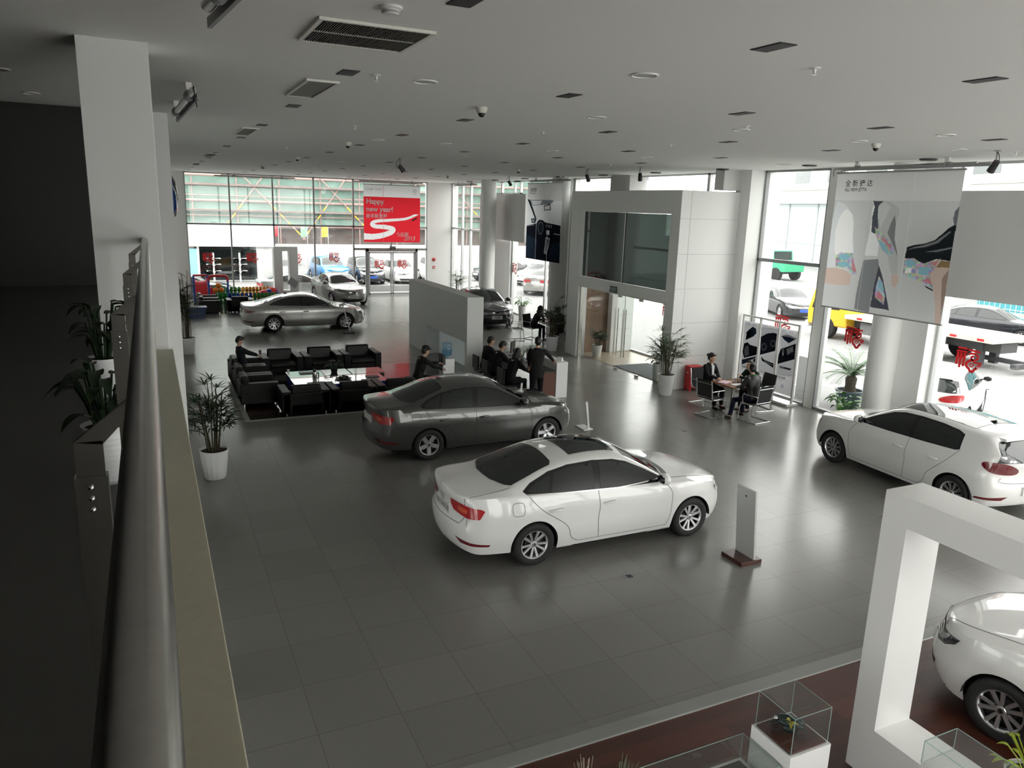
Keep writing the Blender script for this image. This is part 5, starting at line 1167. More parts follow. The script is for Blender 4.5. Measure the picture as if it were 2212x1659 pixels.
small('storage_bin', 'blue plastic bin half hidden by the far palm', 'bin', MB().prism([(-0.36, 0), (0.36, 0), (0.42, 0.40), (-0.42, 0.40)], 0.5, frame_mtx((0, 0.25, 0), (1, 0, 0), (0, 0, 1))).box(-0.46, 0.46, -0.29, 0.29, 0.40, 0.46), mm('bin_blue', (0.01, 0.035, 0.12), 0.4), (1.55, 34.2, 0), 0, None)
# ---------------------------------------------------------------- railing of the upper floor
rl = thing('balcony_railing', 'brushed steel handrail along the balcony edge', 'railing', (0, 0, 0))
MB().tube([(-0.030, y, 4.53) for y in (-1.5, 0.3, 1, 2, 3, 4, 5, 6, 7.2)], 0.0285, 28).build('handrail', STEEL, rl, 60)
for i, y in enumerate((-0.2, 1.55, 3.28, 5.0, 6.72)):
    b = MB(); b.box(-0.152, -0.104, y, y + 0.012, 4.37, 4.452)
    b.add([(-0.152, y, 4.452), (-0.104, y, 4.445), (-0.036, y, 4.518), (-0.052, y, 4.532), (-0.152, y + 0.012, 4.452), (-0.104, y + 0.012, 4.445), (-0.036, y + 0.012, 4.518), (-0.052, y + 0.012, 4.532)], [(0, 1, 2, 3), (7, 6, 5, 4), (0, 4, 5, 1), (1, 5, 6, 2), (2, 6, 7, 3), (3, 7, 4, 0)])
    po = b.build('bracket', STEEL, rl)
    MB().box(-0.156, -0.100, y - 0.006, y + 0.022, ZM, 4.385).build('post', STEEL, rl)
    for k in range(3): MB().sph((-0.130, y - 0.008, 4.365 - 0.022 * k), 0.0052, 10, 6).build('bolt', CHROME, po, 60)
# ---------------------------------------------------------------- people
SKIN = mm('skin', (0.52, 0.32, 0.22), 0.55)
HAIRM = mm('black_hair', (0.008, 0.007, 0.007), 0.45, bump=(120, 0.3, 0.004))
def remeshed(mb, name, m, parent, vox, it=3, noise=None):
    o = mb.build(name, m, None)
    r = o.modifiers.new('r', 'REMESH'); r.mode = 'VOXEL'; r.voxel_size = vox
    s_ = o.modifiers.new('s', 'SMOOTH'); s_.iterations = it; s_.factor = 0.5
    bpy.context.view_layer.update()
    me = bpy.data.meshes.new_from_object(o.evaluated_get(bpy.context.evaluated_depsgraph_get()))
    me.name = name; bpy.data.objects.remove(o)
    if not me.materials: me.materials.append(m)
    me.polygons.foreach_set('use_smooth', [True] * len(me.polygons))
    n = bpy.data.objects.new(name, me); COL.objects.link(n); n.parent = parent
    return n
def limb(mb, pts, rad, n=12):
    mb.tube(pts, rad, n)
    for p, r in zip(pts, rad): mb.sph(p, r, n, 8)
def ik(a, t, l1, l2, hint):
    a, t = Vector(a), Vector(t); d = t - a; L = min(d.length, (l1 + l2) * 0.995); u = d.normalized(); t = a + u * L
    k = (l1 * l1 - l2 * l2 + L * L) / (2 * L); h = math.sqrt(max(0, l1 * l1 - k * k)); hv = Vector(hint); hv = (hv - u * hv.dot(u)).normalized()
    return a + u * k + hv * h, t
def person(label, loc, rz, pose='sit', lean=0.1, hl=(0.45, 0.16, 0.80), hr=(0.45, -0.16, 0.80), feet=None, head=(0.25, 0.0), hair='short', top=(0.012, 0.012, 0.014), trousers=(0.012, 0.012, 0.015), shirt=None, cap=False, seat=0.46, sc=1.0, shoe=(0.01, 0.01, 0.01), rough=0.75, female=False, collar=None, vox=0.008, bend=0.0, rtop=None):
    t = thing('person', label, 'person', loc, rz)
    k = 0.93 if female else 1.0
    hipz = seat + 0.09 if pose == 'sit' else 0.93
    P = Vector((0, 0, hipz)); ax = Vector((math.sin(lean), 0, math.cos(lean)))
    ax2 = Vector((math.sin(lean + bend), 0, math.cos(lean + bend)))
    waist = P + ax * 0.19; chest = waist + ax2 * 0.23; nb = chest + ax2 * 0.13; nk = nb + (ax2 + Vector((0.35, 0, 0))).normalized() * 0.085
    hd = nk + (ax2 * 0.4 + Vector((math.sin(head[0]) * 0.4, 0, 0.8))).normalized() * 0.095
    sh = 0.185 * k; S = {s: nb + Vector((-0.01, s * sh, -0.035)) for s in (1, -1)}; Hh = {1: Vector(hl), -1: Vector(hr)}
    H = {s: P + Vector((0, s * 0.095, -0.02)) for s in (1, -1)}
    if feet is None: feet = ((0.42, 0.13), (0.42, -0.13)) if pose == 'sit' else ((0.0, 0.11), (0.06, -0.11))
    body, jac, tro = MB(), MB(), MB()
    hm = Matrix.Rotation(head[1], 4, 'Z') @ Matrix.Rotation(head[0], 4, 'Y')
    def hp(x, y, z): return hd + hm @ Vector((x, y, z))
    body.sph(hd + hm @ Vector((-0.01, 0, 0.03)), 1, 18, 12, 0, (0.096, 0.077, 0.100), hm).sph(hp(0.022, 0, -0.035), 1, 16, 10, 0, (0.066, 0.060, 0.078), hm)
    body.sph(hp(0.052, 0, -0.095), 0.026, 10, 8).sph(hp(0.092, 0, -0.022), 1, 10, 8, 0, (0.017, 0.013, 0.022), hm).sph(hp(0.080, 0, 0.015), 1, 8, 6, 0, (0.014, 0.010, 0.028), hm)
    body.sph(hp(0.080, 0, -0.060), 1, 10, 6, 0, (0.012, 0.022, 0.010), hm)
    for s in (1, -1):
        body.sph(hp(-0.005, s * 0.078, -0.01), 1, 10, 8, 0, (0.020, 0.010, 0.032), hm); body.sph(hp(0.060, s * 0.040, -0.035), 0.026, 10, 8)
    limb(body, [nb - ax2 * 0.03, nk, hd + hm @ Vector((-0.02, 0, -0.05))], [0.050 * k, 0.053 * k, 0.055 * k])
    body.sph(chest, 1, 14, 10, 0, (0.10, 0.15 * k, 0.15)).sph(waist, 1, 14, 10, 0, (0.10, 0.135 * k, 0.14)).sph(P, 1, 14, 10, 0, (0.11, 0.15, 0.12))
    tw = 1.0 + 0.06 * (not female)
    def loft(mb, secs):
        rows = []
        for c, ax_, rx, ry in secs:
            v = Vector((0, 1, 0)); u = v.cross(ax_).normalized()
            rows.append([c + u * (rx * math.cos(q)) + v * (ry * math.copysign(abs(math.sin(q)) ** 0.85, math.sin(q))) for q in [2 * PI * j / 24 for j in range(24)]])
        mb.grid(rows, 0, True); n0 = len(mb.v); mb.add(rows[0], [tuple(range(24))]); mb.add(rows[-1], [tuple(range(24))[::-1]])
    hem = -0.17 if pose == 'stand' else -0.03
    loft(jac, [(P + ax * hem, ax, 0.128, 0.176 * k), (P + ax * 0.06, ax, 0.124, 0.168 * k), (waist - ax * 0.02, ax, 0.112, 0.150 * k), (waist + ax2 * 0.11, ax2, 0.120, 0.166 * k * tw), (chest + ax2 * 0.01, ax2, 0.122, 0.178 * k * tw), (nb - ax2 * 0.075, ax2, 0.108, 0.186 * k * tw), (nb - ax2 * 0.03, ax2, 0.088, 0.160 * k * tw), (nb + ax2 * 0.005, ax2, 0.078, 0.108 * k), (nb + ax2 * 0.032, ax2, 0.068, 0.076)])
    for s in (1, -1):
        e, w = ik(S[s], Hh[s], 0.285 * k, 0.25 * k, (-0.4, s * 0.7, -0.8))
        limb(body, [S[s] + Vector((0, -s * 0.03, -0.03)), e, w], [0.034, 0.034, 0.026])
        jac.sph(S[s] + Vector((0, -s * 0.012, -0.012)), 0.066 * k, 12, 8); limb(jac, [S[s] + Vector((0, -s * 0.012, -0.012)), S[s].lerp(e, 0.5), e, e.lerp(w, 0.55), e.lerp(w, 0.97)], [0.066 * k, 0.060 * k, 0.052 * k, 0.046 * k, 0.040 * k])
        d = (w - e).normalized(); sd = d.cross(Vector((0, 0, 1)))
        sd = sd.normalized() if sd.length > 0.1 else Vector((0, s, 0)); sd = sd * (1 if sd.y * s > 0 else -1); dn = d.cross(sd); dn = dn if dn.z < 0 else -dn
        pm = w + d * 0.052; rot = Matrix((d, sd, dn)).transposed().to_4x4()
        body.sph(pm, 1, 12, 8, 0, (0.052, 0.041, 0.017), rot)
        for i, (o_, L) in enumerate(((0.031, 0.062), (0.011, 0.072), (-0.010, 0.068), (-0.029, 0.052))):
            b0 = w + d * 0.088 - sd * o_; m1 = b0 + d * L * 0.45 + dn * 0.010; m2 = m1 + d * L * 0.28 + dn * 0.020; m3 = m2 + d * L * 0.10 + dn * 0.022
            limb(body, [b0 - d * 0.02, m1, m2, m3], [0.0105, 0.0098, 0.0092, 0.0085], 8)
        b0 = w + d * 0.03 - sd * 0.030; m1 = b0 + d * 0.030 - sd * 0.026 + dn * 0.010; m2 = m1 + d * 0.030 - sd * 0.006 + dn * 0.010
        limb(body, [b0, m1, m2], [0.014, 0.012, 0.010], 8)
        f = Vector((feet[0 if s > 0 else 1][0], feet[0 if s > 0 else 1][1], 0.085))
        kn, an = ik(H[s], f, 0.43, 0.42, (1, 0, 0.35))
        limb(body, [H[s], kn, an], [0.065, 0.045, 0.035]); limb(tro, [H[s], H[s].lerp(kn, 0.5), kn, kn.lerp(an, 0.4), kn.lerp(an, 0.93)], [0.098, 0.084, 0.066, 0.060, 0.052])
        sm_ = MB(); sm_.sph((an.x + 0.005, an.y, 0.045), 1, 12, 8, 0, (0.055, 0.040, 0.045)); limb(sm_, [(an.x - 0.03, an.y, 0.034), (an.x + 0.07, an.y + s * 0.006, 0.034), (an.x + 0.15, an.y + s * 0.012, 0.028)], [0.034, 0.040, 0.028])
        remeshed(sm_, 'shoe', mm('shoe_%.2f' % shoe[0], shoe, 0.4), t, 0.012)
        limb(body, [an, (an.x + 0.10, an.y, 0.035)], [0.032, 0.026])
    tro.sph(P - Vector((0, 0, 0.01)), 1, 16, 10, 0, (0.122, 0.165, 0.115))
    bo = remeshed(body, 'body', SKIN, t, vox)
    remeshed(tro, 'trousers', mm('trousers_%.3f_%.3f' % (trousers[0], trousers[2]), [c * 0.7 for c in trousers], 0.85, 0, 0.15, noise=(30, 0.15)), t, 0.013, 8)
    jo = remeshed(jac, 'jacket', mm('jacket_%.3f_%.3f_%.2f' % (top[0], top[1], rough), [c * 0.7 for c in top], rough, 0, 0.2 if rough > 0.5 else 0.5, bump=(18, 0.35, 0.02)), t, 0.011, 9)
    for s in (1, -1): MB().sph(hp(0.079, s * 0.031, 0.004), 1, 8, 6, 0, (0.006, 0.011, 0.006), hm).build('eye', INK, bo, 60)
    if shirt:
        b = MB(); c = chest + Vector((0.10, 0, 0.035)); b.prism([(-0.045, 0.115), (0.045, 0.115), (0.03, -0.10), (0, -0.16), (-0.03, -0.10)], 0.022, frame_mtx(chest + ax2 * 0.0 + Vector((0.108, 0, 0)), (0, 1, 0), (-0.15 + math.sin(lean + bend), 0, math.cos(lean + bend)))); b.sph(nb + Vector((0.02, 0, 0.0)), 1, 12, 8, 0, (0.066, 0.068, 0.035)); b.build('shirt', mm('shirt_%.2f' % shirt[0], shirt, 0.7), t, 40)
    if collar: MB().lathe([(0.078, 0), (0.084, 0.03), (0.075, 0.065), (0.066, 0.06)], 18, mtx=Matrix.Translation(nb - ax2 * 0.02) @ Matrix.Rotation(lean, 4, 'Y'), caps=False).build('collar', mm('collar_%.2f' % collar[1], collar, 0.8), t, 60)
    hb = MB()
    def hs(x, y, z, a, b_, c): hb.sph(hp(x, y, z), 1, 18, 12, 0, (a, b_, c), hm)
    hs(-0.026, 0, 0.048, 0.098, 0.086, 0.096); hs(-0.045, 0, 0.01, 0.078, 0.082, 0.10)
    if hair == 'long':
        hs(-0.075, 0, -0.08, 0.055, 0.085, 0.15)
        for s in (1, -1): hs(-0.015, s * 0.072, -0.07, 0.045, 0.026, 0.13)
    if hair == 'bun': hs(-0.125, 0, 0.03, 0.048, 0.048, 0.045); hs(0.03, 0, 0.105, 0.05, 0.07, 0.03)
    if hair == 'hood': hs(-0.04, 0, 0.02, 0.115, 0.105, 0.135); hs(-0.07, 0, -0.09, 0.10, 0.11, 0.07)
    if hair in ('short', 'spiky'): hs(0.0, 0, 0.088, 0.076, 0.073, 0.045)
    if hair == 'spiky': hs(0.05, 0, 0.13, 0.05, 0.06, 0.02)
    remeshed(hb, 'hair' if hair != 'hood' else 'hood', HAIRM if hair != 'hood' else mm('hood_cloth', (0.02, 0.02, 0.022), 0.85), t, 0.009)
    if cap:
        c = MB(); c.sph(hp(-0.018, 0, 0.085), 1, 18, 10, 0, (0.108, 0.094, 0.075), hm).sph(hp(0.105, 0, 0.082), 1, 16, 6, 0, (0.075, 0.070, 0.009), hm); remeshed(c, 'cap', mm('black_cap', (0.006, 0.006, 0.006), 0.8), t, 0.008)
    if sc != 1: t.scale = (sc, sc, sc)
    return t
SUIT = (0.010, 0.010, 0.012)
person('person in black sitting slumped in an armchair looking at a phone', (2.12, 21.40, 0), 0.0, seat=0.40, lean=-0.28, bend=0.10, head=(0.55, 0), hl=(0.36, 0.06, 0.78), hr=(0.36, -0.06, 0.78), top=(0.014, 0.016, 0.024), hair='spiky', feet=((0.60, 0.14), (0.60, -0.14)), sc=0.97)
small('phone', 'small phone held by the slumped person in the armchair', 'phone', MB().box(-0.035, 0.035, -0.006, 0.006, -0.06, 0.06), BLACK, (2.55, 21.40, 0.83), 0.3, None)
person('person in black cap reaching forward to the water dispenser', (6.02, 18.25, 0.0), 0.10, seat=0.46, lean=0.22, bend=0.10, head=(0.30, 0), hl=(0.62, 0.12, 0.88), hr=(0.60, -0.14, 0.80), top=(0.016, 0.017, 0.016), cap=True)
tag(MB().cyl((0, 0, 0.44), (0, 0, 0.47), 0.19, 24).build('stool_seat', LEATHER, None, 40), 'black round stool under the person in the cap', 'stool').location = (6.0, 18.25, 0.008)
st_ = bpy.data.objects['stool_seat']; st_.name = 'stool'; MB().cyl((0, 0, 0.02), (0, 0, 0.44), 0.025, 12).lathe([(0.2, 0), (0.2, 0.015), (0.03, 0.03)], 24).build('stool_stand', CHROME, st_, 40)
person('person in black suit at reception, head turned, farthest along the desk', (8.28, 19.15, 0), 0.15, seat=0.46, lean=0.15, bend=0.12, head=(0.35, -0.2), hl=(0.5, 0.14, 0.80), hr=(0.5, -0.1, 0.80), top=SUIT, shirt=None)
person('person in black suit and white collar writing at the reception desk', (8.26, 18.45, 0), 0.05, seat=0.46, lean=0.20, bend=0.15, head=(0.6, -0.1), hl=(0.55, 0.12, 0.80), hr=(0.55, -0.1, 0.80), top=SUIT, shirt=(0.7, 0.7, 0.72))
person('person with long dark hair seated at the near end of reception', (8.22, 17.35, 0), 0.3, seat=0.46, lean=0.22, bend=0.15, head=(0.4, 0.1), hl=(0.5, 0.12, 0.80), hr=(0.52, -0.1, 0.80), top=SUIT, hair='long', female=True)
person('standing person in dark suit seen from behind, hand on the counter', (8.58, 16.55, 0), R(62), pose='stand', lean=0.10, bend=0.06, head=(0.25, 0.1), hl=(0.36, 0.20, 0.98), hr=(0.62, -0.50, 0.99), top=(0.016, 0.017, 0.020), trousers=(0.014, 0.014, 0.017))
for i, (x, y, w_) in enumerate(((8.05, 19.15, 'the farthest one along the desk'), (8.03, 18.45, 'the one with white collar'), (8.0, 17.35, 'the one with long hair'))):
    t = thing('office_chair', 'black office chair at reception under ' + w_, 'chair', (x + 0.2, y, 0), 0, 'office chairs at reception')
    MB().box(-0.22, 0.22, -0.23, 0.23, 0.40, 0.46).build('seat', LEATHER, t, bevel=0.03); MB().box(-0.27, -0.22, -0.21, 0.21, 0.5, 0.88).build('backrest', LEATHER, t, bevel=0.02)
    MB().cyl((0, 0, 0.08), (0, 0, 0.40), 0.025, 10).build('gas_lift', CHROME, t, 40)
    b = MB()
    for k in range(5): b.bar((0, 0, 0.09), (0.28 * math.cos(k * 1.2566), 0.28 * math.sin(k * 1.2566), 0.05), 0.035, 0.025); b.sph((0.28 * math.cos(k * 1.2566), 0.28 * math.sin(k * 1.2566), 0.028), 0.027, 10, 6)
    b.build('star_base', CHROME, t)
person('person in dark hooded jacket leaning on the second table', (13.12, 25.75, 0), R(-66), seat=0.46, lean=0.42, bend=0.15, head=(0.15, 0.45), hl=(0.50, 0.02, 0.84), hr=(0.52, -0.14, 0.84), top=(0.03, 0.03, 0.034), hair='hood', trousers=(0.012, 0.012, 0.018), female=True)
person('person in black mostly hidden behind the bushy palm leaves', (13.42, 24.3, 0), R(80), seat=0.46, lean=0.12, head=(0.2, 0), hl=(0.46, 0.14, 0.82), hr=(0.46, -0.14, 0.82), top=(0.010, 0.012, 0.012), trousers=(0.02, 0.022, 0.03))
person('person in black suit and white scarf seated facing the camera', (12.98, 15.33, 0), R(-84), seat=0.46, lean=0.08, head=(0.28, 0.25), hl=(0.37, 0.03, 0.80), hr=(0.37, -0.05, 0.80), top=SUIT, shirt=(0.72, 0.74, 0.76), hair='bun', female=True)
person('person in dark green jacket leaning chin on hand, smiling', (13.93, 14.52, 0), R(184), seat=0.46, lean=0.42, bend=0.1, head=(0.0, 0.35), hl=(0.52, -0.02, 0.90), hr=(0.50, -0.18, 0.82), top=(0.014, 0.030, 0.018), collar=(0.02, 0.16, 0.06))
person('person in shiny black leather jacket with back to the camera', (13.08, 13.72, 0), R(92), seat=0.46, lean=0.15, head=(0.2, -0.3), hl=(0.40, 0.10, 0.78), hr=(0.44, -0.08, 0.78), top=(0.020, 0.021, 0.023), rough=0.38, trousers=(0.012, 0.016, 0.035), feet=((0.30, 0.42), (0.42, -0.10)), shoe=(0.035, 0.028, 0.018), collar=(0.03, 0.15, 0.07))
# ---------------------------------------------------------------- ceiling fittings
LS = mm('downlight_black', (0.006, 0.006, 0.006), 0.5)
def downlight(label, x, y):
    t = thing('recessed_downlight', label, 'downlight', (x, y, ZC), 0, 'square black downlights in the ceiling grid')
    MB().box(-0.08, 0.08, -0.155, 0.155, -0.006, 0.004).box(-0.075, 0.075, -0.15, 0.15, -0.008, -0.006).build('light_well', LS, t)
    return t
D0 = None
ROWS = [4.6 + 3.04 * j for j in range(12)]
for i in range(5):
    for j in range(12):
        x = 1.82 + 2.40 * i; y = ROWS[j]
        if x > 11 and y > 21: pass
        lab = 'black rectangular downlight, %s in the %s column from the left wall' % (('nearest', 'second', 'third', 'fourth', 'fifth', 'sixth', 'seventh', 'eighth', 'ninth', 'tenth', 'eleventh', 'twelfth')[j], ('first', 'second', 'third', 'fourth', 'fifth')[i])
        if D0 is None: D0 = downlight(lab, x, y)
        else: dup(D0, (x, y, ZC), 0, lab)
dup(D0, (13.85, 4.6, ZC), 0, 'black rectangular downlight close to the right edge, nearest row'); dup(D0, (13.85, 7.64, ZC), 0, 'black rectangular downlight above the grey panel')
K = 1.0435
def ceil_copy(protos, key, make, label, loc, rz=0, group=None):
    if key not in protos: protos[key] = make(label, loc, rz, group); return protos[key]
    return dup(protos[key], loc, rz, label, group)
PR = {}
def mk_round(label, loc, rz, group):
    t = thing('round_downlight', label, 'downlight', loc, rz, group)
    MB().lathe([(0.0, -0.035), (0.13, -0.035), (0.16, -0.03), (0.17, -0.01), (0.17, 0.0)], 28).build('housing', mm('downlight_ring', (0.03, 0.03, 0.032), 0.4), t, 40)
    MB().lathe([(0.10, -0.037), (0.0, -0.037)], 24).build('lens', BLACK, t)
    return t
ORD = ('nearest', 'second', 'third', 'fourth', 'fifth', 'sixth', 'seventh', 'eighth', 'ninth', 'tenth', 'eleventh', 'twelfth')
for i, (x, y) in enumerate([(13.56, 10.3), (13.72, 13.41), (13.64, 16.27), (13.79, 19.43), (13.78, 22.37), (13.72, 25.24), (13.75, 28.2), (13.89, 31.49), (14.0, 34.71)]):
    ceil_copy(PR, 'r', mk_round, 'round black downlight, %s of the row along the street windows' % ORD[i], (x * K, y * K, ZC), 0, 'round black downlights along the windows')
def mk_disc(label, loc, rz, group):
    t = thing('ceiling_speaker', label, 'ceiling speaker', loc, rz, group)
    MB().lathe([(0.125, 0), (0.13, -0.008), (0.11, -0.012), (0.105, -0.004)], 28, caps=False).build('rim', CEIL, t, 40)
    MB().lathe([(0.108, -0.004), (0.0, -0.006)], 28).build('grille', mm('speaker_grille', (0.55, 0.56, 0.54), 0.7, bump=(300, 0.4, 0.003)), t)
    return t
for i, (x, y) in enumerate([(2.5, 7.38), (3.97, 5.86), (5.25, 8.76), (7.54, 8.68), (9.87, 8.71), (9.94, 7.34), (12.06, 8.64), (3.98, 14.45), (5.24, 14.24), (7.55, 14.26), (9.88, 14.29), (12.13, 14.38), (5.24, 23.01), (7.62, 23.26), (9.9, 23.25), (5.36, 29.34), (7.67, 29.25)]):
    nm = 'white round ceiling speaker near downlight column %s, %s from the camera' % (('one', 'two', 'three', 'four', 'five', 'six')[min(5, int(x / 2.3))], ('nearest', 'second nearest', 'fifth row', 'eighth row', 'tenth row')[0 if y < 8 else 1 if y < 10 else 2 if y < 16 else 3 if y < 25 else 4])
    ceil_copy(PR, 'd', mk_disc, nm, (x * K, y * K, ZC), 0, 'white round ceiling speakers')
t = mk_disc('larger bright round access cover in ceiling beside the big white panel wall', (13.19 * K, 13.63 * K, ZC), 0, None); t.scale = (1.5, 1.5, 1); t.name = 'ceiling_cover'; t['category'] = 'ceiling cover'
def mk_sprink(label, loc, rz, group):
    t = thing('sprinkler_head', label, 'sprinkler', loc, rz, group)
    MB().lathe([(0.045, 0), (0.045, -0.006), (0.014, -0.012), (0.012, -0.045), (0, -0.045)], 16).build('escutcheon', WHITE, t, 40)
    MB().lathe([(0.022, -0.052), (0.022, -0.055), (0, -0.055)], 14).build('deflector', CHROME, t, 40)
    return t
for i, (x, y) in enumerate([(4.86, 4.81), (7.29, 8.29), (13.03, 8.31), (2.0, 7.3), (5.6, 10.9), (8.3, 11.3), (3.0, 12.2), (6.9, 17.4), (10.8, 17.2), (2.9, 18.1), (9.3, 21.6), (5.2, 26.0)]):
    ceil_copy(PR, 's', mk_sprink, 'small white sprinkler head, %s from the camera on the ceiling' % ORD[i], (x * K, y * K, ZC), 0, 'small sprinkler heads in the ceiling')
t = thing('smoke_detector', 'white smoke detector beside the big air vent', 'smoke detector', (1.47, 5.02, ZC))
MB().lathe([(0.075, 0), (0.075, -0.012), (0.055, -0.02), (0.05, -0.045), (0, -0.05)], 22).build('detector_body', WHITE, t, 40)
MB().lathe([(0.056, -0.025), (0.058, -0.032), (0.052, -0.04)], 22, caps=False).build('grid_ring', mm('detector_grey', (0.4, 0.4, 0.4), 0.6), t)
def mk_dome(label, loc, rz, group):
    t = thing('ceiling_camera', label, 'ceiling camera', loc, rz, group)
    MB().lathe([(0.07, 0), (0.075, -0.02), (0.055, -0.07), (0, -0.075)], 20).build('camera_base', mm('camera_cream', (0.62, 0.62, 0.56), 0.5), t, 40)
    MB().sph((0, 0, -0.075), 0.045, 16, 10).build('camera_dome', BLACK, t, 60)
    return t
for i, (x, y) in enumerate([(3.69, 8.81), (10.39, 8.84), (3.68, 15.56), (3.78, 21.81), (10.47, 21.96), (3.74, 28.42), (10.65, 28.68)]):
    ceil_copy(PR, 'c', mk_dome, 'small dome detector on the ceiling %s, %s row' % ('over the grey car side' if x < 5 else 'over the street side', ('nearest', 'second', 'third', 'fourth')[0 if y < 10 else 1 if y < 18 else 2 if y < 24 else 3]), (x * K, y * K, ZC), 0, 'dome detectors on the ceiling')
def mk_spot(label, loc, rz, group):
    t = thing('hanging_spotlight', label, 'spotlight', loc, rz, group)
    MB().cyl((0, 0, -0.16), (0, 0, 0), 0.012, 8).lathe([(0.05, 0), (0.05, -0.012), (0, -0.014)], 16).build('stem', mm('spot_grey', (0.25, 0.25, 0.25), 0.5), t, 40)
    MB().tube(smooth_pts([(0, 0, -0.02), (-0.09, 0.02, -0.10), (-0.10, 0.02, -0.22), (0.0, 0, -0.28)], 5), 0.006, 6).build('cable', BLACK, t, 60)
    MB().cyl((-0.03, 0, -0.18), (0.10, 0, -0.34), 0.05, 16, 0, 0.065).build('lamp_head', mm('spot_dark', (0.035, 0.035, 0.038), 0.4), t, 40)
    return t
for i, (x, y, w_) in enumerate([(6.02, 19.75, 'above the white saloon, alone mid ceiling'), (12.55, 27.11, 'left of the car interior banner'), (11.63, 19.74, 'above the tinted glass upper window'), (11.98, 17.58, 'next to the grey bulkhead of the vestibule'), (12.58, 8.33, 'right of the clothing banner')]):
    ceil_copy(PR, 'p', mk_spot, 'dark spotlight hanging from ceiling ' + w_, (x * K, y * K, ZC), 0.3 * i, 'dark hanging spotlights')
# air vents
VB = mm('vent_dark', (0.02, 0.02, 0.018), 0.8); VS = mm('vent_slat', (0.16, 0.16, 0.14), 0.5); VF = mm('vent_frame', (0.80, 0.80, 0.74), 0.5)
def vent(label, x0, x1, y0, y1, ns, split, along='y'):
    t = thing('air_vent', label, 'air vent', ((x0 + x1) / 2, (y0 + y1) / 2, ZC)); a, b = (x1 - x0) / 2, (y1 - y0) / 2; w = 0.03
    MB().box(-a, a, -b, b, -0.002, 0.004).build('vent_back', VB, t)
    MB().box(-a, -a + w, -b, b, -0.022, 0).box(a - w, a, -b, b, -0.022, 0).box(-a + w, a - w, -b, -b + w, -0.022, 0).box(-a + w, a - w, b - w, b, -0.022, 0).build('frame', VF, t)
    m = MB()
    for i in range(ns):
        u = (i + 0.5) / ns
        if along == 'y': x = -a + w + (2 * a - 2 * w) * u; m.bar((x, -b + w, -0.010), (x, b - w, -0.010), 0.005, 0.016, 0)
        else: y = -b + w + (2 * b - 2 * w) * u; m.bar((-a + w, y, -0.010), (a - w, y, -0.010), 0.010, 0.014, 0)
    o = m.build('louvre_slats', VS, t); o['kind'] = 'stuff'
    if split: MB().box(-a + w, a - w, -0.012, 0.012, -0.018, -0.002).build('cross_bar', VF, t)
vent('large dark louvred air vent overhead', 1.125, 1.945, 5.50, 6.33, 44, True)
vent('slim pale air vent next to the large dark vent', 1.545, 1.88, 8.25, 9.60, 34, False, 'x')
vent('second slim pale air vent of the left ceiling row', 1.58, 1.87, 14.35, 15.95, 30, False, 'x')
vent('third slim pale air vent of the left ceiling row', 1.60, 1.89, 23.1, 25.0, 26, False, 'x')
vent('last slim pale air vent of the left ceiling row', 1.62, 1.9, 30.2, 32.0, 22, False, 'x')
def hang_rail(label, x, y, rz, L):
    t = thing('banner_winch', label, 'banner winch', (x, y, ZC), rz)
    for s in (-1, 1): MB().box(s * L * 0.32 - 0.03, s * L * 0.32 + 0.03, -0.03, 0.03, -0.10, 0).build('bracket', VF, t); MB().cyl((s * L * 0.32 - 0.05, 0, -0.13), (s * L * 0.32 + 0.05, 0, -0.13), 0.055, 16).build('roller_clamp', ALUD, t, 40)
    MB().cyl((-L / 2, 0, -0.13), (L / 2, 0, -0.13), 0.035, 16).build('roller_tube', STEEL, t, 40)
    MB().box(-L / 2 - 0.3, L / 2 - 0.25, 0.05, 0.075, -0.19, -0.13).build('weight_bar', ALUD, t)
    MB().tube(smooth_pts([(L / 2, 0, -0.10), (L / 2 + 0.05, 0, -0.17), (L / 2 + 0.02, 0.02, -0.30)], 4), 0.006, 6).build('cable', BLACK, t, 60)
hang_rail('empty banner roller on the ceiling beside the white pillar', 0.47, 10.3, R(-88), 2.9)
hang_rail('empty banner roller cut off by the top of the picture', 0.50, 4.05, R(-84), 2.0)
for x, y, w_ in ((-1.25, 9.6, 'nearer the white pillar'), (-2.2, 8.8, 'farther from the white pillar'), (-1.2, 11.6, 'by the dark wall')):
    t = thing('recessed_spot', 'pale recessed ceiling light over the dark balcony, ' + w_, 'downlight', (x, y, ZC), 0, 'ceiling lights over the balcony')
    MB().lathe([(0.10, 0), (0.11, -0.012), (0.085, -0.015), (0.08, 0.0)], 24, caps=False).build('rim', VF, t, 40); MB().lathe([(0.085, -0.004), (0, -0.004)], 24).build('lens', mm('lamp_off', (0.35, 0.36, 0.35), 0.3), t)
# floor sockets
for x, y, w_ in (((5.68, 7.95), 0, 'beside the white saloon') , ((10.9, 13.5), 0, 'in front of the meeting table'), ((10.95, 8.15), 0, 'beside the white hatchback')):
    t = thing('floor_socket', 'small metal floor socket ' + w_, 'floor socket', (x[0], x[1], 0), 0, 'floor sockets in the tiles')
    MB().box(-0.065, 0.065, -0.065, 0.065, 0, 0.004).build('plate', ALUD, t); MB().box(-0.045, 0.045, -0.045, 0.045, 0.004, 0.006).build('lid', BLACK, t)
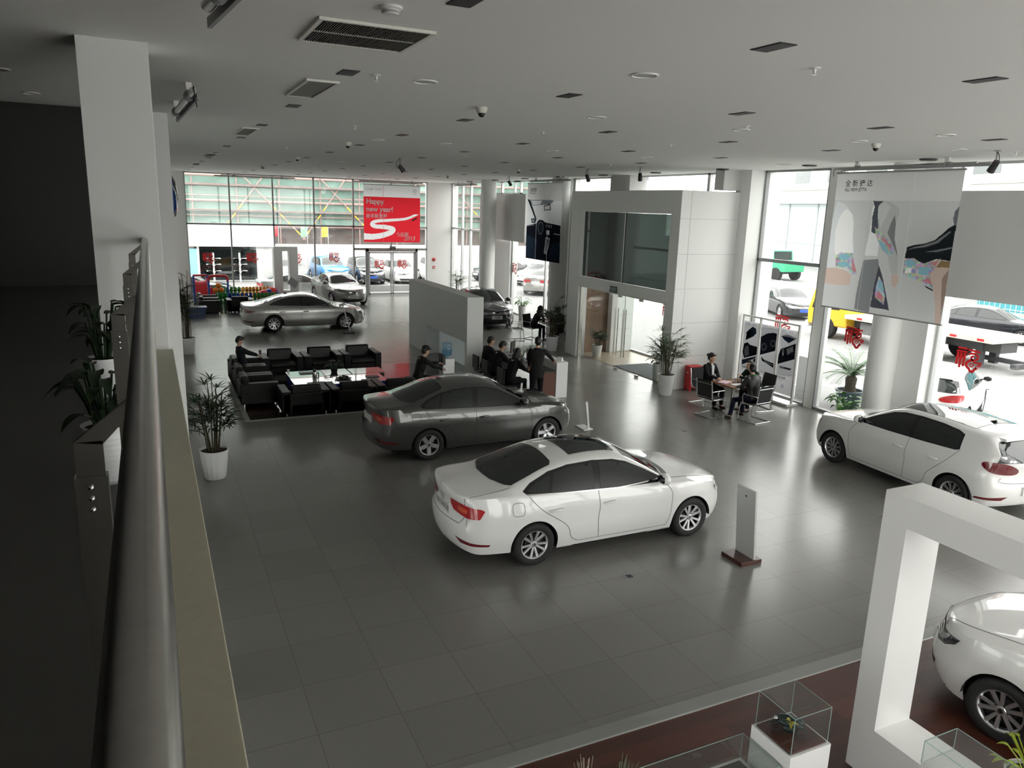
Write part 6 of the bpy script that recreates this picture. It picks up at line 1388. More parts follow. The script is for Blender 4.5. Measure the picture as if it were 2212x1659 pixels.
# alarm bell, call point, exit signs, wall emblem
t = thing('alarm_bell', 'round red alarm bell on the white end wall', 'alarm', (14.4, YF - 0.025, 1.93)); MB().lathe([(0.10, 0), (0.10, 0.03), (0.06, 0.06), (0, 0.065)], 22, mtx=Matrix.Rotation(R(90), 4, 'X')).build('gong', RED, t, 40); MB().cyl((0, -0.06, 0), (0, -0.08, 0), 0.02, 12).build('cap', CHROME, t)
t = thing('call_point', 'red square fire call point below the alarm bell', 'call point', (14.4, YF - 0.02, 1.5)); MB().box(-0.07, 0.07, -0.04, 0, -0.07, 0.07).build('housing', RED, t, bevel=0.006); MB().box(-0.045, 0.045, -0.043, -0.04, -0.03, 0.02).build('glass_plate', PAPER, t)
EXG = mm('exit_sign_dark', (0.012, 0.03, 0.025), 0.4); EXW = mm('exit_sign_letters', (0.65, 0.75, 0.7), 0.5)
def exit_sign(label, mtx, w, h):
    t = thing('exit_sign', label, 'exit sign'); b = MB(); b.prism([(-w, -h), (w, -h), (w, h), (-w, h)], 0.03, mtx @ Matrix.Translation((0, 0, -0.03))); b.build('sign_box', EXG, t)
    b = MB(); text_into(b, '安全出口', h * 0.95, mtx @ Matrix.Translation((0, -h * 0.05, 0.002)), 0, 'CENTER'); text_into(b, 'EXIT', h * 0.5, mtx @ Matrix.Translation((0, -h * 0.7, 0.002)), 0, 'CENTER'); b.build('lettering', EXW, t)
exit_sign('dark exit sign over the double door of the end wall', frame_mtx((11.98, YF - 0.16, 2.56), (1, 0, 0), (0, 0, 1)), 0.17, 0.085)
exit_sign('dark exit sign over the glass vestibule door', frame_mtx((VX - 0.032, 20.05, 2.52), (0, -1, 0), (0, 0, 1)), 0.19, 0.10)
t = thing('wall_emblem', 'big domed blue emblem on the left wall edge-on', 'emblem', (0.375, 20.9, 4.88))
rotx = Matrix.Rotation(R(90), 4, 'Y')
MB().lathe([(0.66, 0), (0.66, 0.06), (0.55, 0.18), (0.35, 0.27), (0, 0.31)], 40, mtx=rotx).build('dome', mm('emblem_blue', (0.03, 0.10, 0.35), 0.15), t, 40)
b = MB()
for r0, r1 in ((0.54, 0.68),): b.lathe([(r0, 0.195), (r1, 0.085), (r1, 0.03)], 40, mtx=rotx, caps=False)
b.build('silver_ring', CHROME, t, 60)
def dome_pt(x, y):
    r = math.hypot(x, y); z = interp([(0, 0.315), (0.35, 0.275), (0.55, 0.185), (0.66, 0.07)], r); return Vector((z + 0.008, -x, y))
b = MB()
for pts in ([(-0.2, 0.53), (0, 0.05), (0.2, 0.53)], [(-0.46, 0.33), (-0.23, -0.43), (0, -0.02), (0.23, -0.43), (0.46, 0.33)]):
    P_ = [Vector(p).to_3d() for p in pts]; Q = []
    for a, c in zip(P_, P_[1:]): Q += [a.lerp(c, i / 8) for i in range(8)]
    Q.append(P_[-1]); b.tube([dome_pt(q.x, q.y) for q in Q], 0.035, 6)
b.build('silver_letters', CHROME, t, 60)
JET = [('gw',[(12.652,5.259),(12.698,5.052),(12.735,4.787),(12.763,4.297),(12.756,3.893),(12.767,3.778),(12.08,3.781),(12.479,3.858),(12.523,4.044),(12.388,4.164),(12.064,4.185),(12.069,4.379),(12.144,4.677),(12.125,4.806),(12.192,4.975),(12.354,5.144),(12.504,5.228)]),('wh',[(12.516,4.089),(12.579,4.219),(12.6,4.616),(12.558,4.88),(12.449,5.056),(12.347,5.101),(12.192,4.975),(12.129,4.72),(12.109,4.377),(12.045,4.23),(12.057,4.142),(12.388,4.164)]),('sk',[(12.784,3.788),(12.472,3.814),(12.218,3.791),(12.024,3.687),(12.031,3.477),(12.272,3.437),(12.787,3.439)]),('pt',[(12.513,4.067),(12.387,4.16),(12.06,4.159),(11.999,3.951),(11.871,3.734),(11.986,3.701),(12.142,3.83),(12.474,3.825)]),('pb',[(12.433,4.095),(12.247,4.14),(12.134,4.115),(12.143,4.005),(12.389,3.998)]),('pb',[(12.464,3.937),(12.219,3.967),(12.106,3.943),(12.119,3.854),(12.396,3.865)]),('pr',[(12.073,4.076),(11.966,3.91),(11.9,3.753),(11.998,3.777)]),('sh',[(11.67,5.265),(11.704,5.09),(11.685,4.82),(11.692,4.631),(11.718,4.398),(11.766,4.14),(11.417,4.111),(11.43,4.642),(11.522,4.825),(11.552,5.154),(11.533,5.266)]),('ja',[(11.541,5.164),(11.459,5.267),(11.274,5.248),(11.066,5.14),(11.034,5.02),(11.086,4.838),(11.056,4.515),(10.925,4.156),(10.882,3.832),(11.019,3.789),(11.118,4.019),(11.169,4.181),(11.502,4.701)]),('jd',[(11.256,4.628),(11.205,4.834),(11.137,4.998),(11.086,4.838),(11.068,4.515),(10.925,4.156),(11.114,4.431)]),('ln',[(11.558,5.164),(11.435,5.267),(11.259,5.157),(11.452,4.703),(11.485,4.826)]),('ti',[(11.709,5.276),(11.447,5.267),(11.535,5.205),(11.564,5.153),(11.543,4.948),(11.493,4.722),(11.559,4.595),(11.654,4.633),(11.68,4.945),(11.651,5.152)]),('pt',[(11.583,4.74),(11.5,4.691),(11.279,4.545),(11.053,4.352),(11.05,4.189),(11.167,4.17),(11.335,4.294),(11.461,4.454),(11.531,4.575)]),('pb',[(11.464,4.474),(11.307,4.42),(11.155,4.243),(11.224,4.218),(11.366,4.334)]),('pr',[(11.432,4.58),(11.296,4.503),(11.1,4.349),(11.118,4.307),(11.31,4.441)]),('sk',[(11.017,3.779),(10.879,3.812),(10.835,3.693),(10.872,3.555),(10.939,3.527),(11.009,3.655)]),('be',[(11.777,4.129),(11.41,4.143),(11.399,4.081),(11.775,4.033)]),('tr',[(11.762,4.034),(11.387,4.082),(11.354,3.959),(11.384,3.533),(11.44,3.249),(11.44,2.935),(11.827,2.971),(11.832,3.246),(11.806,3.577),(11.779,3.817)]),('td',[(11.354,3.959),(11.395,3.596),(11.435,3.066),(10.957,3.054),(11.084,3.375),(11.212,3.698)]),('pt',[(11.316,3.73),(11.353,3.494),(11.343,3.282),(11.095,3.142),(11.101,3.331),(11.21,3.614)]),('pr',[(11.289,3.416),(11.315,3.264),(11.157,3.219),(11.138,3.327)]),('pb',[(11.294,3.669),(11.303,3.499),(11.167,3.429),(11.207,3.594)]),('bk',[(9.742,5.213),(9.772,4.86),(9.901,4.78),(10.155,4.54),(10.359,4.461),(10.598,4.419),(10.75,4.37),(10.759,4.148),(10.431,4.102),(10.315,4.071),(10.071,4.177),(9.773,4.161),(9.77,4.616)]),('gy',[(9.741,5.204),(9.834,5.101),(9.849,4.951),(9.809,4.84),(9.722,4.805),(9.73,5.028)]),('hl',[(10.74,4.31),(10.591,4.379),(10.376,4.431),(10.131,4.522),(9.871,4.725),(9.847,4.707),(10.082,4.486),(10.326,4.395),(10.586,4.35)]),('hl',[(10.353,4.295),(10.101,4.35),(9.778,4.427),(9.773,4.399),(10.073,4.313)]),('pt',[(10.757,4.138),(10.555,4.162),(10.431,4.102),(10.315,4.071),(9.968,4.194),(10.045,4.024),(10.147,3.858),(10.056,3.709),(10.048,3.602),(10.25,3.69),(10.484,3.747),(10.759,3.802)]),('pb',[(10.729,4.109),(10.574,4.141),(10.486,4.028),(10.683,3.972)]),('pb',[(10.413,3.994),(10.173,4.013),(10.19,3.854),(10.412,3.854)]),('pr',[(10.326,3.742),(10.137,3.8),(10.07,3.669)]),('pr',[(10.165,4.092),(10.005,4.163),(10.066,4.022)]),('wh',[(10.702,3.95),(10.566,3.961),(10.572,3.86),(10.709,3.848)]),('bk',[(10.243,3.651),(10.034,3.584),(10.04,3.553),(10.191,3.606)]),('sk',[(10.029,4.054),(9.961,4.156),(9.772,4.151),(9.762,3.855),(9.764,3.506),(9.781,3.112),(9.782,2.934),(9.892,2.947),(9.947,3.327),(10.042,3.632),(10.136,3.859)]),('sd',[(9.883,3.824),(9.768,4.008),(9.764,3.506),(9.785,3.072),(9.841,3.458)]),('sd2',[(9.961,4.156),(9.772,4.151),(9.771,4.027),(10.045,4.024)])]
INB = [('la',[(28.476,5.234),(25.474,5.188),(25.447,4.299),(28.478,4.246)]),('gd',[(28.441,5.234),(26.126,5.216),(26.417,5.065),(27.911,5.002)]),('gw',[(28.096,5.197),(27.109,5.202),(27.257,5.057),(27.913,5.027)]),('bk',[(28.407,5.235),(28.213,5.235),(27.903,4.905),(27.533,4.472),(27.617,4.421),(28.072,4.902)]),('bk',[(26.954,5.013),(26.438,5.065),(26.377,4.855),(26.916,4.823)]),('gw',[(26.899,4.985),(26.486,5.032),(26.441,4.883),(26.876,4.852)]),('bk',[(26.648,5.11),(26.586,5.111),(26.578,5.026),(26.64,5.026)]),('dk',[(28.474,4.196),(27.521,4.326),(27.367,4.452),(27.044,4.461),(26.771,4.373),(25.544,4.295),(25.509,2.877),(28.404,2.891)]),('bk',[(28.037,4.484),(27.76,4.525),(27.584,4.422),(27.687,4.321),(27.967,4.322)]),('gd',[(27.979,4.46),(27.802,4.495),(27.683,4.409),(27.767,4.348),(27.925,4.353)]),('gd',[(28.44,4.207),(27.738,4.27),(27.736,4.241),(28.437,4.177)]),('me',[(26.711,4.294),(26.242,4.272),(26.255,4.186),(26.724,4.208)]),('bk',[(26.678,4.281),(26.51,4.272),(26.515,4.205),(26.683,4.214)]),('bk',[(26.448,4.269),(26.272,4.261),(26.287,4.195),(26.452,4.203)]),('gw',[(26.661,4.09),(26.411,4.086),(26.415,3.91),(26.667,3.923)]),('wl',[(27.411,4.33),(27.202,4.423),(26.982,4.367),(26.906,4.105),(27.049,3.906),(27.287,3.895),(27.434,4.085)]),('bk',[(27.34,4.259),(27.196,4.356),(27.042,4.312),(26.98,4.102),(27.096,3.952),(27.247,3.946),(27.347,4.088)]),('me',[(26.722,3.824),(26.353,3.794),(26.426,3.456),(26.609,3.155),(26.825,3.189),(26.749,3.533)]),('dk',[(26.631,3.756),(26.442,3.742),(26.52,3.45),(26.671,3.248)]),('gd',[(26.064,3.996),(25.563,3.98),(25.559,3.934),(26.06,3.949)]),('dp',[(28.387,3.847),(27.412,3.694),(27.515,2.945),(28.375,2.96)]),('dp',[(26.28,3.559),(25.536,3.694),(25.533,2.922),(26.433,2.95)])]
HNY = [('re',[(9.925,5.266),(12.91,5.255),(12.905,2.945),(9.921,2.993)])]
POS = [('la',[(16.471,1.938),(15.897,1.963),(15.827,0.717),(16.432,0.636)]),('dp',[(16.385,1.651),(16.27,1.773),(16.14,1.875),(16.005,1.835),(15.974,1.717),(16.073,1.609),(16.371,1.456),(16.327,1.557),(16.188,1.611),(16.208,1.741),(16.347,1.699)]),('dk',[(16.416,1.355),(16.276,1.41),(16.18,1.354),(15.89,1.343),(15.886,1.119),(16.357,0.946),(16.438,1.099)]),('gd',[(16.346,1.283),(16.234,1.324),(16.167,1.066),(16.334,0.993),(16.386,1.151)]),('dp',[(16.436,0.878),(15.908,1.073),(15.909,0.887),(16.112,0.889),(16.417,0.745)]),('wh',[(16.198,0.872),(15.93,1.028),(15.952,0.982),(16.163,0.837)]),('gw',[(15.807,1.926),(15.196,1.941),(15.188,1.804),(15.777,1.628)]),('dk',[(15.78,1.647),(15.562,1.773),(15.326,1.831),(15.204,1.821),(15.201,1.356),(15.748,1.144)]),('gd',[(15.723,1.454),(15.605,1.505),(15.525,1.428),(15.551,1.323),(15.656,1.284),(15.719,1.333)]),('gd',[(15.398,1.591),(15.297,1.638),(15.211,1.603),(15.22,1.482),(15.321,1.435),(15.397,1.491)]),('bk',[(15.701,1.438),(15.607,1.481),(15.552,1.424),(15.575,1.339),(15.654,1.308),(15.693,1.348)]),('bk',[(15.374,1.575),(15.294,1.614),(15.241,1.588),(15.249,1.497),(15.319,1.461),(15.369,1.506)]),('la',[(15.759,1.122),(15.197,1.327),(15.132,0.719),(15.738,0.694)]),('dk',[(15.701,1.112),(15.565,1.047),(15.202,1.006),(15.198,0.887),(15.441,0.959),(15.642,1.001)]),('gw',[(15.655,1.09),(15.505,1.018),(15.223,0.962),(15.221,0.947),(15.501,0.992)]),('la',[(15.055,1.884),(14.447,1.924),(14.471,1.672),(15.008,1.401)]),('dp',[(15.028,1.791),(14.83,1.858),(14.488,1.813),(14.746,1.644),(14.91,1.703)]),('gw',[(15.001,1.786),(14.827,1.843),(14.517,1.808),(14.539,1.791),(14.823,1.815)]),('dk',[(15.001,1.442),(14.497,1.677),(14.484,1.265),(15.058,1.025),(15.055,1.274)]),('gd',[(14.978,1.466),(14.905,1.499),(14.862,1.389),(14.92,1.339)]),('me',[(14.798,1.479),(14.585,1.594),(14.55,1.446),(14.75,1.331)]),('wh',[(14.935,1.356),(14.887,1.384),(14.873,1.289),(14.911,1.281)]),('dp',[(14.658,1.407),(14.491,1.476),(14.501,1.378),(14.647,1.331)]),('la',[(15.055,1.006),(14.481,1.246),(14.464,0.802),(15.038,0.719)]),('gd',[(14.986,0.99),(14.545,1.0),(14.587,0.943),(14.951,0.937)]),('bk',[(14.828,0.992),(14.57,0.995),(14.603,0.959),(14.798,0.964)])]
ROAD = [(9.924,3.244),(10.366,3.225),(10.893,3.307),(11.358,3.473),(11.426,3.633),(11.028,3.721),(10.502,3.755),(10.341,3.865),(10.57,4.007),(11.295,4.073),(12.098,4.154),(12.606,4.344),(12.913,4.492)]
AC0 = dict(gw=(0.58, 0.60, 0.62), wh=(0.80, 0.81, 0.82), sk=(0.52, 0.41, 0.36), sd=(0.36, 0.26, 0.22), sd2=(0.30, 0.20, 0.10), pt=(0.40, 0.42, 0.46), pb=(0.22, 0.42, 0.50), pr=(0.48, 0.20, 0.24), sh=(0.68, 0.69, 0.70), ja=(0.42, 0.43, 0.43), jd=(0.24, 0.245, 0.25), ln=(0.50, 0.51, 0.51), ti=(0.09, 0.10, 0.12), be=(0.50, 0.51, 0.51), tr=(0.20, 0.21, 0.22), td=(0.08, 0.085, 0.11), bk=(0.02, 0.024, 0.028), gy=(0.16, 0.17, 0.19), hl=(0.22, 0.23, 0.24), la=(0.66, 0.67, 0.68), gd=(0.25, 0.27, 0.30), dk=(0.010, 0.012, 0.018), me=(0.40, 0.42, 0.45), wl=(0.10, 0.11, 0.13), dp=(0.018, 0.028, 0.05), re=(0.70, 0.025, 0.035))
AC = {k: tuple(min(0.9, c * (1.25 if k in ('gw', 'wh', 'sh', 'ja', 'la', 'sk', 'pt', 'pb', 'pr', 'ln', 'be', 'tr') else 1)) for c in v) for k, v in AC0.items()}
def art_mats(polys):
    ks = sorted(set(c for c, p in polys)); return ks, [cloth_mat('print_' + c, AC[c], 0.85 if min(AC[c]) > 0.25 else 0.4) for c in ks]
def art(polys, plane, c, d, s0=0.0025):
    ks, ms = art_mats(polys); b = MB()
    for i, (k, pts) in enumerate(polys):
        q = c + d * (s0 + 0.0008 * i)
        vs = [(q, y, z) for y, z in pts] if plane == 'x' else [(y, q, z) for y, z in pts]
        a = sum(vs[j - 1][1 if plane == 'x' else 0] * vs[j][2] - vs[j][1 if plane == 'x' else 0] * vs[j - 1][2] for j in range(len(vs)))
        want = (a < 0) if (plane == 'x') else (a > 0)
        if not want: vs = vs[::-1]
        bmx = bmesh.new(); bmx.faces.new([bmx.verts.new(v) for v in vs]); bmesh.ops.triangulate(bmx, faces=bmx.faces[:])
        bmx.verts.index_update(); b.add([v.co for v in bmx.verts], [tuple(v.index for v in f.verts) for f in bmx.faces], ks.index(k)); bmx.free()
    return b, ms
def raster(name, polys, base, plane, c, a0, a1, z0, z1, cell, parent, extra=None):
    "print drawn as one sheet of cloth: every cell takes the colour of the shape over it"
    NX, NZ = int(round((a1 - a0) / cell)), int(round((z1 - z0) / cell)); ks = []; b = MB()
    def ki(k):
        if k not in ks: ks.append(k)
        return ks.index(k)
    av = lambda i: a0 + (a1 - a0) * i / NX
    for j in range(NZ):
        z = z0 + (z1 - z0) * (j + 0.5) / NZ; row = [ki(base(z))] * NX
        for k, pts in polys:
            xsn = []; n = len(pts)
            for q in range(n):
                (y1, h1), (y2, h2) = pts[q], pts[(q + 1) % n]
                if (h1 > z) != (h2 > z): xsn.append(y1 + (z - h1) / (h2 - h1) * (y2 - y1))
            xsn.sort(); m_ = ki(k)
            for s0, s1 in zip(xsn[::2], xsn[1::2]):
                for i in range(max(0, int(math.ceil((s0 - a0) / (a1 - a0) * NX - 0.5))), min(NX, int(math.ceil((s1 - a0) / (a1 - a0) * NX - 0.5)))): row[i] = m_
        if extra:
            for i in range(NX):
                k = extra(av(i + 0.5), z)
                if k: row[i] = ki(k)
        i = 0; za, zb = z0 + (z1 - z0) * j / NZ, z0 + (z1 - z0) * (j + 1) / NZ
        while i < NX:
            q = i
            while q < NX and row[q] == row[i]: q += 1
            p, r = av(i), av(q)
            vs = [(c, r, za), (c, p, za), (c, p, zb), (c, r, zb)] if plane == 'x' else [(p, c, za), (r, c, za), (r, c, zb), (p, c, zb)]
            b.add(vs, [(0, 1, 2, 3)], row[i]); i = q
    col = dict(AC, _pale=(0.72, 0.72, 0.72), _field=(0.62, 0.63, 0.63), _white=(0.86, 0.86, 0.87), _red=(0.78, 0.030, 0.045))
    return b.build(name, [cloth_mat('print_' + k.strip('_'), col[k], 0.5) for k in ks], parent)
FX = lambda X_, Y_, Z_: frame_mtx((X_, Y_, Z_), (0, -1, 0), (0, 0, 1))
FY = lambda X_, Y_, Z_: frame_mtx((X_, Y_, Z_), (1, 0, 0), (0, 0, 1))
BANG = cloth_mat('banner_cloth_pale', (0.72, 0.72, 0.72)); BANL = cloth_mat('banner_cloth_grey', (0.62, 0.63, 0.63)); LINE = mm('banner_seam_light', (0.85, 0.86, 0.86), 0.5)
LOGB = mm('logo_blue_grey', (0.22, 0.26, 0.36), 0.5)
def hung(t, pts, plane):
    b = MB()
    for p in pts: b.cyl(p, (p[0], p[1], ZC), 0.006, 6)
    b.build('hanging_rod', ALUD, t)
# clothing banner
t = thing('hanging_banner', 'large grey hanging banner with jacket, sleeve and skirt pictures and black heading', 'banner', (0, 0, 0))
X0 = 13.9
raster('banner_cloth', JET, lambda z: '_field' if z < 5.285 else '_pale', 'x', X0, 9.76, 12.73, 2.93, 5.86, 0.01, t)
b = MB(); text_into(b, '全 新 捷 达', 0.15, FX(X0 - 0.004, 12.49, 5.585), 0, sx=0.98, bold=0.008); text_into(b, 'ALL NEW JETTA', 0.10, FX(X0 - 0.004, 12.485, 5.475), 0, sx=0.80, bold=0.012); b.build('heading', INK, t)
MB().box(X0 - 0.032, X0 - 0.030, 11.715, 11.725, 2.93, 5.4).box(X0 - 0.032, X0 - 0.030, 10.757, 10.767, 2.93, 5.84).build('panel_seam', LINE, t)
MB().box(X0 - 0.012, X0 + 0.02, 9.74, 12.75, 5.845, 5.88).build('top_bar', ALUD, t); MB().box(X0 - 0.012, X0 + 0.02, 9.74, 12.75, 2.91, 2.935).build('bottom_bar', ALUD, t)
hung(t, [(X0, 10.2, 5.88), (X0, 12.3, 5.88)], 'x')
hang_rail('banner roller above the clothing banner', 14.05, 11.3, R(90), 3.3)
# car interior banner
t = thing('hanging_banner', 'hanging banner with a black car dashboard and steering wheel picture', 'banner', (0, 0, 0))
X0 = 14.0
raster('banner_cloth', INB, lambda z: '_pale', 'x', X0, 25.5, 28.42, 2.9, 5.87, 0.015, t)
b = MB(); text_into(b, '全新速腾', 0.17, FX(X0 - 0.003, 28.2, 5.55), 0, sx=0.85, bold=0.01); text_into(b, 'NEW SAGITAR', 0.085, FX(X0 - 0.003, 28.2, 5.45), 0, sx=0.85, bold=0.008); b.build('heading', INK, t)
MB().box(X0 - 0.032, X0 - 0.030, 27.48, 27.51, 2.9, 5.1).box(X0 - 0.032, X0 - 0.030, 26.50, 26.53, 2.9, 3.9).build('panel_seam', LINE, t)
MB().box(X0 - 0.012, X0 + 0.02, 25.48, 28.44, 5.85, 5.88).build('top_bar', ALUD, t)
hung(t, [(X0, 26, 5.88), (X0, 28, 5.88)], 'x')
hang_rail('banner roller above the car dashboard banner', 14.15, 27.0, R(90), 3.2)
hang_rail('banner roller at the far corner window', 14.9, 37.6, R(90), 3.0)
# new year banner
t = thing('hanging_banner', 'red and white new year banner with winding white road', 'banner', (0, 0, 0))
Y0 = 38.8
rp = [Vector(p) for p in smooth_pts(ROAD, 8)]; k_ = len(rp)
def road(x, z):
    if z > 4.4: return None
    c = Vector((x, z)); dm, im = min(((c - p).length, q) for q, p in enumerate(rp)); u = im / (k_ - 1)
    return '_white' if dm < 0.155 * (1 - u) + 0.05 * u else None
raster('banner_cloth', [], lambda z: '_white' if z > 5.22 else '_red', 'y', Y0, 9.92, 12.9, 2.96, 5.82, 0.02, t, road)
b = MB()
text_into(b, 'Happy', 0.36, FY(10.05, Y0 - 0.008, 4.87), 0, sx=0.98, bold=0.022); text_into(b, 'new year!', 0.36, FY(10.05, Y0 - 0.008, 4.49), 0, sx=0.98, bold=0.022)
text_into(b, '新年新里程', 0.235, FY(10.05, Y0 - 0.008, 4.18), 0, sx=0.92, bold=0.014); b.build('lettering', mm('white_print', (0.90, 0.90, 0.90), 0.6), t); b = MB(); text_into(b, '2013', 0.30, FY(12.02, Y0 - 0.009, 3.06), 0, sx=1.0, shear=0.25, bold=0.012); text_into(b, '众迎新', 0.24, FY(11.60, Y0 - 0.008, 3.27), 0, sx=0.95, bold=0.01)
b.build('year_lettering', mm('white_print', (0.90, 0.90, 0.90), 0.6), t)
b = MB(); badge(b, 0.10, FY(12.6, Y0 - 0.004, 5.55), 0); stroke(b, circ(0.06, 18), 0.012, FY(10.12, Y0 - 0.004, 5.58) @ Matrix.Diagonal((1.3, 0.8, 1, 1)), 0, 0, True); badge(b, 0.065, FY(10.32, Y0 - 0.004, 5.58), 0); text_into(b, '一汽·大众', 0.10, FY(10.44, Y0 - 0.004, 5.55), 0, bold=0.004); text_into(b, 'Das Auto.', 0.05, FY(12.5, Y0 - 0.004, 5.38), 0); b.build('logo_line', LOGB, t)
b = MB(); b.bar((12.45, Y0 - 0.012, 4.07), (12.72, Y0 - 0.012, 4.20), 0.01, 0.075); b.build('small_car_print', INK, t)
MB().box(9.9, 12.92, Y0 - 0.012, Y0 + 0.02, 5.80, 5.84).build('top_bar', ALUD, t)
MB().box(10.93, 10.945, Y0 - 0.013, Y0 - 0.011, 2.96, 5.8).build('panel_seam', mm('seam_pink', (0.75, 0.2, 0.2)), t)
hung(t, [(10.3, Y0, 5.84), (12.5, Y0, 5.84)], 'y')
hang_rail('banner roller above the new year banner', 11.4, Y0 + 0.1, 0, 3.3); hang_rail('empty banner roller at the top of the end window', 5.0, 39.6, 0, 3.4)
# poster stand
t = thing('poster_stand', 'grey framed stand with three car detail posters', 'poster stand', (0, 0, 0))
X0 = 15.1
f = MB()
for y in (14.42, 15.12, 15.82, 16.50): f.box(X0 - 0.025, X0 + 0.025, y, y + 0.05, 0.06, 2.18)
f.box(X0 - 0.022, X0 + 0.022, 14.43, 16.54, 2.13, 2.175).box(X0 - 0.022, X0 + 0.022, 14.43, 16.54, 0.16, 0.22).build('frame', mm('stand_silver', (0.72, 0.72, 0.70), 0.35, 0.2), t)
MB().box(X0 - 0.20, X0 + 0.2, 14.40, 16.56, 0, 0.07).build('base', mm('stand_silver', (0.72, 0.72, 0.70)), t, bevel=0.01)
for y0, y1 in ((14.47, 15.12), (15.17, 15.82), (15.87, 16.50)):
    p = MB().box(X0 - 0.008, X0 + 0.004, y0 + 0.015, y1 - 0.015, 0.26, 2.0).build('poster_panel', cloth_mat('poster_white', (0.78, 0.78, 0.79)), t)
    MB().box(X0 - 0.004, X0 + 0.002, y0, y1, 2.0, 2.13).build('clear_strip', GLASS, p)
    b = MB(); badge(b, 0.035, FX(X0 - 0.011, y1 - 0.12, 1.93), 0); stroke(b, circ(0.032, 16), 0.008, FX(X0 - 0.011, y1 - 0.2, 1.93), 0, 0, True); text_into(b, '一汽大众', 0.055, FX(X0 - 0.011, y1 - 0.27, 1.912), 0)
    badge(b, 0.05, FX(X0 - 0.011, (y0 + y1) / 2 + 0.02, 0.46), 0); b.build('logo_line', mm('logo_blue', (0.03, 0.10, 0.38), 0.4), p)
    b = MB(); text_into(b, '全新速腾', 0.075, FX(X0 - 0.011, y1 - 0.08, 0.66), 0, bold=0.004); text_into(b, 'NEW SAGITAR', 0.03, FX(X0 - 0.011, y1 - 0.08, 0.61), 0); b.build('lettering', INK, p)
b, ms = art(POS, 'x', X0, -1, 0.0095); b.build('printed_picture', ms, t)
# red fortune decals on the panes
def decal(label, mtx, w=0.56):
    b = MB(); k = w / 0.60
    def S_(pts, wd, n=5, z=0.0): stroke(b, [(x * k, y * k) for x, y in (smooth_pts(pts, n) if n else pts)], wd * k, mtx, z)
    S_([(-0.27, 0.25), (-0.05, 0.25)], 0.045, 0); S_([(-0.02, 0.24), (0.26, 0.22)], 0.045, 0); S_([(-0.29, 0.17), (-0.04, 0.17)], 0.05, 0)
    for x, l in ((-0.25, 0.30), (-0.17, 0.36), (-0.085, 0.32)): S_([(x, 0.16), (x - 0.01, 0.16 - l)], 0.058, 0)
    S_([(-0.27, 0.03), (-0.06, 0.05)], 0.03, 0, 0.0006)
    S_([(0.0, 0.13), (0.05, 0.16), (0.14, 0.165), (0.21, 0.13), (0.21, 0.06), (0.14, 0.02), (0.08, 0.04), (0.08, 0.09), (0.13, 0.11)], 0.045)
    S_([(0.12, 0.03), (0.02, -0.02), (-0.02, -0.08), (0.0, -0.15), (0.06, -0.19), (0.09, -0.235), (0.15, -0.235), (0.19, -0.17), (0.24, -0.14)], 0.06)
    S_([(0.09, -0.06), (0.06, -0.11), (0.12, -0.13), (0.15, -0.08), (0.09, -0.06)], 0.022); S_([(0.12, -0.01), (0.19, -0.03), (0.25, -0.02), (0.31, -0.03), (0.29, -0.07), (0.22, -0.08)], 0.035)
    S_([(0.21, -0.10), (0.21, -0.16)], 0.02, 0); S_([(0.26, -0.09), (0.27, -0.12), (0.25, -0.14)], 0.02, 0); S_([(0.30, -0.08), (0.31, -0.12)], 0.016, 0)
    o = b.build('window_decal', REDF); return tag(o, label, 'window sticker', 'red good fortune stickers on the panes')
for x, z, w_ in ((2.62, 2.0, 'on the pane in front of the first shelf post'), (4.68, 2.0, 'on the pane in front of the second shelf post'), (6.85, 1.98, 'partly behind the far white portal frame'), (8.83, 2.03, 'on the pane above the blue car'), (11.27, 1.66, 'on the left leaf of the double glass door'), (12.55, 1.67, 'on the right leaf of the double glass door')):
    decal('red good fortune sticker ' + w_, FY(x, YF - 0.035 - (0.03 if x > 11 else 0), z))
for y, z, w_ in ((10.14, 2.06, 'on the pane behind the hatchback roof'), (13.08, 2.05, 'on the pane below the clothing banner'), (15.46, 2.02, 'behind the top of the poster stand'), (32.55, 2.1, 'on the pane below the left grey panel'), (28.85, 2.03, 'beside the round column near the palm'), (20.6, 1.66, 'seen through the glass vestibule door')):
    decal('red good fortune sticker ' + w_, FX(XF - 0.015, y, z))
# ---------------------------------------------------------------- street side and back lot
NETM = mm('green_safety_net', (0.20, 0.31, 0.265), 0.8, noise=(0.5, 0.25), bump=(2.0, 0.6, 0.15))
bd = thing('scaffolded_building', 'building wrapped in green safety net and scaffolding beyond the white wall', 'building', (0, 0, 0))
MB().box(-12, 33.5, 61.5, 75, -0.06, 10).build('concrete_wall', mm('bare_concrete', (0.20, 0.17, 0.16), 0.9, noise=(1.5, 0.3)), bd)
rows = []
for i in range(12):
    z = 3.1 + 6.6 * i / 11; rows.append([(-10 + 43.5 * j / 120, 60.2 + 0.10 * math.sin(j * 0.9 + i) + 0.08 * math.sin(j * 0.37), z) for j in range(121)])
nt_ = MB().grid(rows).build('safety_net', NETM, bd, 60)
SCF = mm('scaffold_pole', (0.34, 0.24, 0.22), 0.7); YEL = mm('yellow_pole', (0.75, 0.48, 0.04), 0.5)
for k, z in enumerate((3.0, 3.7, 4.05, 4.75, 5.1, 5.8, 6.5, 7.2, 8.4, 9.6)): MB().cyl((-10, 59.9, z), (33.4, 59.9, z), 0.045 if k % 3 else 0.09, 8).build('ledger', SCF, bd)
for k in range(15): MB().cyl((-9 + 3.0 * k, 59.95, -0.06), (-9 + 3.0 * k, 59.95, 10.5), 0.045, 8).build('standard', SCF, bd)
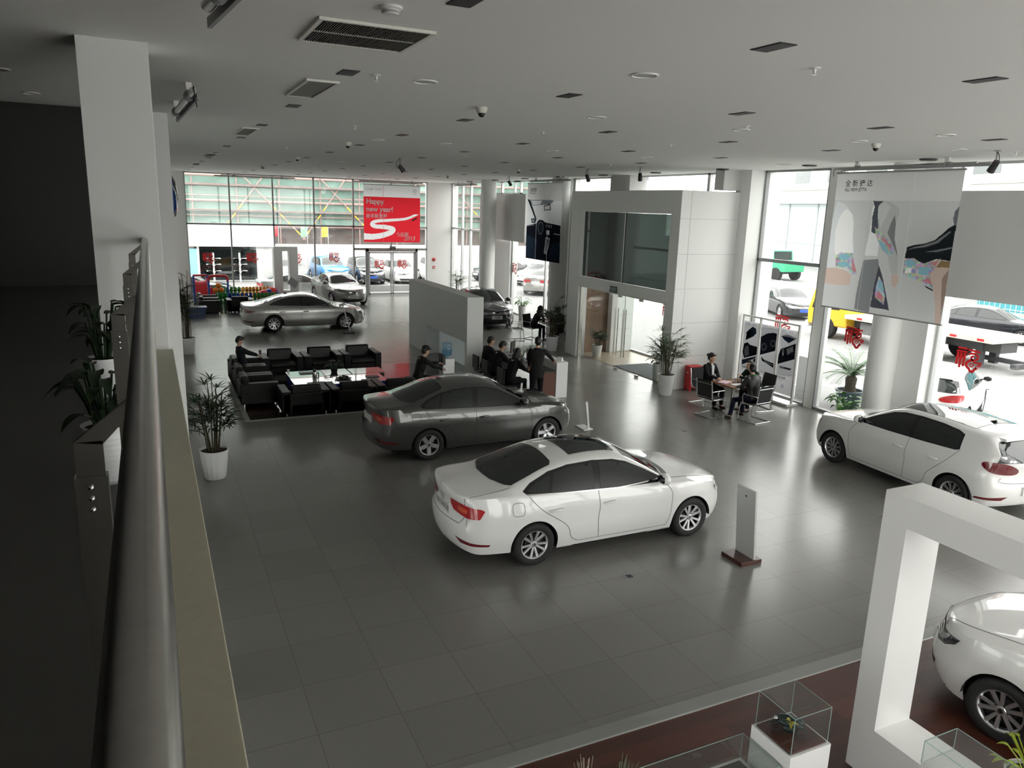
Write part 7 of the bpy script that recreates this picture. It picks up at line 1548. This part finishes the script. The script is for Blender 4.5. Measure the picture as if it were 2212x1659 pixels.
for k, (x0, x1) in enumerate(((8.2, 4.4), (6.0, 10.8), (14.2, 10.6), (11.6, 16.4), (20, 16), (22, 27), (-2, 2))):
    MB().cyl((x0, 59.8, 7.0), (x1, 59.8, 2.0), 0.05, 8).build('brace', SCF, bd)
    a, c = Vector((x0, 59.76, 7.0)), Vector((x1, 59.76, 2.0)); y_ = MB()
    for u in (0.50, 0.62, 0.74, 0.86): y_.cyl(a.lerp(c, u), a.lerp(c, u + 0.06), 0.052, 8)
    y_.build('yellow_band', YEL, bd)
for z in (4.05, 5.85): MB().box(-10, 33.4, 59.55, 60.1, z - 0.05, z + 0.09).build('deck_board', mm('weathered_board', (0.22, 0.18, 0.17), 0.9, noise=(3, 0.4)), bd)
ki = thing('kiosk_building', 'low white building with shop window and shelves outside the end wall', 'building', (0, 0, 0))
KW = mm('kiosk_white', (0.72, 0.73, 0.72), 0.6)
MB().box(-6, 7.05, 49.8, 54, 2.05, 3.33).build('fascia', KW, ki); MB().box(6.0, 6.95, 50, 53.9, -0.06, 2.05).box(2.58, 2.70, 50, 53.9, -0.06, 2.05).box(-6, 1.9, 50, 53.9, -0.06, 2.05).box(2.6, 6.0, 50, 50.2, -0.06, 0.0).build('walls', KW, ki)
MB().box(2.6, 6.0, 53.5, 53.8, -0.06, 2.05).build('back_wall', mm('kiosk_dark', (0.22, 0.24, 0.24), 0.6), ki)
MB().box(2.72, 6.0, 50.0, 50.02, 0.0, 1.85).build('shop_window', glass_mat('shop_glass', (0.6, 0.64, 0.64), 1.0), ki); MB().box(1.9, 2.58, 50.0, 50.05, -0.06, 1.9).build('side_window', mm('cyan_pane', (0.30, 0.62, 0.68), 0.3), ki)
for i, x in enumerate((3.45, 4.95)):
    t = thing('display_rack', 'white shelf post with fin shelves in the kiosk window, ' + ('first' if i == 0 else 'second') + ' one', 'shelf rack', (x, 49.6, -0.06), 0, 'fin shelf posts in the kiosk window')
    MB().box(-0.05, 0.05, -0.05, 0.05, 0, 1.75).build('post', WHITEG, t)
    for z in (0.65, 1.05, 1.4): MB().prism([(-0.42, 0), (0.42, 0), (0.40, 0.05), (0.1, 0.02), (0, -0.16), (-0.1, 0.02), (-0.40, 0.05)], 0.3, frame_mtx((0, 0.1, z), (1, 0, 0), (0, 0, 1))).build('shelf', WHITEG, t)
for x, col, w_ in ((7.62, (0.62, 0.05, 0.07), 'red'), (9.46, (0.30, 0.60, 0.35), 'green'), (10.82, (0.72, 0.66, 0.10), 'yellow')):
    t = thing('flag', w_ + ' flag on a thin pole above the white boundary wall', 'flag', (x, 51.75, -0.06), 0, 'small flags on the white wall')
    MB().cyl((0, 0, 0), (0, 0, 3.4), 0.02, 8).build('pole', mm('flag_pole', (0.5, 0.5, 0.5), 0.5), t)
    rows = [[(-0.42 * u / 6 , 0.05 * math.sin(u * 1.3 + v * 0.5), 3.35 - 0.66 * v / 6 - 0.05 * u / 6) for u in range(7)] for v in range(7)]
    MB().grid(rows).build('flag_cloth', mm('flag_' + w_, col, 0.8), t, 60)
SUV = scaled(HATCH, 4.4, 2.64, 1.8, 1.62); OS = scaled(SEDAN, 4.6, 2.66, 1.78, 1.47)
OUT = dict(detail=0, res=0.6, no=('chrome',))
P_BLUE = paint('bright_blue', (0.05, 0.28, 0.62), 0.3, 0.3); P_GREYL = paint('light_grey', (0.30, 0.31, 0.31), 0.5, 0.35); P_DK = paint('dark_navy', (0.03, 0.04, 0.05), 0.3, 0.3)
GZ = -0.06
make_car(OS, 'dark car parked outside behind the toy slide', (1.75, 43.3, -0.42), 0, P_DK, 'ten', **OUT)
make_car(OS, 'silver saloon parked outside behind the far white portal frame', (7.45, 43.5, -0.42), 0, P_GREYL, 'ten', **OUT)
make_car(OS, 'grey car parked outside facing the hall, beside the blue car', (7.9, 49.6, GZ), R(-88), P_GREYL, 'ten', **OUT)
make_car(SUV, 'bright blue hatchback parked outside facing the hall', (10.3, 49.2, GZ), R(-86), P_BLUE, 'ten', plate='blue', **OUT)
make_car(SUV, 'black hatchback outside behind the left door leaf', (12.45, 48.6, GZ), R(-90), P_BLACK, 'ten', plate='blue', **OUT)
make_car(OS, 'white car outside behind the right door leaf', (14.75, 48.7, GZ), R(-92), P_WHITE, 'ten', **OUT)
make_car(SUV, 'white car outside at the edge of the end window', (17.4, 48.8, GZ), R(-92), P_WHITE, 'ten', **OUT)
make_car(MAGO, 'black saloon parked on the street facing the hall, blue plate', (29.6, 29.4, GZ), R(-114), P_BLACK, 'ten', plate='blue', detail=0, res=0.6)
make_car(OS, 'white saloon parked on the street behind the black saloon', (30.9, 34.3, GZ), R(-114), P_WHITE, 'ten', **OUT)
make_car(SUV, 'dark teal car parked farthest on the street', (32.6, 39.0, GZ), R(-114), P_DK, 'ten', **OUT)
make_car(MAGO, 'black saloon behind the flatbed of the yellow truck', (32.9, 20.9, GZ), R(-68), P_BLACK, 'ten', **OUT)
make_car(OS, 'silver car parked outside the far side window near dashboard banner', (21.5, 41.0, GZ), R(50), P_SILVER, 'ten', **OUT)
make_car(OS, 'white car parked outside behind the silver one by dashboard banner', (23.6, 45.6, GZ), R(-150), P_WHITE, 'ten', **OUT)
make_car(OS, 'black car parked outside, farthest seen under the dashboard banner', (22.0, 48.8, GZ), R(-160), P_BLACK, 'ten', **OUT)
make_car(HATCH, 'white hatchback close outside the window behind the indoor hatchback', (18.25, 12.55, GZ), R(26), P_WHITE, 'ten', detail=1, res=0.7, tail=TAIL, no=('chrome',))
# tow truck
tk = thing('tow_truck', 'yellow cab tow truck with long white flatbed on the street', 'truck', (26.55, 20.2, GZ), R(90))
YC = mm('truck_yellow', (0.80, 0.46, 0.02), 0.3, 0, 0.5, 0.6)
b = MB(); b.prism([(1.9, 0.55), (3.95, 0.5), (4.0, 1.1), (3.72, 2.0), (3.5, 2.15), (1.95, 2.15)], 1.9, frame_mtx((0, 0.95, 0), (1, 0, 0), (0, 0, 1))); b.build('cab', YC, tk, bevel=0.07, seg=3)
b = MB(); b.add([(3.985, -0.8, 1.18), (3.985, 0.8, 1.18), (3.74, 0.75, 1.98), (3.74, -0.75, 1.98)], [(0, 1, 2, 3)]); b.build('windscreen', CGLASS, tk)
for s in (-1, 1): MB().prism([(2.3, 1.25), (3.75, 1.2), (3.55, 1.95), (2.3, 1.95)], 0.01, frame_mtx((0, s * 0.956 + 0.005, 0), (1, 0, 0), (0, 0, 1))).build('side_window', CGLASS, tk)
MB().box(3.9, 4.06, -0.95, 0.95, 0.35, 0.62).build('bumper', WHITE, tk, bevel=0.03)
MB().box(-4.3, 1.85, -1.12, 1.12, 0.98, 1.14).build('flatbed', mm('truck_bed_cream', (0.62, 0.58, 0.48), 0.6, noise=(2, 0.12)), tk); MB().box(-4.2, 3.0, -0.45, 0.45, 0.6, 0.95).build('chassis', mm('truck_grey', (0.07, 0.07, 0.07), 0.7), tk)
for s in (-1, 1):
    b = MB()
    for k in range(6): b.box(-4.0 + k * 1.0, -3.75 + k * 1.0, s * 1.122 - 0.005, s * 1.122 + 0.005, 1.02, 1.10)
    b.build('red_markers', RED, tk)
    MB().box(-1.5, 1.2, s * 0.9 - 0.03, s * 0.9 + 0.03, 0.45, 0.9).build('side_guard', mm('truck_grey2', (0.16, 0.16, 0.16), 0.7), tk)
    for x in (2.9, -1.9):
        w = MB().lathe([(0.2, -0.13), (0.42, -0.13), (0.45, -0.08), (0.45, 0.08), (0.42, 0.13), (0.2, 0.13)], 24, mtx=Matrix.Translation((x, s * 0.85, 0.45)) @ Matrix.Rotation(R(90), 4, 'X')).build('wheel', RUBBER, tk, 50); MB().lathe([(0, -0.135 * s), (0.22, -0.135 * s)], 20, mtx=Matrix.Translation((x, s * 0.85, 0.45)) @ Matrix.Rotation(R(90), 4, 'X')).build('hub', ALU, w)
MB().box(-3.6, -3.35, -0.5, -0.3, 0.1, 0.95).box(-3.6, -3.35, 0.3, 0.5, 0.1, 0.95).box(-4.9, -3.4, -0.08, 0.08, 0.25, 0.4).box(-4.95, -4.75, -0.7, 0.7, 0.2, 0.36).build('wheel_lift', mm('truck_grey3', (0.06, 0.06, 0.065), 0.6), tk)
# sago palm
sg = thing('sago_palm', 'sago palm in a dark blue tub outside the window', 'potted palm', (16.75, 14.05, GZ))
MB().lathe([(0.24, 0), (0.27, 0.03), (0.33, 0.42), (0.36, 0.44), (0.36, 0.48), (0.31, 0.48), (0.30, 0.42)], 32, caps=False).lathe([(0.305, 0.43), (0, 0.44)], 20, m=1).build('tub', [mm('tub_blue', (0.10, 0.14, 0.18), 0.5), SOIL], sg, 50)
MB().lathe([(0.17, 0.42), (0.13, 0.6), (0.15, 0.8), (0.08, 0.9), (0, 0.9)], 14).build('trunk', mm('sago_bark', (0.12, 0.10, 0.08), 0.9, bump=(25, 1.0, 0.03)), sg, 60)
rnd = random.Random(5); fo = MB(); st = MB()
for i in range(26):
    a = i * 2.39996; el = 0.25 + 0.85 * rnd.random(); L = 0.95; d = Vector((math.cos(a) * math.cos(el), math.sin(a) * math.cos(el), math.sin(el))); q = Vector((0, 0, 0.86)); pts = [q.copy()]
    for k in range(8): q = q + d * L / 8; d = (d + Vector((0, 0, -0.13))).normalized(); pts.append(q.copy())
    st.tube(pts, 0.008, 5)
    for k in range(1, 9):
        dd = (pts[k] - pts[k - 1]).normalized(); sd = dd.cross(Vector((0, 0, 1))).normalized()
        for s in (-1, 1):
            for u in (0.2, 0.55, 0.9): leaf(fo, pts[k - 1].lerp(pts[k], u), dd * 0.9 + sd * s + Vector((0, 0, 0.35)), 0.20, 0.018, 0.3, 0, 2)
st.build('frond_stalk', LEAFM, sg, 60); fo.build('foliage', mm('sago_leaf', (0.10, 0.17, 0.10), 0.5, noise=(10, 0.3)), sg, 60)
tag(MB().box(16.25, 16.30, 14.75, 15.45, GZ, 1.12).build('sign_board', mm('outdoor_board', (0.62, 0.63, 0.63), 0.5)), 'plain white board standing outside beside the sago palm', 'board')
tag(MB().box(17.1, 18.0, 13.2, 13.9, GZ, GZ + 0.05).build('stone_slab', KW), 'flat pale stone slab on the ground by the sago palm', 'slab')
# parking lines
LN = mm('road_line_white', (0.80, 0.80, 0.80), 0.7)
for i, (a, c) in enumerate((((19.5, 14.8), (27.5, 11.0)), ((21.5, 17.3), (24.5, 10.5)), ((17.5, 22.0), (29.5, 19.0)), ((23.2, 23.5), (23.9, 29.5)), ((27.3, 23.0), (27.9, 29.5)), ((16.5, 17.0), (24.5, 13.5)), ((11.3, 46.2), (11.3, 50)), ((13.6, 46.2), (13.6, 50)), ((30, 18.5), (33, 12)))):
    struct(MB().bar((*a, GZ + 0.003), (*c, GZ + 0.003), 0.13, 0.006).build('road_line', LN))
wb2 = thing('street_building', 'plain white building end beyond the vestibule, next to the netted one', 'building', (34, 76, GZ))
MB().box(0, 22, 0, 10, 0, 12).build('outer_wall', EXTW, wb2)
for k in range(4): MB().box(2 + 5 * k, 4 + 5 * k, -0.05, 0.05, 8.5, 10.5).build('window', mm('window_grey', (0.16, 0.18, 0.18), 0.3), wb2)
# street fence, green lorry, far buildings
gf = thing('guard_rail', 'pale metal guard rail along the street', 'fence', (36, 33.5, GZ), R(-2))
for y in [-9 + 1.5 * k for k in range(13)]: MB().cyl((0, y, 0), (0, y, 1.0), 0.04, 8).build('post', WHITE, gf)
for z in (0.25, 0.45, 0.65, 0.95): MB().cyl((0, -9, z), (0, 9, z), 0.025, 8).build('rail', ALU, gf)
gl = thing('green_lorry', 'green lorry on the far side of the street', 'lorry', (45.6, 47.2, GZ), R(-88))
GC = mm('lorry_green', (0.05, 0.42, 0.22), 0.4)
MB().prism([(0.3, 0.7), (2.2, 0.7), (2.25, 1.4), (1.0, 1.5), (0.85, 2.3), (-0.9, 2.35), (-0.95, 0.7)], 2.2, frame_mtx((0, 1.1, 0), (1, 0, 0), (0, 0, 1))).build('cab', GC, gl, bevel=0.05)
for s in (-1, 1): MB().prism([(-0.7, 1.5), (0.75, 1.5), (0.7, 2.15), (-0.7, 2.15)], 0.01, frame_mtx((0, s * 1.106 + 0.005, 0), (1, 0, 0), (0, 0, 1))).build('side_window', CGLASS, gl)
b = MB(); b.add([(1.0, -0.95, 1.55), (1.0, 0.95, 1.55), (0.9, 0.95, 2.22), (0.9, -0.95, 2.22)], [(0, 1, 2, 3)]); b.build('windscreen', CGLASS, gl)
MB().box(-6.5, -1.1, -1.2, 1.2, 0.9, 2.6).build('cargo_box', mm('cargo_pale', (0.60, 0.66, 0.68), 0.6), gl); MB().box(-6.5, 1.5, -0.5, 0.5, 0.5, 0.9).build('chassis', BLACK, gl)
for x in (1.4, -3.2, -5.0):
    for s in (-1, 1): MB().cyl((x, s * 0.85, 0.5), (x, s * 1.15, 0.5), 0.5, 20).build('wheel', RUBBER, gl, 40)
fbld = thing('street_building', 'long pale building with grey glass panels across the street', 'building', (62, 60, GZ), R(-18))
MB().box(0, 14, -45, 12, 0, 6.3).build('glazed_front', mm('pale_panel_glass', (0.42, 0.50, 0.50), 0.35), fbld); MB().box(-0.8, 14, -45, 12, 6.3, 9.8).build('upper_wall', EXTW, fbld); MB().box(-1.0, 14.2, -45, 12, 7.6, 7.9).build('ledge', mm('ledge_grey', (0.42, 0.40, 0.38), 0.7), fbld)
for k in range(9): MB().box(-0.06, 0.02, -44 + 6 * k, -43.8 + 6 * k, 0, 6.3).build('mullion', mm('panel_post', (0.35, 0.38, 0.38), 0.6), fbld)
for z in (2.2, 4.2): MB().box(-0.04, 0.02, -45, 12, z, z + 0.1).build('transom', mm('panel_post', (0.35, 0.38, 0.38)), fbld)
for k in range(8): MB().box(-0.84, -0.7, -40 + 6.5 * k, -37 + 6.5 * k, 8.3, 9.5).build('upper_window', mm('window_grey', (0.16, 0.18, 0.18), 0.3), fbld)
nb_ = thing('street_building', 'white block with windows and air conditioners high over the grey panel', 'building', (44, 8, GZ), R(-10))
MB().box(0, 12, -22, 20, 4.4, 16).build('upper_wall', EXTW, nb_); MB().box(0.2, 12, -22, 20, 0, 4.4).build('ground_floor', mm('grey_shop', (0.45, 0.46, 0.46), 0.6), nb_)
for k in range(7):
    for z in (6.6, 9.8): MB().box(-0.05, 0.05, -20 + 5.6 * k, -18 + 5.6 * k, z, z + 1.7).build('window', mm('window_grey', (0.16, 0.18, 0.18)), nb_)
    MB().box(-0.4, 0, -17.4 + 5.6 * k, -16.5 + 5.6 * k, 6.6, 7.3).build('air_conditioner', KW, nb_)
for k in range(4):
    t = thing('street_panel', 'teal grid advertising panel on the far street side, %s' % ('first', 'second', 'third', 'fourth')[k], 'panel', (40, 24.6 - 3.5 * k, GZ), 0, 'teal grid panels across the street')
    MB().box(0, 0.08, -1.6, 1.6, 0.5, 2.6).build('board', mm('teal_board', (0.06, 0.30, 0.34), 0.5), t)
    b = MB()
    for j in range(12): b.box(-0.02, 0.0, -1.6 + 0.28 * j, -1.58 + 0.28 * j, 0.5, 2.6)
    for j in range(6): b.box(-0.02, 0.0, -1.6, 1.6, 0.6 + 0.34 * j, 0.63 + 0.34 * j)
    b.build('grid', WHITE, t); MB().box(0, 0.1, -1.5, -1.4, 0, 0.5).box(0, 0.1, 1.4, 1.5, 0, 0.5).build('legs', ALU, t)
